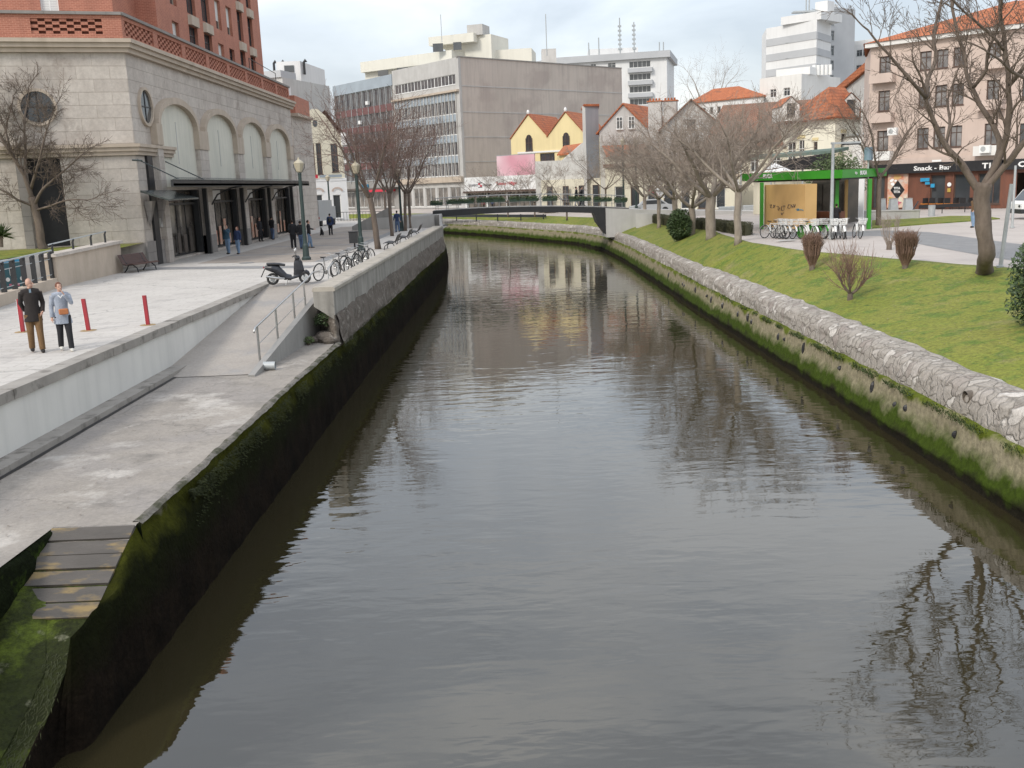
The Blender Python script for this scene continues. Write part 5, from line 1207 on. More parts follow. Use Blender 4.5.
t=building('grey_tower','slim pale grey tower with one column of dark windows beside the white tower','tower',[a,b,(b[0]-2,b[1]+10),(a[0]-2,a[1]+10)],38.6,'far_grey',{0:ops},roofm='far_grey')
mb=MB(); ebox(mb,a,b,1.5,4,-3,-.5,38.6,39.3); mb.build('roof_unit',M('far_white'),t)
a=dpt(850,246);b=dpt(885,240)
t=building('white_apartment_block','white apartment block with dark strip windows behind the pink house','apartment block',[a,b,(b[0],b[1]+10),(a[0],a[1]+10)],33,'far_white',{0:[(.8+i*1.6,12.5+3.4*k,2.2+i*1.6,13.9+3.4*k,'two','galv') for i in range(4) for k in range(6)]})
a=dpt(759,172);b=dpt(800,166);c=dpt(838,176)
t=building('white_podium','plain white stepped building below the white tower','building',[a,b,c,(a[0]+4,a[1]+14)],18.8,'plaster_white',{0:[(2.0,15.6,3.2,16.9,'two','white_paint'),(4.6,15.6,5.8,16.9,'two','white_paint')]})
mb=MB(); 
for k in range(5): q=D(814+k*4,80,170); mb.cyl(q.x,q.y,18.8,20.4,.32,.30,8)
mb.build('roof_vent',M('white_paint'),t)
mb=MB(); q0=dpt(775,171);q1=dpt(808,167.5); ebox(mb,q0,q1,0,(Vector(q1)-Vector(q0)).length,-4,0,18.8,20.0); mb.build('roof_room',M('white_paint'),t)
# orange roofed grey house behind
a=dpt(828,126);b=dpt(869,114)
t=empty('grey_backhouse',(a[0],a[1],0),'grey house with a bright orange sloping roof beside the white tower','house')
e=(Vector(b)-Vector(a)).normalized();n=Vector((-e.y,e.x)); W=(Vector(b)-Vector(a)).length
mb=MB(); mb.prism([a,b,(b[0]+n.x*8,b[1]+n.y*8),(a[0]+n.x*8,a[1]+n.y*8)],0,[11.6,14.4,14.4,11.6]); mb.build('wall',M('plaster_grey'),t)
mb=MB(); mb.prism([edge_pt(a,b,-.5,-.4),edge_pt(a,b,W+.3,-.4),edge_pt(a,b,W+.3,8),edge_pt(a,b,-.5,8)],[11.6,14.45,14.9,12.0],[12.3,15.3,16.4,13.2]); mb.build('roof',M('roof_tile'),t)
put_window(t,edge_pt(a,b,0,-.16),edge_pt(a,b,W,-.16),W-1.6,12.3,.8,1.4,'two','white_paint')
# --- cream house with big hipped orange roof
a=dpt(783,108);b=dpt(834,98.5);c=dpt(861,104)
Wl=(Vector(b)-Vector(a)).length;Wr=(Vector(c)-Vector(b)).length
eo=[(1.0,4.4,2.6,7.0,'grid','white_paint'),(5.2,5.2,5.95,6.9,'grid','wood_frame')]
eo=[(.8,3.9,2.5,6.5,'grid','white_paint'),(3.0,3.9,4.2,6.6,'grid','white_paint'),(Wl-3.9,4.7,Wl-3.1,6.3,'grid','wood_frame')]
er=[(1.6,5.2,2.6,6.9,'grid','wood_frame')]
t=building('cream_house','cream house with white windows and a large hipped orange tile roof','house',[a,b,c,(c[0]-5,c[1]+7),(a[0]+1,a[1]+9)],8.5,'pale_yellow',{0:eo,1:er},roof=None)
for (PP_,s,z,w_) in ((( a,b),3.6,6.75,1.5),((a,b),Wl-3.5,6.4,1.1),((b,c),2.1,7.0,1.3)):
    mb=MB(); ebox(mb,PP_[0],PP_[1],s-w_/2,s+w_/2,0,.05,z,z+.3); mb.build('lintel',M('plaster_yellow'),t)
an,bn,cn=[inset([a,b,c,(c[0]-5,c[1]+7),(a[0]+1,a[1]+9)],k,-.45) for k in (0,1,2)]
rA=D(829,86.8,101.5);rB=D(845,87.6,104)
dd=(c[0]-5,c[1]+7.5);ee=(a[0]+1,a[1]+9.5); pk=D(826,97,100.5)
mb=MB(); zz=8.45
mb.add([(*an,zz),(*bn,zz),(*cn,zz),(*dd,zz),(*ee,zz),(rA.x,rA.y,rA.z),(rB.x,rB.y,rB.z),(*an,zz-.18),(*bn,zz-.18),(*cn,zz-.18)],[(0,1,5),(1,2,6,5),(2,3,6),(3,4,5,6),(4,0,5),(7,8,1,0),(8,9,2,1),(7,0,1,8)]); mb.build('roof',M('roof_tile'),t)
mb=MB(); q0=D(797,108,103); 
for (u,v,Y,nm) in ((791,106,103.4,'dormer'),(851,104,101.8,'dormer')):
    q=D(u,v,Y); mb=MB(); w2=.85; mb.add([(q.x-w2,q.y,8.5),(q.x+w2,q.y,8.5),(q.x+w2,q.y,10.0),(q.x,q.y,10.8),(q.x-w2,q.y,10.0),(q.x-w2,q.y+4,8.5),(q.x+w2,q.y+4,8.5),(q.x+w2,q.y+4,10.0),(q.x,q.y+4,10.8),(q.x-w2,q.y+4,10.0)],[(0,1,2,3,4),(1,6,7,2),(0,4,9,5),(2,7,8,3),(3,8,9,4)])
    d_=mb.build(nm,M('plaster_white'),t)
    MB().add([(q.x-w2-.15,q.y-.1,9.95),(q.x,q.y-.1,10.9),(q.x+w2+.15,q.y-.1,9.95),(q.x-w2-.15,q.y+4,9.95),(q.x,q.y+4,10.9),(q.x+w2+.15,q.y+4,9.95)],[(0,1,4,3),(1,2,5,4)]).build('dormer_roof',M('roof_tile'),d_)
    MB().box(q.x-.4,q.y-.04,8.8,q.x+.4,q.y-.01,10.2).build('pane',M('glass'),d_)
mb=MB(); q=dpt(840,103); mb.build
# white side shed between cream house and pink house
a=dpt(848,99);b=dpt(868,95)
t=building('white_shed','narrow white lean-to between the cream house and the pink apartment house','shed',[a,b,(b[0]-1,b[1]+6),(a[0]-1,a[1]+6)],6.6,'plaster_white')
mb=MB(); ebox(mb,a,b,-.1,(Vector(b)-Vector(a)).length,-3,.2,6.6,6.8); mb.build('roof_slab',M('galv'),t)
mb=MB(); q=D(862,120,94.8); mb.tube([(q.x,q.y,3),(q.x,q.y,9.6)],.12,6); mb.build('downpipe',M('white_paint'),t)
# --- pink apartment house with cafe
a=dpt(867,87.5);b=dpt(1003,79.5);W=(Vector(b)-Vector(a)).length
c=(b[0]+9,b[1]-2.5); 
rows=[4.9,8.15,11.1]; pc=[W*x for x in (.115,.42,.54,.66,.90)]
ops=[]
for r_,z in enumerate(rows):
    for k,s in enumerate(pc):
        w_=.95 if k else 1.0; ops.append((s-w_/2,z,s+w_/2,z+1.65 if r_<2 else z+1.45,'curtain','wood_frame'))
poly=[a,b,c,(c[0]+2,c[1]+10),(a[0]+3,a[1]+10)]
Wc=(Vector(c)-Vector(b)).length
oc=[(1+i*2.6,z,2.1+i*2.6,z+1.5,'two','wood_frame') for z in rows for i in range(3)]
go=[(1.9,.1,2.9,3.1),(4.1,.1,5.4,3.0),(5.9,.1,7.0,3.0),(7.6,.4,9.6,3.0)]
t=empty('pink_apartment_house',(a[0],a[1],0),'pink rendered apartment house with small balconies above a dark cafe front','apartment house')
mb=MB(); wall_edge(mb,a,b,3.75,13.35,ops); wall_edge(mb,b,c,3.75,13.35,oc); 
for k in (2,3,4): wall_edge(mb,poly[k],poly[(k+1)%5],0,13.35)
mb.build('wall',M('plaster_pink'),t)
for o in ops: put_window(t,a,b,o[0],o[1],o[2]-o[0],o[3]-o[1],o[4],o[5])
for o in oc: put_window(t,b,c,o[0],o[1],o[2]-o[0],o[3]-o[1],o[4],o[5])
co=[(.5,.1,1.6,2.75,'plain','wood_frame'),(5.5,.1,6.7,2.75,'plain','wood_frame'),(7.4,.1,8.7,2.75,'plain','wood_frame'),(9.3,.35,11.0,2.75,'three','wood_frame')]
mb=MB(); wall_edge(mb,a,b,0,2.95,co); wall_edge(mb,b,c,0,2.95,[(1,.1,3,2.7)]); mb.build('cafe_front',M('wood_front'),t)
for o in co: put_window(t,a,b,o[0],o[1],o[2]-o[0],o[3]-o[1],o[4],o[5],'cafe_window')
mb=MB(); ebox(mb,a,b,1.1,W,.0,.45,2.95,3.75); ebox(mb,b,c,0,Wc,0,.45,2.95,3.75); mb.build('sign_band',M('black'),t)
mb=MB(); ebox(mb,a,b,0,W,-.1,.25,3.752,4.2); mb.build('cornice',M('plaster_pink'),t)
text(t,'Snack - Bar',a,b,4.25,3.16,.50,'text_white',off=.47,bold=.012,sx=1.32); text(t,'T',a,b,W*.87,3.14,.56,'text_white',off=.47,bold=.02,sx=1.3); text(t,'I',a,b,W*.87+.5,3.14,.56,'text_white',off=.47,bold=.02,sx=1.3); text(t,'O',b,c,.9,3.14,.58,'text_white',off=.47,bold=.02,sx=1.4)
mb=MB(); ebox(mb,a,b,5.75,6.5,.46,.5,3.8,3.95); mb.build('sign_lamp',M('white_paint'),t)
# food poster with a dark lozenge
mb=MB(); ebox(mb,a,b,1.9,3.65,.02,.10,.15,2.93); ps=mb.build('food_poster',M('poster'),t)
rr=random.Random(12)
for (s0,z0,mm,n) in ((1.6,.8,'yellow_food',16),(1.6,2.3,'sign_white',10),(2.5,2.2,'plaster_pink',9),(2.5,.8,'plaster_cream',9),(2.05,.45,'pink_sign',7),(2.1,2.7,'orange_board',7)):
    mb=MB()
    for i in range(n):
        s=s0+rr.uniform(-.30,.30);z=z0+rr.uniform(-.26,.26);r_=rr.uniform(.08,.2)
        s+=.7
        if not(1.95<s-r_ and s+r_<3.62):continue
        mb.poly([(*edge_pt(a,b,s+r_*math.cos(2*PI*k/8+i),-.105-.0006*i),z+r_*.7*math.sin(2*PI*k/8+i)) for k in range(8)])
    if mb.v: mb.build('food_picture',M(mm),ps)
mb=MB(); mb.poly([(*edge_pt(a,b,2.78+x,-.125),1.62+z) for x,z in ((-.62,0),(0,-.8),(.62,0),(0,.8))]); mb.build('lozenge',M('black'),ps)
text(t,'TITA',a,b,2.46,1.68,.26,'text_white',off=.14,bold=.01); text(t,'TITA',a,b,2.46,1.38,.26,'text_white',off=.14,bold=.01)
for (s,z,w_,h_) in ((4.75,2.25,.75,.28),(5.15,2.0,.38,.2),(5.62,1.75,.32,.3)):
    mb=MB(); ebox(mb,a,b,s,s+w_,.20,.26,z,z+h_); mb.build('blue_sign',M('blue_sign'),t)
mb=MB(); ebox(mb,a,b,6.92,7.18,.03,.08,1.35,1.65); mb.build('notice',M('yellow_food'),t)
mb=MB(); mb.poly([(*edge_pt(a,b,7.05+.17*math.cos(2*PI*k/14),-.06),1.95+.17*math.sin(2*PI*k/14)) for k in range(14)]); mb.build('round_sign',M('sign_white'),t)
mb=MB(); mb.poly([(*edge_pt(b,c,3.8+.7*math.cos(2*PI*k/20),-.03),2.0+.7*math.sin(2*PI*k/20)) for k in range(20)]); mb.build('round_window',M('black'),t)
for (s,z) in ((pc[0],7.2),(pc[0],10.4),(pc[4],10.6),(pc[4],7.55),(pc[0],4.1),(pc[4],4.1)):
    mb=MB(); ebox(mb,a,b,s-1.0,s+1.0,0,.75,z,z+.16); ebox(mb,a,b,s-1.0,s+1.0,.66,.75,z+.16,z+.75); ebox(mb,a,b,s-1.0,s-.92,0,.66,z+.16,z+.75); ebox(mb,a,b,s+.92,s+1.0,0,.66,z+.16,z+.75); mb.build('balcony',M('plaster_pink' if z>4.5 else 'plaster_white'),t)
for s,z in ((pc[0]+.9,6.1),(pc[4]-.4,4.3)):
    mb=MB(); ebox(mb,a,b,s,s+.8,.78,1.1,z,z+.6); o=mb.build('air_conditioner',M('white_paint'),t)
    P_=[(*edge_pt(a,b,s+.3+.2*math.cos(2*PI*k/12),-1.11),z+.3+.2*math.sin(2*PI*k/12)) for k in range(12)]; MB().poly(P_).build('fan_grille',M('galv'),o)
mb=MB(); ebox(mb,a,b,-.3,W+.4,-.2,.45,13.35,13.7); ebox(mb,b,c,0,Wc,-.2,.5,13.35,13.7); mb.build('eaves',M('plaster_white'),t)
an=edge_pt(a,b,-.4,-.55);bn=edge_pt(a,b,W,-.7);cc=edge_pt(b,c,Wc,-.7)
mb=MB(); ri=edge_pt(a,b,4.0,5.0); r2=edge_pt(a,b,W-2.0,5.5); r3=(c[0]+1,c[1]+5)
pkz=16.2
mb.add([(*an,13.7),(*bn,13.7),(*cc,13.7),(*poly[3],13.7),(*poly[4],13.7),(*ri,15.3),(*r2,pkz),(*r3,pkz)],[(0,1,6,5),(1,2,7,6),(2,3,7),(3,4,5,6,7),(4,0,5)]); mb.build('roof',M('roof_tile'),t)
# ================================================================ STREET FURNITURE, LEFT BANK
# red posts
def red_post(p,lean,lab,h=.86):
    lean*=.6
    t=empty('red_post',p,lab,'post','red posts on the plaza',0); 
    mb=MB(); mb.add([(-.05,-.04,0),(.05,-.04,0),(.05,.04,0),(-.05,.04,0),(-.05+lean,-.04,h),(.05+lean,-.04,h),(.05+lean,.04,h),(-.05+lean,.04,h)],[(0,3,2,1),(4,5,6,7),(0,1,5,4),(1,2,6,5),(2,3,7,6),(3,0,4,7)])
    mb.build('post',M('red_paint'),t,shift=False)
    m2=MB(); m2.add([(-.052,-.042,0),(-.044,-.042,0),(-.044+lean,-.042,h),(-.052+lean,-.042,h)],[(0,1,2,3)]); m2.build('reflective_strip',M('white_paint'),t,shift=False)
    MB().tube2(0,0,[(.22,.004),(.2,.012)],12).build('rust_stain',M('rust'),t,shift=False)
red_post(G(88.5,330.6),-.07,'red post leaning left, right behind the woman with the orange bag'); red_post(G(148,325),-.03,'rightmost red post alone on the plaza near the kerb',.82); red_post(G(23,332),0,'red post mostly hidden behind the man in the dark coat',.9)
# park ramp pit, low wall, glass railing, sign
W0=Vector((-16.3,26,0));W1=Vector((-18.6,41,0));W2=Vector((-18.85,47.6,0))
mb=MB(); ebox(mb,W1[:2],W0[:2],0,(W1-W0).length,-.0,.35,-.05,.42)
mb=MB(); mb.prism([(W0.x,W0.y),(W1.x,W1.y),(W1.x-.35,W1.y),(W0.x-.35,W0.y)],-2.5,.40)
o=mb.build('low_wall',M('cream_stone')); tag(o,'low beige stone wall carrying the glass railing of the parking ramp','wall')
mb=MB(); mb.prism([(W1.x+.02,W1.y),(W2.x+.02,W2.y+1.0),(W2.x-.45,W2.y+1.0),(W1.x-.45,W1.y)],-2.5,[1.25,1.38,1.38,1.25]); 
t=empty('ramp_pier',W1,'beige stone wall block with a sloping cap beside the bench','wall'); mb.build('wall',M('stone') if False else M('cream_stone'),t)
mb=MB(); mb.prism([(W1.x+.12,W1.y-.12),(W2.x+.12,W2.y+1.1),(W2.x-.55,W2.y+1.1),(W1.x-.55,W1.y-.12)],[1.25,1.38,1.38,1.25],[1.38,1.51,1.51,1.38]); mb.build('cap',M('stone'),t)
MB().box(W2.x-.03+.0,44.8,.25,W2.x+.10,45.9,1.15).build('grey_panel',M('concrete_light'),t)
t=empty('glass_railing',W0,'black post glass railing along the parking ramp','railing')
n=14
for k in range(n):
    f=k/(n-1); q=W0.lerp(W1,f)+Vector((-.17,-.05,0)); mb=MB(); mb.prism([(q.x-.06,q.y-.10),(q.x+.06,q.y-.10),(q.x+.06,q.y+.10),(q.x-.06,q.y+.10)],.40,1.42); mb.ell((q.x+.03,q.y,1.42),(.09,.09,.09),7,5); mb.build('post',M('dark_metal'),t)
mb=MB(); mb.tube([W0+Vector((-.12,0,1.40)),W1+Vector((-.12,0,1.52))],.035,7); mb.tube([W0+Vector((-.17,0,1.18)),W1+Vector((-.17,0,1.18))],.015,6); mb.tube([W0+Vector((-.17,0,.55)),W1+Vector((-.17,0,.55))],.015,6); mb.build('handrail',M('galv'),t)
t=empty('wall_railing',W1,'dark handrail on brackets above the beige stone block','railing')
mb=MB(); a=Vector((W1.x-.2,W1.y,1.75));b=Vector((W2.x-.2,W2.y,2.0)); mb.tube([a,b],.03,7); mb.build('handrail',M('galv'),t)
for f in (.05,.38,.7,.97): q=a.lerp(b,f); MB().tube([(q.x,q.y,1.3),(q.x,q.y,q.z-.12),(q.x+.06,q.y,q.z)],[.05,.05,.035],6).build('bracket',M('dark_metal'),t)
t=empty('ramp_far_wall',(-22,40,0),'white far wall of the parking ramp pit below the raised lawn','wall')
mb=MB(); mb.prism([(-21.5,20),(-21.6,47.4),(-22.0,47.4),(-21.9,20)],-3,1.12); mb.prism([(-21.6,47.4),(-18.9,48.3),(-18.9,48.7),(-22.0,47.9)],-3,1.15); mb.build('wall',M('white_wall'),t)
struct(MB().poly([(-16.2,20,-2.6),(-22,20,-2.6),(-22,48,-1.2),(-18.7,48,-1.2),(-18.5,41,-1.6)]).build('parking_ramp_floor',M('asphalt')))
struct(MB().poly([(-21.6,20,1.12),(-21.7,47.7,1.12),(-18.85,48.5,1.15),(-18.85,51.8,1.22),(-50,40.9,1.25),(-50,20,1.12)]).build('raised_lawn',M('grass')))
MB
t=empty('parking_sign',(-19.9,35,0),'dark teal parking sign with a white letter P behind the glass railing','sign')
a=D(-14,262,39.6);b=D(24,262,40.8); a2=(a.x,a.y);b2=(b.x,b.y); zt=D(10,263,40.2).z; zb=D(10,289,40.2).z; W=(Vector(b2)-Vector(a2)).length
mb=MB(); ebox(mb,a2,b2,0,W,-.05,0,zb,zt); mb.build('panel',M('sign_teal'),t)
mb=MB(); ebox(mb,a2,b2,0,W,-.06,-.0,zt+.02,zt+.12); mb.build('top_strip',M('blue_sign'),t)
text(t,'P',a2,b2,W*.56,zt-.50,.42,'text_white',off=.01,bold=.008)
for k in range(4):
    s=W*(.30+.19*k)+.02; mb=MB(); mb.poly([(*edge_pt(a2,b2,s+.085*math.cos(2*PI*j/14),-.01),zt-.66+.085*math.sin(2*PI*j/14)) for j in range(14)]); mb.build('pictogram',M('plaster_white'),t)
mb=MB(); ebox(mb,a2,b2,W*.52,W*.80,0,.012,zb+.09,zb+.20); mb.build('pink_label',M('pink_sign'),t)
mb=MB(); 
for s in (.2,W-.2): q=edge_pt(a2,b2,s,.08); mb.cyl(q[0],q[1],-2.4,zt,.04,.04,8)
mb.build('leg',M('galv'),t)
# benches
def make_bench(name='slat_bench',label='',rz=0,loc=(0,0,0),curl=True,L_=1.9,group=None,m='bench_wood'):
    t=empty(name,loc,label,'bench',group,rz)
    prof=[(-.42,.40),(-.30,.44),(-.12,.42),(.05,.38),(.20,.42),(.30,.56),(.38,.74),(.46,.86)]
    mb=MB(); 
    for (a,b) in zip(prof,prof[1:]):
        for k in range(2):
            p0=(a[0]+(b[0]-a[0])*(k/2+.04),a[1]+(b[1]-a[1])*(k/2+.04)); p1=(a[0]+(b[0]-a[0])*(k/2+.44),a[1]+(b[1]-a[1])*(k/2+.44))
            mb.add([(-L_/2,p0[0],p0[1]),(L_/2,p0[0],p0[1]),(L_/2,p1[0],p1[1]),(-L_/2,p1[0],p1[1]),(-L_/2,p0[0],p0[1]-.035),(L_/2,p0[0],p0[1]-.035),(L_/2,p1[0],p1[1]-.035),(-L_/2,p1[0],p1[1]-.035)],[(0,1,2,3),(4,7,6,5),(0,4,5,1),(2,6,7,3),(1,5,6,2),(0,3,7,4)])
    mb.build('slat_seat',M(m),t,shift=False)
    for x in (-L_*.36,L_*.36):
        mb=MB(); mb.tube([(x,-.40,.0),(x,-.36,.2),(x,-.15,.36),(x,.1,.35),(x,.22,.15),(x,.36,.0)],.028,6); mb.tube([(x,.1,.35),(x,.28,.5),(x,.44,.84)],.025,6); mb.build('leg',M('dark_metal'),t,shift=False)
    return t
make_bench(label='brown slatted curved bench against the stone wall block beside the corner building',loc=(-18.0,48.6,0),rz=R(75),L_=2.0)
b0=make_bench(label='dark curved bench nearest the camera by the parapet, beside the leaning tree',loc=(-6.9,58.5,0),rz=R(-90),L_=2.0,group='curved benches along the parapet',m='black')
for (y,lab) in ((64.5,'second dark curved bench along the parapet from the camera'),(72,'farthest dark curved bench along the parapet near the footbridge')):
    c=copy_tree(b0); c.location=(-6.8,y,0); c['label']=lab
# street lamps
def lamp(loc,h,lab,group,lantern=True):
    t=empty('street_lamp',loc,lab,'street lamp',group); x,y,z=loc
    mb=MB(); mb.tube2(x,y,[(.24,0),(.24,.12),(.17,.2),(.15,.75),(.11,.85),(.10,1.0),(.085,h-.75),(.10,h-.7),(.06,h-.62)],12); mb.build('post',M('lamp_post'),t,smooth=False)
    if lantern:
        mb=MB(); mb.tube2(x,y,[(.10,h-.62),(.15,h-.58),(.25,h-.22),(.25,h-.18)],8); mb.build('lantern',M('lamp_glass'),t)
        mb=MB(); mb.tube2(x,y,[(.27,h-.18),(.22,h-.10),(.10,h-.02),(.05,h+.02),(.03,h+.12)],8); mb.build('lantern_cap',M('lamp_glass'),t)
        mb=MB(); mb.tube([(x-.1,y,h-.66),(x-.27,y,h-.4),(x-.28,y,h-.2)],.015,5); mb.tube([(x+.1,y,h-.66),(x+.27,y,h-.4),(x+.28,y,h-.2)],.015,5); mb.build('bracket',M('lamp_post'),t)
    return t
g='old style street lamps on the left promenade'
lamp(tuple(G(306.5,260)),5.05,'nearest green street lamp with a cream lantern behind the parked scooter',g)
lamp(tuple(G(361.5,251)),4.95,'second street lamp with a litter bin beside it, before the leaning tree',g)
lamp(tuple(G(402,231)),5.0,'third street lamp standing near the bridge steps',g)
lamp((-20.2,114,0),5.2,'distant dark street lamp near the white carved house',g)
p=G(636,200,0); 
for (u,Y,lab) in ((624,98,'street lamp rising right of the footbridge abutment'),(636.5,100,'thin lamp post just right of the lamp by the abutment')):
    q=D(u,215,Y); lamp((q.x,q.y,0),7.2,lab,None,True)
# bin and sign panel
q=G(355,249); t=empty('litter_bin',(q.x,q.y,0),'dark litter bin on a post beside the second street lamp','bin'); mb=MB(); mb.box(q.x-.28,q.y-.22,.35,q.x+.22,q.y+.22,1.0); mb.build('bin_body',M('dark_metal'),t); MB().cyl(q.x,q.y,0,.35,.05).build('post',M('dark_metal'),t); mb=MB(); mb.box(q.x-.31,q.y-.25,1.0,q.x+.25,q.y+.25,1.05); mb.build('lid',M('black'),t)
a=G(309,227);b=G(321,226); t=empty('white_van',((a.x+b.x)/2,a.y,0),'parked grey box van at the end of the promenade behind the group of people','van')
mb=MB(); mb.prism([(a.x-.3,a.y),(b.x+.3,a.y-.6),(b.x+.9,a.y+3.6),(a.x+.3,a.y+4.2)],.55,2.55); mb.build('box_body',M('grey_van'),t)
mb=MB(); mb.prism([(a.x+.35,a.y+4.2),(b.x+.8,a.y+3.7),(b.x+1.0,a.y+5.0),(a.x+.55,a.y+5.5)],.5,1.9); mb.build('cab',M('grey_van'),t)
for (x,y) in ((a.x-.1,a.y+.9),(b.x+.25,a.y+.3),(a.x+.4,a.y+4.6),(b.x+.9,a.y+4.0)): MB().tube([(x-.12,y,.33),(x+.12,y,.33)],.33,14).build('wheel',M('rubber'),t)
for dx in (.1,1.25): MB().box(a.x-.2+dx,a.y-.75 if dx>1 else a.y-.2,.75,a.x+.0+dx,a.y-.6 if dx>1 else a.y-.05,.95).build('tail_light',M('red_paint'),t)
q=G(322,235.5); t=empty('black_dog',(q.x,q.y,0),'small black dog sitting on the promenade near the walking woman','dog')
mb=MB(); x,y=q.x,q.y
mb.tube([(x,y+.16,.10),(x,y+.10,.22),(x,y-.02,.38),(x,y-.10,.50)],[.13,.14,.12,.08],9); mb.ell((x,y-.17,.58),(.075,.10,.075),9,6); mb.tube([(x,y-.22,.57),(x,y-.31,.54)],[.05,.03],7)
for s in(1,-1): mb.tube([(x+s*.07,y-.06,.34),(x+s*.075,y-.10,.16),(x+s*.075,y-.12,.02)],[.05,.035,.03],6); mb.tube([(x+s*.10,y+.12,.14),(x+s*.12,y-.02,.08),(x+s*.11,y-.06,.02)],[.07,.045,.03],6); mb.tube([(x+s*.05,y-.13,.63),(x+s*.075,y-.12,.70)],[.03,.01],5)
mb.tube([(x,y+.22,.06),(x+.05,y+.36,.05)],[.03,.015],5); o=remesh(mb.build('body',M('black'),t),.018)
for s in(1,-1): MB().ell((x+s*.035,y-.245,.61),(.012,.01,.012),5,4).build('eye',M('white_paint'),t)
# stainless handrail of the ramp
t=empty('ramp_handrail',(-7.2,29,0),'stainless steel handrail descending beside the ramp','handrail')
ps=[(259,360,-1.15),(278,336,-.85),(294,314,-.55),(305.5,299,-.25)]; tops=[]
for k,(u,v,z) in enumerate(ps):
    y=[27.2,29.4,31.8,33.5][k]; x=-7.06+.02*k; z=ramp_z(x,y)-.02; MB().tube([(x,y,z),(x,y,z+1.0)],.032,8).build('post',M('steel'),t); tops.append((x,y,z+1.02))
mb=MB(); mb.tube([(tops[0][0],tops[0][1]-.35,tops[0][2]-.12),(tops[0][0],tops[0][1]-.2,tops[0][2]-.01)]+tops+[(-7.0,35.2,ramp_z(0,35.2)+1.02),(-6.95,36.2,ramp_z(0,36)+.9)],.028,8); mb.build('top_rail',M('steel'),t,smooth=True)
mb=MB(); mb.tube([(a_,b_,c_-.5) for a_,b_,c_ in tops],.012,6); mb.build('lower_rail',M('steel'),t)
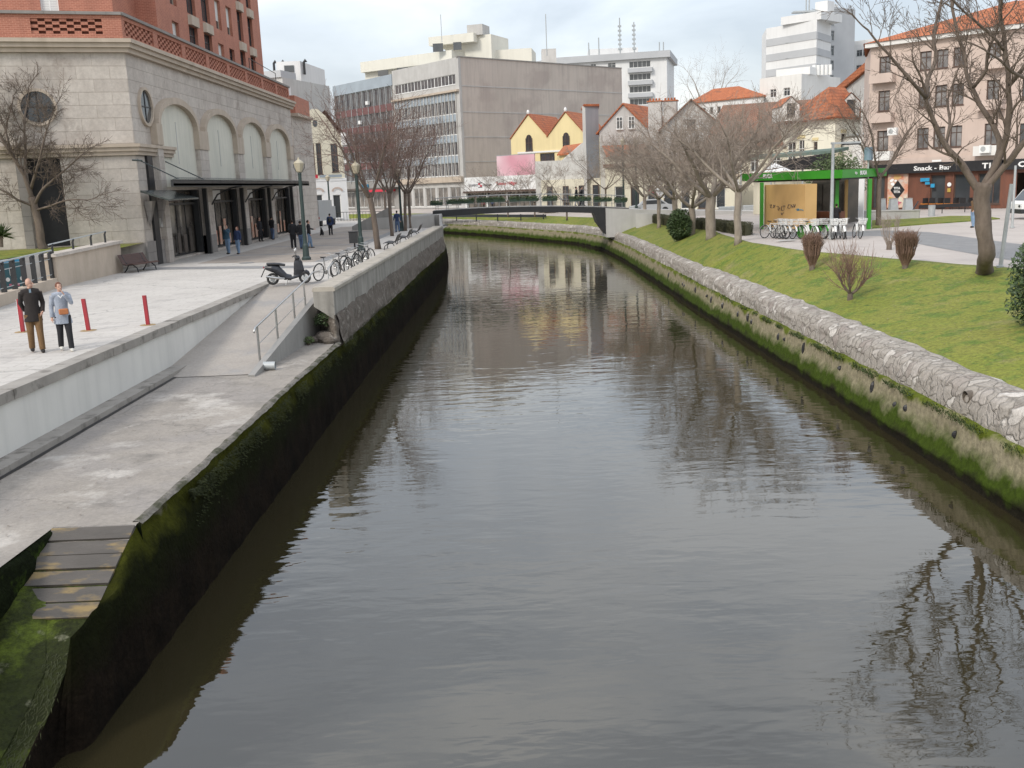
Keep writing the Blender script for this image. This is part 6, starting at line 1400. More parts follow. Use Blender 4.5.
# ---------------- bicycles
def make_bike(name,label,group=None,frame='black',basket=None,mud=None,saddle='black',disc=None):
    t=empty(name,(0,0,0),label,'bicycle',group)
    for k,x in enumerate((-.53,.53)):
        mb=MB(); K=26; pts=[(x+.33*math.cos(2*PI*i/K),0,.345+.33*math.sin(2*PI*i/K)) for i in range(K+1)]; mb.tube(pts,.027,6,cap=False); w_=mb.build('wheel',M('rubber'),t)
        mb=MB(); 
        for i in range(14): a=2*PI*i/14; mb.tube([(x,.03*(-1)**i,.345),(x+.315*math.cos(a),0,.345+.315*math.sin(a))],.0025,3,cap=False)
        mb.tube([(x,-.045,.345),(x,.045,.345)],.022,8); mb.tube([(x+.31*math.cos(2*PI*i/K),0,.345+.31*math.sin(2*PI*i/K)) for i in range(K+1)],.009,4,cap=False); mb.build('spokes',M('steel'),w_)
        if mud: 
            mb=MB(); pp=[(x+.37*math.cos(a),.345+.37*math.sin(a)) for a in [R(-5+17*i) for i in range(12)]] if k==0 else [(x+.37*math.cos(a),.345+.37*math.sin(a)) for a in [R(10+15*i) for i in range(12)]]
            vs=[];fs=[]
            for i,(px,pz) in enumerate(pp): vs+=[(px,-.05,pz),(px,.05,pz)]
            for i in range(len(pp)-1): fs.append((2*i,2*i+1,2*i+3,2*i+2))
            mb.add(vs,fs); mb.build('mudguard',M(mud),t)
        if disc and k==0:
            for sgn in (-1,1):
                mb=MB(); mb.poly([(x+.31*math.cos(2*PI*i/18),sgn*.03,.345+.31*math.sin(2*PI*i/18)) for i in range(18)]); mb.build('wheel_cover',M(disc),t)
    mb=MB(); bb=(-.08,0,.30);st=(-.22,0,.78);hd=(.36,0,.80);hd2=(.39,0,.68);ra=(-.53,0,.345);fa=(.53,0,.345)
    for a,b,r in ((bb,st,.017),(st,hd,.016),(bb,hd2,.02),(hd,hd2,.02)): mb.tube([a,b],r,7)
    for s in (-.05,.05): mb.tube([(bb[0],s*.7,bb[2]),(ra[0],s,ra[2])],.010,5); mb.tube([(st[0],s*.3,st[2]-.04),(ra[0],s,ra[2])],.009,5); mb.tube([(hd2[0],s*.6,hd2[2]),(fa[0],s,fa[2])],.012,5)
    mb.build('frame',M(frame),t)
    mb=MB(); mb.tube([(.36,0,.8),(.34,0,.95)],.013,6); mb.tube([(.22,-.27,1.0),(.30,-.2,.99),(.34,-.08,.96),(.34,.08,.96),(.30,.2,.99),(.22,.27,1.0)],.013,6); mb.build('handlebar',M('steel'),t)
    mb=MB(); mb.tube([(-.22,0,.78),(-.245,0,.90)],.012,6); mb.add([(-.38,-.08,.93),(-.38,.08,.93),(-.12,.02,.92),(-.12,-.02,.92),(-.36,-.06,.88),(-.36,.06,.88),(-.14,.01,.89),(-.14,-.01,.89)],[(0,1,2,3),(4,7,6,5),(0,4,5,1),(1,5,6,2),(2,6,7,3),(3,7,4,0)]); mb.build('saddle',M(saddle),t)
    mb=MB(); mb.tube([(bb[0],-.07,bb[2]),(bb[0]+.12,-.07,bb[2]-.11)],.01,5); mb.tube([(bb[0],.07,bb[2]),(bb[0]-.12,.07,bb[2]+.11)],.01,5); mb.box(bb[0]+.07,-.16,bb[2]-.13,bb[0]+.17,-.07,bb[2]-.11); mb.box(bb[0]-.17,.07,bb[2]+.11,bb[0]-.07,.16,bb[2]+.13); mb.tube([(bb[0],-.02,bb[2]),(bb[0],.0,bb[2])],.09,12); mb.build('pedals',M('steel'),t)
    if basket:
        mb=MB()
        for z in (.74,.84,.95,1.03): 
            e_=.14+.04*(z-.74)/.3; mb.tube([(.58-e_,-e_,z),(.58+e_,-e_,z),(.58+e_,e_,z),(.58-e_,e_,z),(.58-e_,-e_,z)],.007,4,cap=False)
        for i in range(6):
            f=-1+2*i/5
            for s in (-1,1): mb.tube([(.58+f*.14,s*.14,.74),(.58+f*.18,s*.18,1.03)],.006,4); mb.tube([(.58+s*.14,f*.14,.74),(.58+s*.18,f*.18,1.03)],.006,4)
        mb.quad((.45,-.13,.75),(.71,-.13,.75),(.71,.13,.75),(.45,.13,.75)); mb.build('basket',M(basket),t)
    return t
def place(o,loc,rz,lab=None,tilt=0):
    o.location=loc; o.rotation_euler=(tilt,0,rz)
    if lab:o['label']=lab
gL='bicycles parked in the rack behind the parapet'
bk=make_bike('bicycle','',gL,'steel'); place(bk,(-7.35,39.7,0),R(62),'silver bicycle nearest the black scooter in the rack',R(6))
for k,(x,y,a,lab) in enumerate([(-7.1,41.6,70,'second bicycle from the scooter in the rack behind the parapet'),(-6.95,43.6,66,'middle bicycle of the rack behind the parapet'),(-6.9,45.6,72,'fourth bicycle from the scooter in the parapet rack'),(-6.9,47.4,65,'last bicycle of the parapet rack, farthest from the scooter')]):
    if k in(0,):bk2=make_bike('bicycle','',gL,'black'); c=bk2
    else: c=copy_tree(bk2)
    place(c,(x,y,0),R(a),lab,R(5*(-1)**k))
t=empty('bicycle_rack',(-7.3,43,0),'low galvanised hoop rack holding the bicycles behind the parapet','bicycle rack'); 
for k in range(5):
    y=40+2*k; MB().tube([(-7.35,y,0),(-7.35,y,.45),(-7.25,y+.05,.58),(-7.05,y+.1,.58),(-6.95,y+.12,.45),(-6.95,y+.12,0)],.022,6).build('hoop',M('galv'),t)
# ---------------- scooter
t=empty('scooter',(0,0,0),'black motor scooter standing at the top of the ramp beside the handrail','scooter')
for x in (-.62,.62):
    mb=MB(); K=24; mb.tube([(x+.19*math.cos(2*PI*i/K),0,.24+.19*math.sin(2*PI*i/K)) for i in range(K+1)],.05,9,cap=False); w_=mb.build('wheel',M('rubber'),t)
    mb=MB(); mb.tube([(x,-.03,.24),(x,.03,.24)],.10,12); 
    for i in range(5): a=2*PI*i/5; mb.bar((x,0,.24),(x+.16*math.cos(a),0,.24+.16*math.sin(a)),.03)
    mb.build('rim',M('galv'),w_)
mb=MB(); mb.tube([(.10,0,.26),(-.12,0,.30),(-.25,0,.42),(-.42,0,.60),(-.62,0,.66),(-.88,0,.70)],[.13,.15,.17,.19,.17,.09],12,flat=.9); mb.tube([(.40,0,.30),(.1,0,.24),(-.15,0,.26)],[.13,.17,.15],10,flat=.35)
mb.tube([(.34,0,.30),(.42,0,.55),(.40,0,.85),(.36,0,.98)],[.16,.21,.17,.09],12,flat=.35); mb.tube([(.64,0,.50),(.74,0,.44),(.80,0,.34)],[.07,.075,.05],8); mb.tube([(.42,0,.95),(.62,0,.26)],[.05,.04],7)
mb.tube([(.40,0,.98),(.36,0,1.08)],[.12,.10],10,flat=1.2); remesh(mb.build('body',M('scooter'),t),.018)
mb=MB(); mb.tube([(-.10,0,.76),(-.30,0,.80),(-.55,0,.82),(-.82,0,.84)],[.12,.14,.145,.10],12,flat=.42); remesh(mb.build('seat',M('black'),t),.018)
mb=MB(); mb.tube([(.22,-.34,1.08),(.34,-.15,1.10),(.38,0,1.10),(.34,.15,1.10),(.22,.34,1.08)],[.02,.015,.03,.015,.02],7); mb.build('handlebar',M('black'),t)
for s in (-1,1):
    mb=MB(); mb.tube([(.34,s*.20,1.10),(.33,s*.28,1.28)],.008,5); mb.build('mirror_stem',M('black'),t)
    MB().ell((.33,s*.30,1.34),(.02,.085,.06),10,7).build('mirror',M('mirror_white'),t,smooth=True)
mb=MB(); mb.ell((.47,0,.93),(.05,.09,.07),10,7); mb.build('headlight',M('glass'),t,smooth=True)
mb=MB(); mb.ell((-.93,0,.70),(.03,.08,.04),8,5); mb.build('tail_light',M('red_paint'),t); mb=MB(); mb.add([(-.92,-.07,.62),(-.92,.07,.62),(-1.05,.08,.36),(-1.05,-.08,.36)],[(0,1,2,3)]); mb.tube([(-.9,0,.64),(-1.06,0,.33)],.02,5); mb.build('mudguard',M('black'),t)
mb=MB(); mb.tube([(-.15,-.16,.25),(-.45,-.18,.28),(-.85,-.18,.36)],[.03,.06,.05],8); mb.build('exhaust',M('steel'),t)
mb=MB(); mb.tube([(-.05,.1,.22),(-.12,.22,.0)],.014,5); mb.tube([(-.05,-.1,.22),(-.12,-.22,.0)],.014,5); mb.build('stand',M('steel'),t)
t.location=(-8.55,38.3,0); t.rotation_euler=(0,0,R(8)); t.scale=(.97,.97,.97)
# ================================================================ RIGHT BANK FURNITURE
# kiosk
t=empty('kiosk',(18,61,0),'bicycle hire kiosk with a bright green flat canopy on green posts','kiosk')
f0=D(742,176,67);f1=D(842.5,171,58.5);f2=D(886.5,176,62.5); 
pa=(f0.x,f0.y);pb=(f1.x,f1.y);pc_=(f2.x,f2.y);pd_=(pc_[0]-5.2,pc_[1]+7.0)
zt=3.46;zb=2.98
mb=MB(); mb.prism([pa,pb,pc_,pd_],zb,zt); mb.build('canopy',M('green_paint'),t)
mb=MB(); mb.prism([inset([pa,pb,pc_,pd_],k,.3) for k in range(4)],zb-.10,zb-.002); mb.build('soffit',M('dark_metal'),t)
for (u,v) in ((761.5,229),(836,228.5),(868.5,229)):
    q=G(u,v); MB().box(q.x-.10,q.y-.10,0,q.x+.10,q.y+.10,zb-.1).build('post',M('green_paint'),t)
L1=(Vector(pb)-Vector(pa)).length
text(t,'loja',pa,pb,L1*.155,zb+.20,.22,'text_white',off=.015,bold=.004); text(t,'BUGA',pa,pb,L1*.235,zb+.15,.34,'text_white',off=.015,bold=.012)
L2=(Vector(pc_)-Vector(pb)).length; text(t,'loja',pb,pc_,L2*.27,zb+.20,.20,'text_white',off=.015,bold=.004); text(t,'BUGA',pb,pc_,L2*.38,zb+.15,.32,'text_white',off=.015,bold=.012)
# orange cabin wall
a=G(764,228.6);b=G(804.5,231.5); a2=(a.x,a.y);b2=(b.x,b.y); W=(Vector(b2)-Vector(a2)).length
cb=MB(); ebox(cb,a2,b2,0,W,-.75,0,.12,2.72); cab=cb.build('cabin',M('orange_board'),t)
mb=MB(); 
def stroke(pts,m_): 
    for p,q in zip(pts,pts[1:]): m_.bar((*edge_pt(a2,b2,p[0]*W,-.012),p[1]),(*edge_pt(a2,b2,q[0]*W,-.012),q[1]),.035,.02)
zz=1.05
for pts in ([(.15,zz+.42),(.20,zz+.46),(.17,zz+.28),(.22,zz+.26)],[(.24,zz+.44),(.29,zz+.40),(.25,zz+.26),(.24,zz+.44)],[(.33,zz+.36),(.37,zz+.36),(.36,zz+.14)],[(.41,zz+.30),(.38,zz+.12)],[(.46,zz+.38),(.44,zz+.14),(.50,zz+.12)],[(.48,zz+.40),(.54,zz+.40)],[(.51,zz+.40),(.51,zz+.14)],
            [(.62,zz+.48),(.60,zz+.28),(.65,zz+.27)],[(.62,zz+.48),(.66,zz+.47)],[(.68,zz+.27),(.68,zz+.48),(.73,zz+.30),(.73,zz+.5)],[(.75,zz+.5),(.76,zz+.32),(.79,zz+.5)],[(.44,zz-.02),(.46,zz-.14),(.50,zz-.0)]): stroke(pts,mb)
mb.build('graffiti',M('text_dark'),cab)
mb=MB(); stroke([(.80,zz+.22),(.87,zz+.26),(.83,zz+.14),(.92,zz+.22),(.97,zz+.16)],mb); stroke([(.81,zz+.18),(.95,zz+.20)],mb); mb.build('graffiti',M('blue_sign'),cab)
c=Vector(b2); d=D(811,226,b.y+1.2)
q0=(b2[0]+.1,b2[1]+.4); q1=G(848,216)
mb=MB(); a=D(812,200,68);b=D(845,200,66); ebox(mb,(a.x,a.y),(b.x,b.y),0,(b-a).length,-1.5,0,0.05,2.85); mb.build('dark_interior',M('shop_dark'),t)
for f in (.08,.36,.66): 
    mb=MB(); w_=(b-a).length; ebox(mb,(a.x,a.y),(b.x,b.y),f*w_,(f+.24)*w_,.01,.06,.2,2.6); mb.build('glass_panel',M('shop_glass'),t)
mb=MB(); q=D(846,200,64.5); mb.box(q.x-.09,q.y-.09,0,q.x+.09,q.y+.09,zb-.1); mb.build('timber_post',M('orange_board'),t)
mb=MB(); a=G(812,228.5);b=G(847,229); ebox(mb,(a.x,a.y+1.2),(b.x,b.y+1.0),0,(b-a).length,-.5,0,.0,1.0); mb.build('counter',M('wood_front'),t)
a=D(848.5,195,70);b=D(863.5,195,69); o=MB(); ebox(o,(a.x,a.y),(b.x,b.y),0,(b-a).length,-.1,0,0,3.0); o=o.build('white_screen',M('sign_white')); tag(o,'plain white screen wall seen beneath the right side of the kiosk canopy','screen')
# pavilion with green sloping roof behind
t=empty('market_pavilion',(20,82,0),'pavilion with a long grey-green sheet roof and dark netting behind the kiosk','pavilion')
a=D(738,160,86);b=D(834,151,80); a2=(a.x,a.y);b2=(b.x,b.y);W=(Vector(b2)-Vector(a2)).length
mb=MB(); mb.prism([edge_pt(a2,b2,0,0),edge_pt(a2,b2,W,0),edge_pt(a2,b2,W,2.5),edge_pt(a2,b2,0,2.5)],[4.55,4.75,5.0,4.8],[4.75,5.0,5.25,5.0]); mb.build('roof',M('green_panel'),t)
mb=MB(); q=edge_pt(a2,b2,W*.42,-.0);q2=edge_pt(a2,b2,W,-0.0); mb.add([(*q,3.6),(*q2,3.6),(*q2,4.84),(*q,4.35)],[(0,1,2,3)]); mb.build('netting',M('black'),t)
for f in (.02,.35,.68,.99): q=edge_pt(a2,b2,W*f,.2); MB().cyl(q[0],q[1],0,4.6,.07,.07,8).build('post',M('galv'),t)
mb=MB(); q0=edge_pt(a2,b2,0,2.5);q1=edge_pt(a2,b2,W*.9,2.5); ebox(mb,q0,q1,0,W*.9,-.2,0,0,3.5); mb.build('back_wall',M('plaster_cream'),t)
q=D(775,170,75); t=empty('white_parasol',(q.x,q.y,0),'white square parasol peeking over the green kiosk canopy','parasol'); mb=MB(); mb.add([(q.x-.95,q.y-.95,3.55),(q.x+.95,q.y-.95,3.55),(q.x+.95,q.y+.95,3.55),(q.x-.95,q.y+.95,3.55),(q.x,q.y,4.15)],[(0,1,4),(1,2,4),(2,3,4),(3,0,4)]); mb.build('canopy',M('sign_white'),t); MB().cyl(q.x,q.y,0,4.2,.03,.03,8).build('pole',M('galv'),t)
# poles
q=G(831,239); t=empty('lamp_pole',(q.x,q.y,0),'tall grey steel lamp pole with a short arm in front of the kiosk','street lamp'); MB().cyl(q.x,q.y,0,4.75,.10,.075,10).build('pole',M('galv'),t); mb=MB(); mb.box(q.x-.1,q.y-.08,4.72,q.x+1.35,q.y+.08,4.82); mb.build('arm',M('galv'),t); MB().box(q.x+.5,q.y-.13,4.66,q.x+1.35,q.y+.13,4.72).build('lamp_head',M('dark_metal'),t)
q=G(866.5,227); t=empty('drum_pole',(q.x,q.y,0),'pole carrying a blue cylindrical drum behind the kiosk','sign pole'); MB().cyl(q.x,q.y,0,4.2,.055,.055,8).build('pole',M('galv'),t); MB().cyl(q.x,q.y,3.95,4.72,.25,.25,14).build('drum',M('blue_drum'),t)
q=G(1000,267); t=empty('flag_pole',(q.x,q.y,0),'pale metal pole leaning beside the big tree trunk','pole'); MB().tube([(q.x,q.y,-.2),(q.x+.24,q.y,2.75)],[.07,.065],10).build('pole',M('galv'),t)
mb=MB(); mb.tube2(q.x,q.y,[(.12,-.1),(.12,.05),(.08,.06)],10); mb.build('base',M('galv'),t)
q=G(1012,228); t=empty('flag_pole',(q.x,q.y,0),'slim white pole farther back at the right edge','pole'); MB().cyl(q.x,q.y,0,3.3,.07,.06,10).build('pole',M('galv'),t); MB().cyl(q.x,q.y,0,.1,.12,.12,10).build('base',M('galv'),t)
# tapered planters
pl=[(878.5,'leftmost','dark_grey'),(891,'second',''),(905,'third',''),(849.5,'far left','')]
for k,u in enumerate((881,893,907.5,856)):
    q=G(u,213.5); t=empty('tapered_planter',(q.x,q.y,0),['left one of the three tall grey planters before the food poster','middle one of the three tall grey planters before the food poster','right one of the three tall grey planters before the cafe','tall grey planter in front of the white screen behind the kiosk'][k],'planter','tall grey tapered planters on the square'); s=.33
    mb=MB(); mb.add([(q.x-s,q.y-s,0),(q.x+s,q.y-s,0),(q.x+s,q.y+s,0),(q.x-s,q.y+s,0),(q.x-s*.72,q.y-s*.72,1.1),(q.x+s*.72,q.y-s*.72,1.1),(q.x+s*.72,q.y+s*.72,1.1),(q.x-s*.72,q.y+s*.72,1.1)],[(0,3,2,1),(4,5,6,7),(0,1,5,4),(1,2,6,5),(2,3,7,6),(3,0,4,7)]); mb.build('box',M('blue_panel' if False else 'galv'),t)
    mb=MB(); mb.box(q.x-s*.78,q.y-s*.78,1.1,q.x+s*.78,q.y+s*.78,1.16); mb.build('rim',M('concrete'),t)
for k,(u,v) in enumerate(((727,212.5),(751,211))):
    q=G(u,v); o=MB(); o.box(q.x-.75,q.y-.3,0,q.x+.75,q.y+.3,.55); o=o.build('concrete_block',M('galv')); md=o.modifiers.new('b','BEVEL'); md.width=.04; md.segments=2; tag(o,['low dark grey block in front of the white garage door behind the bare trees','low dark grey block left of the green kiosk post'][k],'block','low grey blocks before the cream terrace')
# cafe tables and chairs
def make_chair():
    t=empty('cafe_chair',(0,0,0),'','chair'); 
    mb=MB(); mb.box(-.23,-.24,.40,.23,.22,.50); mb.build('seat',M('orange_seat'),t); mb=MB(); mb.add([(-.22,.20,.48),(.22,.20,.48),(.22,.30,.92),(-.22,.30,.92),(-.22,.23,.48),(.22,.23,.48),(.22,.33,.92),(-.22,.33,.92)],[(0,1,2,3),(7,6,5,4),(3,2,6,7),(0,3,7,4),(1,5,6,2)]); mb.build('backrest',M('black'),t)
    for x in(-.2,.2):
        for y in(-.2,.2): MB().tube([(x,y,.44),(x*1.1,y*1.1,0)],.014,5).build('leg',M('black'),t)
    return t
def make_table():
    t=empty('cafe_table',(0,0,0),'','table'); MB().box(-.35,-.35,.72,.35,.35,.75).build('tabletop',M('black'),t); mb=MB(); mb.cyl(0,0,.03,.72,.03,.03,8); mb.build('leg',M('black'),t); mb=MB(); mb.box(-.25,-.25,0,.25,.25,.03); mb.build('base',M('black'),t); return t
ch=make_chair(); tb=make_table(); ordn=['first','second','third','fourth','fifth','sixth','seventh','eighth','ninth','tenth']
for k in range(8):
    u=924+k*7.6; q=G(u,209.3); c=ch if k==0 else copy_tree(ch); c.location=(q.x,q.y,0); c.rotation_euler=(0,0,R(160 if k%2 else 175)); c['label']=ordn[k]+' black and orange chair from the left in the front row outside the cafe'; c['group']='cafe chairs in a row'
for k in range(4):
    u=927.5+k*15; q=G(u,207.6); c=tb if k==0 else copy_tree(tb); c.location=(q.x,q.y,0); c['label']=ordn[k]+' black cafe table from the left behind the front row of chairs'; c['group']='cafe tables in a row'
t=empty('barrier',G(925,210),'long low dark barrier rail beside the cafe chairs','barrier'); a=G(919,214.5);b=G(988,211); mb=MB(); mb.bar((a.x,a.y,.55),(b.x,b.y,.55),.06,.25); mb.build('rail',M('black'),t)
for f in (.0,.33,.66,1): q=a.lerp(b,f); MB().tube([(q.x,q.y,0),(q.x,q.y,.6)],.035,6).build('post',M('black'),t)
mb=MB(); mb.tube([(a.x-.9,a.y-.6,.05),(a.x-.1,a.y,.95)],.05,6); mb.build('brace',M('black'),t)
q=G(931.5,216); o=MB().cyl(q.x,q.y,0,.75,.22,.24,14).build('round_bin',M('galv'),None,smooth=False); tag(o,'small round grey bin beneath the cafe barrier','bin')
# white van at right edge
q=G(1021,219.5); t=empty('parked_van',(q.x+1.2,q.y,0),'white van cut by the right edge of the photo','van'); x,y=q.x+.0,q.y
mb=MB(); prof=[(0,.35),(0,.95),(.35,1.1),(.9,1.75),(1.4,1.95),(4.6,1.95),(4.7,.35)]
vs=[(x+a,y,b) for a,b in prof]+[(x+a,y+1.8,b) for a,b in prof]; n=len(prof); mb.add(vs,[tuple(range(n)),tuple(range(2*n-1,n-1,-1))]+[(i,(i+1)%n,(i+1)%n+n,i+n) for i in range(n)]); mb.build('body',M('white_paint'),t)
mb=MB(); mb.box(x-.04,y-.03,.35,x+.25,y+1.83,.62); mb.build('bumper',M('dark_metal'),t)
mb=MB(); mb.add([(x+.42,y-.01,1.15),(x+.92,y-.01,1.72),(x+1.6,y-.01,1.72),(x+1.6,y-.01,1.15)],[(0,1,2,3)]); mb.add([(x+.36,y+.1,1.14),(x+.36,y+1.7,1.14),(x+.89,y+1.7,1.74),(x+.89,y+.1,1.74)],[(0,1,2,3)]); mb.v=[(a-.01,b,c) for a,b,c in mb.v]; mb.build('window',M('glass'),t)
for wx in (.75,3.9):
    w_=MB().tube([(x+wx,y-.04,.33),(x+wx,y+.2,.33)],.33,16).build('wheel',M('rubber'),t); MB().tube([(x+wx,y-.06,.33),(x+wx,y-.03,.33)],.18,12).build('rim',M('galv'),w_)
mb=MB(); mb.ell((x+.02,y+.3,.8),(.06,.16,.1),8,6); mb.build('headlight',M('glass'),t)
# hire bicycles
gB='hire bicycles with white baskets parked before the kiosk'
h1=make_bike('bicycle','',gB,'white_paint','white_paint','white_paint'); h2=make_bike('bicycle','',gB,'green_paint','white_paint','green_paint',disc='green_paint'); h3=make_bike('bicycle','',gB,'white_paint','white_paint','white_paint',disc='sign_white')
used=set(); spots=[(771,239.5,0),(777,239.8,0),(783,240.1,0),(789,240.5,0),(795,240.6,0),(803,240,1),(811,240.3,2),(819,240,1),(826,240.2,2),(834,240,0),(841,240,0),(848,239.8,0),(854,239.5,0)]
names=['leftmost hire bicycle, white, under the graffiti cabin','second white hire bicycle from the left','third white hire bicycle from the left','fourth white hire bicycle from the left','fifth white hire bicycle, beside the green one','left hire bicycle with a green wheel cover','hire bicycle with a white wheel cover between the two green ones','right hire bicycle with a green wheel cover','hire bicycle with a white wheel cover directly left of the steel lamp pole','white hire bicycle just right of the steel lamp pole','white hire bicycle second right of the steel lamp pole','white hire bicycle third right of the steel lamp pole','rightmost white hire bicycle, near the right kiosk post']
for k,(u,v,ty) in enumerate(spots):
    src=(h1,h2,h3)[ty]; c=src if ty not in used else copy_tree(src); used.add(ty); q=G(u,v-1.6); a=R(-62) if u<800 else (R(-75) if u<830 else R(-108)); place(c,(q.x+rnd.uniform(-.15,.15),q.y+rnd.uniform(-.5,.5),0),a+R(rnd.uniform(-16,16)),names[k],R(rnd.uniform(-9,9)))
# small dark flag banner among the lawn trees (white/red cloth)
q=D(657,196,92); t=empty('cloth_banner',(q.x,q.y,0),'hanging white and red cloth between the lawn tree trunks','banner'); mb=MB(); mb.add([(q.x-.75,q.y,2.3),(q.x+.7,q.y,1.6),(q.x+.35,q.y+.1,3.9)],[(0,1,2)]); mb.add([(q.x-.75,q.y+.05,2.3),(q.x+.7,q.y+.05,1.6),(q.x+.35,q.y+.15,3.9)],[(0,1,2)]); mb.build('cloth',M('sign_white'),t); mb=MB(); mb.add([(q.x-.75,q.y-.03,2.28),(q.x+.1,q.y-.03,1.9),(q.x-.45,q.y-.0,2.75)],[(0,1,2)]); mb.build('red_patch',M('text_red'),t); MB().tube([(q.x+.35,q.y+.1,0),(q.x+.35,q.y+.1,4.0)],.03,6).build('pole',M('galv'),t)
# parked car beyond the abutment
q=D(651,206,100); t=empty('parked_car',(q.x,q.y,.0),'dark car parked beyond the right bridge abutment','car'); x,y=q.x-2,q.y
prof=[(0,.3),(0,.75),(.9,.85),(1.5,1.35),(3.0,1.38),(3.7,.9),(4.2,.8),(4.2,.3)]; n=len(prof); mb=MB(); mb.add([(x+a,y,b) for a,b in prof]+[(x+a,y+1.6,b) for a,b in prof],[tuple(range(n)),tuple(range(2*n-1,n-1,-1))]+[(i,(i+1)%n,(i+1)%n+n,i+n) for i in range(n)]); mb.build('body',M('far_grey'),t)
for wx in(.85,3.4): MB().tube([(x+wx,y-.05,.31),(x+wx,y+.2,.31)],.31,14).build('wheel',M('rubber'),t)
mb=MB(); mb.add([(x+1.1,y-.01,.9),(x+1.6,y-.01,1.28),(x+2.9,y-.01,1.3),(x+3.45,y-.01,.92)],[(0,1,2,3)]); mb.build('window',M('glass'),t)
# shoppers on the far street, seen under the footbridge planters
for k,(u,col_,lab) in enumerate([(486,('red_jacket',(.35,.03,.04)),'shopper in red on the far street before the clothing shop'),(494,NV,'shopper in navy on the far street right of the one in red')]):
    q=G(u,208.5); person(lab,Vector((q.x,min(q.y,136),0)),R(90*k+40),1.7,col_,BK,HB,SH,.06,('down','down'),detail=.03,group=None)
# ================================================================ TREES AND SHRUBS
def limb(mb,pts,r0,r1,n=8,seed=0,wig=.03):
    P=[Vector(p) for p in pts]; out=[];m=len(P)
    for i in range(m-1):
        for k in range(3):
            t=k/3; p0=P[max(i-1,0)];p1=P[i];p2=P[i+1];p3=P[min(i+2,m-1)]
            q=.5*((2*p1)+(-p0+p2)*t+(2*p0-5*p1+4*p2-p3)*t*t+(-p0+3*p1-3*p2+p3)*t**3)
            q+=Vector((noise.noise(q*2+Vector((seed,0,0))),noise.noise(q*2+Vector((0,seed,9))),0))*wig; out.append(q)
    out.append(P[-1]); N_=len(out); rad=[r0+(r1-r0)*i/(N_-1) for i in range(N_)]
    rad=[r*(1+.12*noise.noise(out[i]*3+Vector((seed,3,1)))) for i,r in enumerate(rad)]
    mb.tube(out,rad,n); return out,rad
def grow(mb,p,d,L,r,depth,rr,o):
    """o: dict(nseg, up, spread, kids, shrink, wig, minr)"""
    seg=3 if depth<=1 else 5; pts=[Vector(p)]; rad=[r]; d=Vector(d).normalized(); rend=max(o['minr'],r*(.45 if depth>0 else .3))
    for i in range(seg):
        d=(d+Vector((rr.gauss(0,o['wig']),rr.gauss(0,o['wig']),rr.gauss(0,o['wig'])+o['up']))).normalized()
        pts.append(pts[-1]+d*L/seg); rad.append(r+(rend-r)*(i+1)/seg)
    mb.tube(pts,rad,3 if depth<=1 else (5 if depth==2 else 7),cap=False)
    if depth<=0:return
    n=o['kids'][min(depth,len(o['kids'])-1)]
    for k in range(n):
        t=.25+.75*(k+rr.random()*.8)/n; t=min(t,1); x=t*seg; i=min(int(x),seg-1); q=pts[i].lerp(pts[i+1],x-i)
        dd=(pts[i+1]-pts[i]).normalized(); a=rr.uniform(0,2*PI); s=o['spread']*rr.uniform(.6,1.25); u=dd.orthogonal().normalized(); v=dd.cross(u)
        nd=dd*math.cos(s)+(u*math.cos(a)+v*math.sin(a))*math.sin(s)
        rk=max(o['minr'],(rad[i]+(rad[i+1]-rad[i])*(x-i))*rr.uniform(.45,.7))
        grow(mb,q,nd,L*o['shrink']*rr.uniform(.7,1.2)*(1.15-.4*t),rk,depth-1,rr,o)
    # leader continues
    grow(mb,pts[-1],d,L*o['shrink']*rr.uniform(.8,1.1),rend,depth-1,rr,o)
def bare_tree(label,base,trunk,r0,r1,limbs,depth,L,o,seed,group,barkm='bark',twigm='twig',name='bare_tree',flare=1.25):
    """trunk: list of world points; limbs: list of (start index or point, direction or list of points, r)"""
    t=empty(name,base,label,'tree',group); rr=random.Random(seed)
    mb=MB(); pts=[Vector(base)-Vector((0,0,.15))]+[Vector(p) for p in trunk]
    out=[];rad=[]
    for i in range(len(pts)-1):
        for k in range(4): out.append(pts[i].lerp(pts[i+1],k/4))
    out.append(pts[-1]); n=len(out)
    for i,q in enumerate(out):
        f=i/(n-1); r=r0+(r1-r0)*f
        if f<.15: r*=1+(flare-1)*(1-f/.15)
        r*=1+.10*noise.noise(q*2.3+Vector((seed,0,0)))+.05*noise.noise(q*7); rad.append(r)
        out[i]=q+Vector((noise.noise(q*1.1+Vector((seed,1,1))),noise.noise(q*1.1+Vector((1,seed,1))),0))*r0*.35
    mb.tube(out,rad,14); tr=mb.build('trunk',M(barkm),t,smooth=True)
    cb=MB(); tb=MB()
    for (st,path,r) in limbs:
        if isinstance(st,(int,float)): i=min(n-1,int(st*(n-1))); s=out[i]
        else: s=Vector(st)
        po,ra=limb(cb,[s]+[Vector(p) for p in path],r,r*.4,8,seed+len(cb.v)%97,.05)
        m=len(po)
        K=max(3,int(sum((po[i+1]-po[i]).length for i in range(m-1))/o.get('gap',.45)))
        for k in range(K):
            i=min(m-2,int(m*(.22+.78*(k+rr.random())/K))); dd=(po[i+1]-po[i]).normalized(); a=rr.uniform(0,2*PI); sp=o['spread']*rr.uniform(.7,1.4); u=dd.orthogonal().normalized(); v=dd.cross(u)
            nd=dd*math.cos(sp)+(u*math.cos(a)+v*math.sin(a))*math.sin(sp)+Vector((0,0,.25))
            grow(tb,po[i],nd,L*rr.uniform(.6,1.15),max(ra[i]*.45,.012),depth,rr,o)
        grow(tb,po[-1],po[-1]-po[-2],L,ra[-1],depth,rr,o)
    cb.build('limbs',M(barkm),t,smooth=True); tb.build('crown',M(twigm),t)
    return t
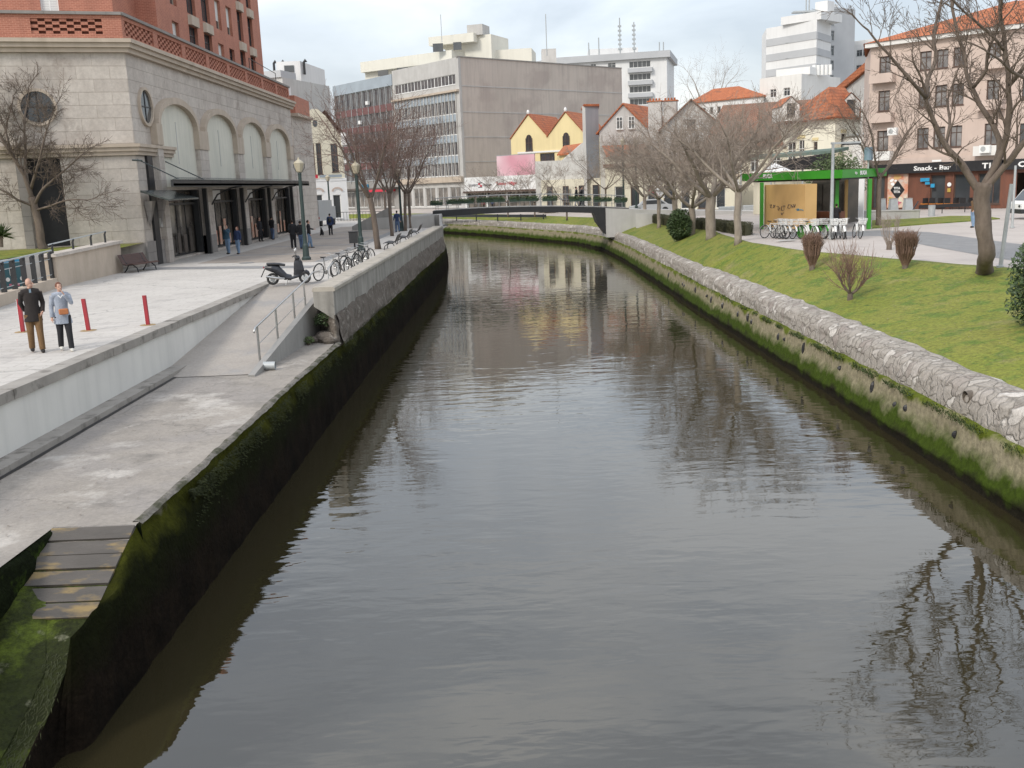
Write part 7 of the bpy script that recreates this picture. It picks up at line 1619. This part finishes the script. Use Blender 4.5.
OT=dict(up=.05,spread=.75,kids=[2,3,3,4],shrink=.62,wig=.14,minr=.006,gap=.42)
# --- big tree at the right edge
bY=32.3; B0=onlawn(985,271)
def T(u,v,dy=0): return tuple(D(u,v,bY+dy))
big=bare_tree('big bare tree with thick forking limbs at the right edge of the lawn',B0,[T(985,255),T(984,225),T(983,200),T(985,183)],.235,.25,[
 (.85,[T(962,165,.2),T(944,144,.3),T(932,118,.2),T(926,96,.0)],.125),
 (T(926,97,0),[T(912,82,-.5),T(898,66,-.6),T(884,50,-.8),T(868,30,-1)],.065),
 (T(927,99,0),[T(928,80,.4),T(936,60,.8),T(934,35,1.2),T(940,8,1.6),T(948,-25,2)],.08),
 (T(945,145,.3),[T(950,125,1),T(948,100,1.5),T(956,75,1.9)],.06),
 (.95,[T(1000,150,.1),T(992,125,.3),T(980,104,.5),T(968,80,.8),T(965,55,1.0),T(955,25,1.2),T(950,-20,1.4)],.10),
 (T(972,88,.7),[T(985,70,.2),T(990,45,0),T(1000,20,-.4),T(1004,-20,-.8)],.06),
 (.95,[T(1003,150,-.1),T(1009,115,-.3),T(1009,85,-.5),T(1005,45,-.6),T(1000,10,-.7),T(1005,-40,-.8)],.12),
 (T(1009,85,-.5),[T(1022,70,-1),T(1035,45,-1.4),T(1040,10,-1.8)],.08),
 (.9,[T(1006,165,-.3),T(1022,145,-.6),T(1045,120,-.9),T(1065,85,-1.2)],.125),
 (T(1005,50,-.6),[T(985,30,-1.2),T(965,12,-1.8),T(940,-15,-2.2)],.05),
 (T(1030,80,-1.2),[T(1012,72,-1.9),T(1000,60,-2.3),T(985,50,-2.6)],.06),
 ],3,1.05,dict(OT,gap=.50,up=.03,kids=[2,2,3,3]),11,None,'bark','twig')
# --- row of plane trees on the lawn (right of the canal)
def park_tree(label,u,v,h,r,seed,group,dens=1.0,twig='twig_tan',bark='bark_pale',lean=0,fork=.32,spread=1.0,base=None,depth=3,name='bare_tree',minr=.0062):
    b=base if base is not None else onlawn(u,v); rr=random.Random(seed); fz=h*fork
    tr=[(b.x+lean*.4,b.y,b.z+fz*.5),(b.x+lean,b.y,b.z+fz)]
    top=Vector(tr[-1]); L=[]
    n=5
    for k in range(n):
        a=2*PI*(k+rr.uniform(-.25,.25))/n+seed; rx=spread*h*.20*rr.uniform(.8,1.25); hh=h*rr.uniform(.24,.34)
        p1=top+Vector((math.cos(a)*rx*.75,math.sin(a)*rx*.75,hh*.32)); p2=top+Vector((math.cos(a)*rx*1.35,math.sin(a)*rx*1.35,hh*.85)); p3=p2+Vector((math.cos(a)*rx*.55,math.sin(a)*rx*.55,h*.10))
        L.append((.97,[p1,p2,p3],r*.52))
    return bare_tree(label,b,tr,r,r*.95,L,depth,h*.17,dict(up=.035,spread=.85,kids=[3,3,4,3] if dens>.8 else [2,2,3,3],shrink=.68,wig=.14,minr=minr,gap=.34/dens),seed,group,bark,twig,name)
grp='bare plane trees along the lawn by the canal'
park_tree('nearest tree of the row on the lawn, slim pale trunk left of the green kiosk',738,244,7.6,.19,3,grp,spread=1.05,fork=.40)
park_tree('thickest pale trunk of the row on the lawn, second nearest the camera',711,238,7.9,.30,14,grp,1.15,spread=1.1,fork=.34)
park_tree('bare tree with a low forked trunk just right of the round green bush',692,235,7.6,.22,25,grp,spread=1.05,fork=.26)
park_tree('bare tree half hidden behind the round green bush',675,231,8.0,.2,36,grp,spread=1.1)
park_tree('slim bare tree left of the round green bush on the lawn',659,228,8.0,.15,47,grp,spread=1.1)
park_tree('farthest bare tree of the lawn row, beside the right bridge abutment',645,223,8.0,.16,58,grp,spread=1.1)
g2='small bare trees on the far bank behind the footbridge'
for k,(u,v,Y,h,lab) in enumerate([(508,216,121,6.8,'small bare tree behind the left half of the footbridge'),(535,216,118,6.6,'small bare tree behind the middle of the footbridge beneath the billboard'),(567,219,106,7.0,'small bare tree behind the footbridge below the grey sloping wall'),(606,206,104,7.2,'small spreading bare tree behind the right end of the footbridge'),(483,212,126,5.6,'thin bare tree before the clothing shop sign')]):
    p=D(u,v,Y); p.z=max(p.z,-.9); park_tree(lab,0,0,h,.09,70+k,g2,.40,'twig_tan',base=p,spread=1.25,fork=.26,depth=3,bark='bark')
park_tree('bare tree with fine twigs behind the right end of the green kiosk',0,0,7.6,.15,91,None,.6,'twig',base=G(878,226),spread=.7,fork=.42,bark='bark')
# background skyline twigs behind red roof
park_tree('distant bare treetop rising above the red roofs',0,0,20,.25,93,None,.12,'twig_tan',base=Vector((37,190,0)),spread=.5,fork=.62,depth=3)
# --- trees on the left promenade
g3='bare trees along the left promenade'
for k,(x,y,h,lean,lab,dn) in enumerate([(-7.8,59,9.0,-.3,'nearest bare tree of the left promenade, leaning slightly left with a wide purple-brown crown',1.0),(-8.8,74.7,9.4,0,'second bare tree of the left promenade, behind the nearest lamp bench pair',.9),(-8.6,82.6,9.2,.2,'third bare tree of the left promenade',.8),(-8.7,88,9.2,0,'bare tree beside the stone steps of the footbridge',.8),(-13.5,110,10,0,'farthest bare tree of the left promenade by the dark railing',.7)]):
    park_tree(lab,0,0,h,.17 if k==0 else .13,110+k,g3,dn*.66,'twig_red',base=Vector((x,y,0)),lean=lean,fork=.36,spread=.58,bark='bark')
# --- tree on raised lawn before the corner building
LT=49.5
def U(u,v,dy=0): return tuple(D(u,v,LT+dy))
bare_tree('bare spreading tree on the raised lawn in front of the stone corner building',D(43,248,LT),[U(41,235),U(36,215),U(31,197)],.20,.17,[
 (.95,[U(24,175,-.2),U(14,158,-.4),U(2,138,-.6),U(-12,112,-.8)],.12),(U(24,175,-.2),[U(26,150,.0),U(24,125,.3),U(28,98,.5)],.08),
 (.9,[U(42,190,-.3),U(58,176,-.4),U(76,160,-.5)],.08),(U(30,190,0),[U(38,165,-.7),U(44,140,-.9),U(52,115,-1)],.075),(.8,[U(50,206,-.4),U(68,200,-.6),U(88,200,-.8)],.06),(.85,[U(18,200,-.5),U(6,192,-.8),U(-10,186,-1)],.07),(U(14,158,-.4),[U(6,130,.2),U(12,105,.4)],.06)],
 3,.95,dict(up=.02,spread=.8,kids=[2,3,3,4],shrink=.70,wig=.16,minr=.007,gap=.42),19,None,'bark','twig')
# --- twiggy shrubs on the lawn
def twig_shrub(label,p,h,w,n,seed,m='shrub_twig',group=None,thick=.012,depth=1,cone=True):
    t=empty('bare_shrub',p,label,'shrub',group); rr=random.Random(seed); mb=MB(); sb=MB()
    sb.tube([(p.x,p.y,p.z-.1),(p.x,p.y,p.z+.18*h),(p.x,p.y,p.z+.26*h)],[.09*h,.08*h,.05*h],7); sb.build('stem',M('bark'),t)
    for i in range(n):
        a=rr.uniform(0,2*PI); k=math.sqrt(rr.random()); b=Vector((p.x+.06*k*math.cos(a),p.y+.06*k*math.sin(a),p.z+.1*h)); tp=Vector((p.x+w*k*math.cos(a),p.y+w*k*math.sin(a),p.z+h*rr.uniform(.8,1.06)))
        mid=b.lerp(tp,.45)+Vector((math.cos(a),math.sin(a),0))*w*k*.22
        pts=[b,mid,tp]; pts=[q+Vector((rr.gauss(0,.02),rr.gauss(0,.02),rr.gauss(0,.02))) for q in pts]; mb.tube(pts,[thick,thick*.8,thick*.4],3,cap=False)
        for j in range(4):
            f=rr.uniform(.4,.95); q=mid.lerp(tp,f); mb.tube([q,q+Vector((rr.gauss(0,.1),rr.gauss(0,.1),rr.uniform(.08,.3)))],[thick*.6,thick*.3],3,cap=False)
    mb.build('twigs',M(m),t); return t
g4='clipped twiggy shrubs on the lawn'
p=onlawn(812,270); twig_shrub('dense reddish clipped twiggy shrub left of the open spreading shrub',p,1.35,.42,300,1,group=g4)
p=onlawn(905,269); twig_shrub('dense reddish clipped twiggy shrub nearest the big tree',p,1.25,.42,340,2,group=g4)
p=onlawn(889,249); twig_shrub('thin grey twiggy shrub behind the others beside the slate path',p,1.35,.45,50,3,'twig_tan',thick=.008)
p=onlawn(850,300)
bare_tree('low open spreading bare shrub with thick knobbly stems on the lawn',p,[(p.x,p.y,p.z+.15),(p.x,p.y,p.z+.22)],.10,.08,[(.9,[(p.x-.25,p.y,p.z+.55),(p.x-.45,p.y,p.z+.95)],.05),(.9,[(p.x+.3,p.y,p.z+.4),(p.x+.52,p.y+.1,p.z+.7)],.055),(.9,[(p.x+.05,p.y+.2,p.z+.6),(p.x+.1,p.y+.3,p.z+1.0)],.045),(.9,[(p.x-.1,p.y-.2,p.z+.5),(p.x-.15,p.y-.3,p.z+.95)],.045)],
 1,.75,dict(up=.16,spread=.6,kids=[2,4],shrink=.8,wig=.10,minr=.004,gap=.05),31,None,'bark','shrub_twig','bare_shrub')
# --- evergreen bushes
p=onlawn(680,240); plant('green_bush','round dark evergreen bush among the bare lawn trees','bush',(p.x,p.y,p.z+1.0),.85,.85,1.05,5200,.085,'leaf',5,shell=.6,low=p.z)
p=onlawn(1044,326); plant('green_bush','leafy dark green shrub cut by the right edge of the photo','bush',(p.x+.12,p.y,p.z+1.15),1.05,1.0,1.45,9000,.062,'leaf',6,shell=.5,low=p.z)
t=empty('clipped_hedge',onlawn(720,235),'low brown-green clipped hedge behind the lawn trees','hedge'); mb=MB(); rr=random.Random(4)
for (u0,v0,u1,v1) in ((697,228,748,235),(655,222,676,226)):
    a=onlawn(u0,v0);b=onlawn(u1,v1); n=int((b-a).length*900)
    for i in range(n):
        k=rr.random(); q=a.lerp(b,k); x=rr.uniform(-.35,.35); z=rr.uniform(0,.72); 
        if abs(x)<.25 and z<.6: x=math.copysign(.33,x)
        c=Vector((q.x+x,q.y+x*.6,q.z+z)); d=Vector((rr.gauss(0,1),rr.gauss(0,1),rr.gauss(0,1))).normalized(); e_=d.orthogonal().normalized()*.022; d*=.05; mb.add([c-d,c+e_,c+d,c-e_],[(0,1,2,3)])
    mb.prism([(a.x-.25,a.y-.2),(b.x-.2,b.y-.2),(b.x+.2,b.y+.2),(a.x+.25,a.y+.2)],[a.z-.1,b.z-.1,b.z-.1,a.z-.1],[a.z+.6,b.z+.6,b.z+.6,a.z+.6])
mb.build('foliage',M('hedge'),t)
plant('green_bush','olive coloured bush behind the green kiosk roof','bush',(24.4,76,2.9),2.3,2,1.9,5200,.12,'leaf_light',9,shell=.3)
# yucca at left edge
t=empty('yucca_plant',D(1,246,46),'spiky dark green yucca on the raised lawn at the left edge','plant'); mb=MB(); rr=random.Random(3); c=D(1,236,46)
for i in range(70):
    a=rr.uniform(0,2*PI);el=rr.uniform(-.3,1.3);d=Vector((math.cos(a)*math.cos(el),math.sin(a)*math.cos(el),math.sin(el)));s=Vector((-math.sin(a),math.cos(a),0))*.03;L_=rr.uniform(.5,.75); mb.add([c-s,c+s,c+d*L_*.6+s*.8+Vector((0,0,.05)),c+d*L_,c+d*L_*.6-s*.8+Vector((0,0,.05))],[(0,1,2,3,4)])
mb.build('leaves',M('leaf'),t); MB().tube([D(1,247,46),c],[.10,.08],7).build('stem',M('bark'),t)
# overhanging tufts on the mossy ledge below the coping
mb=MB(); rr=random.Random(77)
for i in range(5000):
    y=rr.uniform(15,56); x=9.2+rr.uniform(.14,.40); z=-1.96+rr.uniform(-.02,.06); h=rr.uniform(.03,.09); a=rr.uniform(0,PI); s=.010+.0005*y
    if noise.noise(Vector((7,y*.8,0)))<-.1: continue
    mb.add([(x-s,y-s,z),(x+s,y+s,z),(x-rr.uniform(0,.08),y+rr.gauss(0,.03),z+h*rr.choice((1,1,-.8)))],[(0,1,2)])
o=mb.build('ledge_grass',M('leaf_light')); tag(o,'thin grass and moss tufts on the ledge under the stone coping','grass',kind='stuff')
mb=MB(); rr=random.Random(55)
for i in range(900):
    y=15+rr.random()**1.4*40; x=9.2+rr.uniform(1.5,interp(LW,y)); z=-1.25+1.29*(max(0,min(1,(x-9.2-1.25)/(interp(LW,y)-1.25)))**.85)+.03; s=rr.uniform(.012,.035); a=rr.uniform(0,PI)
    mb.add([(x-s*math.cos(a),y-s*math.sin(a),z),(x+s*.5*math.sin(a),y-s*.5*math.cos(a),z+.01),(x+s*math.cos(a),y+s*math.sin(a),z+.005),(x-s*.5*math.sin(a),y+s*.5*math.cos(a),z+.012)],[(0,1,2,3)])
o=mb.build('fallen_leaves',M('twig_tan')); tag(o,'small pale dead leaves scattered over the lawn','leaves',kind='stuff')
mb=MB()
for i in range(420):
    y=rr.uniform(9,31); x=rr.uniform(-9.0,-5.9); s=rr.uniform(.008,.025)
    if y<14.2 and x>-7: continue
    if y>26 and x<-6.9: continue
    mb.add([(x-s,y,QZ+.02),(x,y-s,QZ+.022),(x+s,y+s*.3,QZ+.03),(x,y+s,QZ+.02)],[(0,1,2,3)])
for i in range(500):
    y=rr.uniform(16,50); x=rr.uniform(-17,-9.9); s=rr.uniform(.008,.025); mb.add([(x-s,y,.012),(x,y-s,.014),(x+s,y+s*.3,.02),(x,y+s,.012)],[(0,1,2,3)])
o=mb.build('ground_litter',M('twig')); tag(o,'tiny specks of litter and dead leaf on the quay and plaza','litter',kind='stuff')
# slab on lawn
for k,(u,v,lab) in enumerate([(786,241,'flat grey paving slab lying in the lawn near the parked bicycles')]):
    q=onlawn(u,v); o=MB().obox((0,0,0),(1.1,.35,.04),.4).build('slab',M('concrete_light')); o.location=q+Vector((0,0,.03)); tag(o,lab,'slab')
# ================================================================ SKY, LIGHT, CAMERA
w=bpy.data.worlds.new("World"); sc.world=w; w.use_nodes=True; nt=w.node_tree; N=nt.nodes; L=nt.links
bg=N['Background']; sky=N.new('ShaderNodeTexSky'); sky.sky_type='NISHITA'; sky.sun_disc=False
SUN_EL,SUN_AZ=R(38),R(222)      # azimuth clockwise from +Y
sky.sun_elevation=SUN_EL; sky.sun_rotation=SUN_AZ; sky.air_density=1.2; sky.dust_density=2.5
L.new(sky.outputs[0],bg.inputs['Color']); bg.inputs['Strength'].default_value=.05
tc=N.new('ShaderNodeTexCoord'); sep=N.new('ShaderNodeSeparateXYZ'); L.new(tc.outputs['Generated'],sep.inputs[0])
mp=N.new('ShaderNodeMapping'); mp.inputs['Scale'].default_value=(1.3,1.3,4.2); mp.inputs['Location'].default_value=(.3,.1,.2); L.new(tc.outputs['Generated'],mp.inputs['Vector'])
n1=N.new('ShaderNodeTexNoise'); n1.inputs['Scale'].default_value=1.7; n1.inputs['Detail'].default_value=6; n1.inputs['Roughness'].default_value=.52; n1.inputs['Distortion'].default_value=.35; L.new(mp.outputs['Vector'],n1.inputs['Vector'])
cr=N.new('ShaderNodeValToRGB'); L.new(n1.outputs['Fac'],cr.inputs[0])
e=cr.color_ramp.elements; e[0].position=.38; e[0].color=(.47,.505,.57,1); e[1].position=.62; e[1].color=(.88,.88,.88,1)
x=cr.color_ramp.elements.new(.5); x.color=(.64,.675,.73,1)
mr=N.new('ShaderNodeMapRange'); mr.inputs['From Min'].default_value=0; mr.inputs['From Max'].default_value=.9; mr.inputs['To Min'].default_value=SKY0 if 'SKY0' in globals() else .88; mr.inputs['To Max'].default_value=1.55
L.new(sep.outputs[2],mr.inputs['Value'])
bg2=N.new('ShaderNodeBackground'); L.new(cr.outputs[0],bg2.inputs['Color']); L.new(mr.outputs['Result'],bg2.inputs['Strength'])
ad=N.new('ShaderNodeAddShader'); L.new(bg.outputs[0],ad.inputs[0]); L.new(bg2.outputs[0],ad.inputs[1]); L.new(ad.outputs[0],N['World Output'].inputs['Surface'])
ld=bpy.data.lights.new('sun','SUN'); ld.energy=1.9; ld.angle=R(12); ld.color=(1,.95,.87); lo=bpy.data.objects.new('sun',ld); COL.objects.link(lo)
sd=Vector((math.sin(SUN_AZ)*math.cos(SUN_EL),math.cos(SUN_AZ)*math.cos(SUN_EL),math.sin(SUN_EL))); lo.rotation_euler=sd.to_track_quat('Z','Y').to_euler(); lo['kind']='structure'
cam=bpy.data.cameras.new('camera'); co=bpy.data.objects.new('camera',cam); COL.objects.link(co); sc.camera=co
cam.sensor_width=36; cam.lens=F_/1024*36; cam.clip_end=4000; cam.clip_start=.1
xr=Vector((_x.x,_y.x,_z.x)); yu=Vector((_x.y,_y.y,_z.y)); zf=Vector((_x.z,_y.z,_z.z))
mw=Matrix(((xr.x,yu.x,-zf.x,0),(xr.y,yu.y,-zf.y,0),(xr.z,yu.z,-zf.z,CH),(0,0,0,1))); co.matrix_world=mw
vs=sc.view_settings; vs.view_transform='Standard'; vs.look='None'; vs.exposure=0.1; vs.gamma=1
sc.render.resolution_x=1024; sc.render.resolution_y=768
sc.render.engine='CYCLES'; sc.cycles.max_bounces=6; sc.cycles.diffuse_bounces=3; sc.cycles.glossy_bounces=4; sc.cycles.transparent_max_bounces=4
sc.cycles.use_denoising=True
# report stray empties
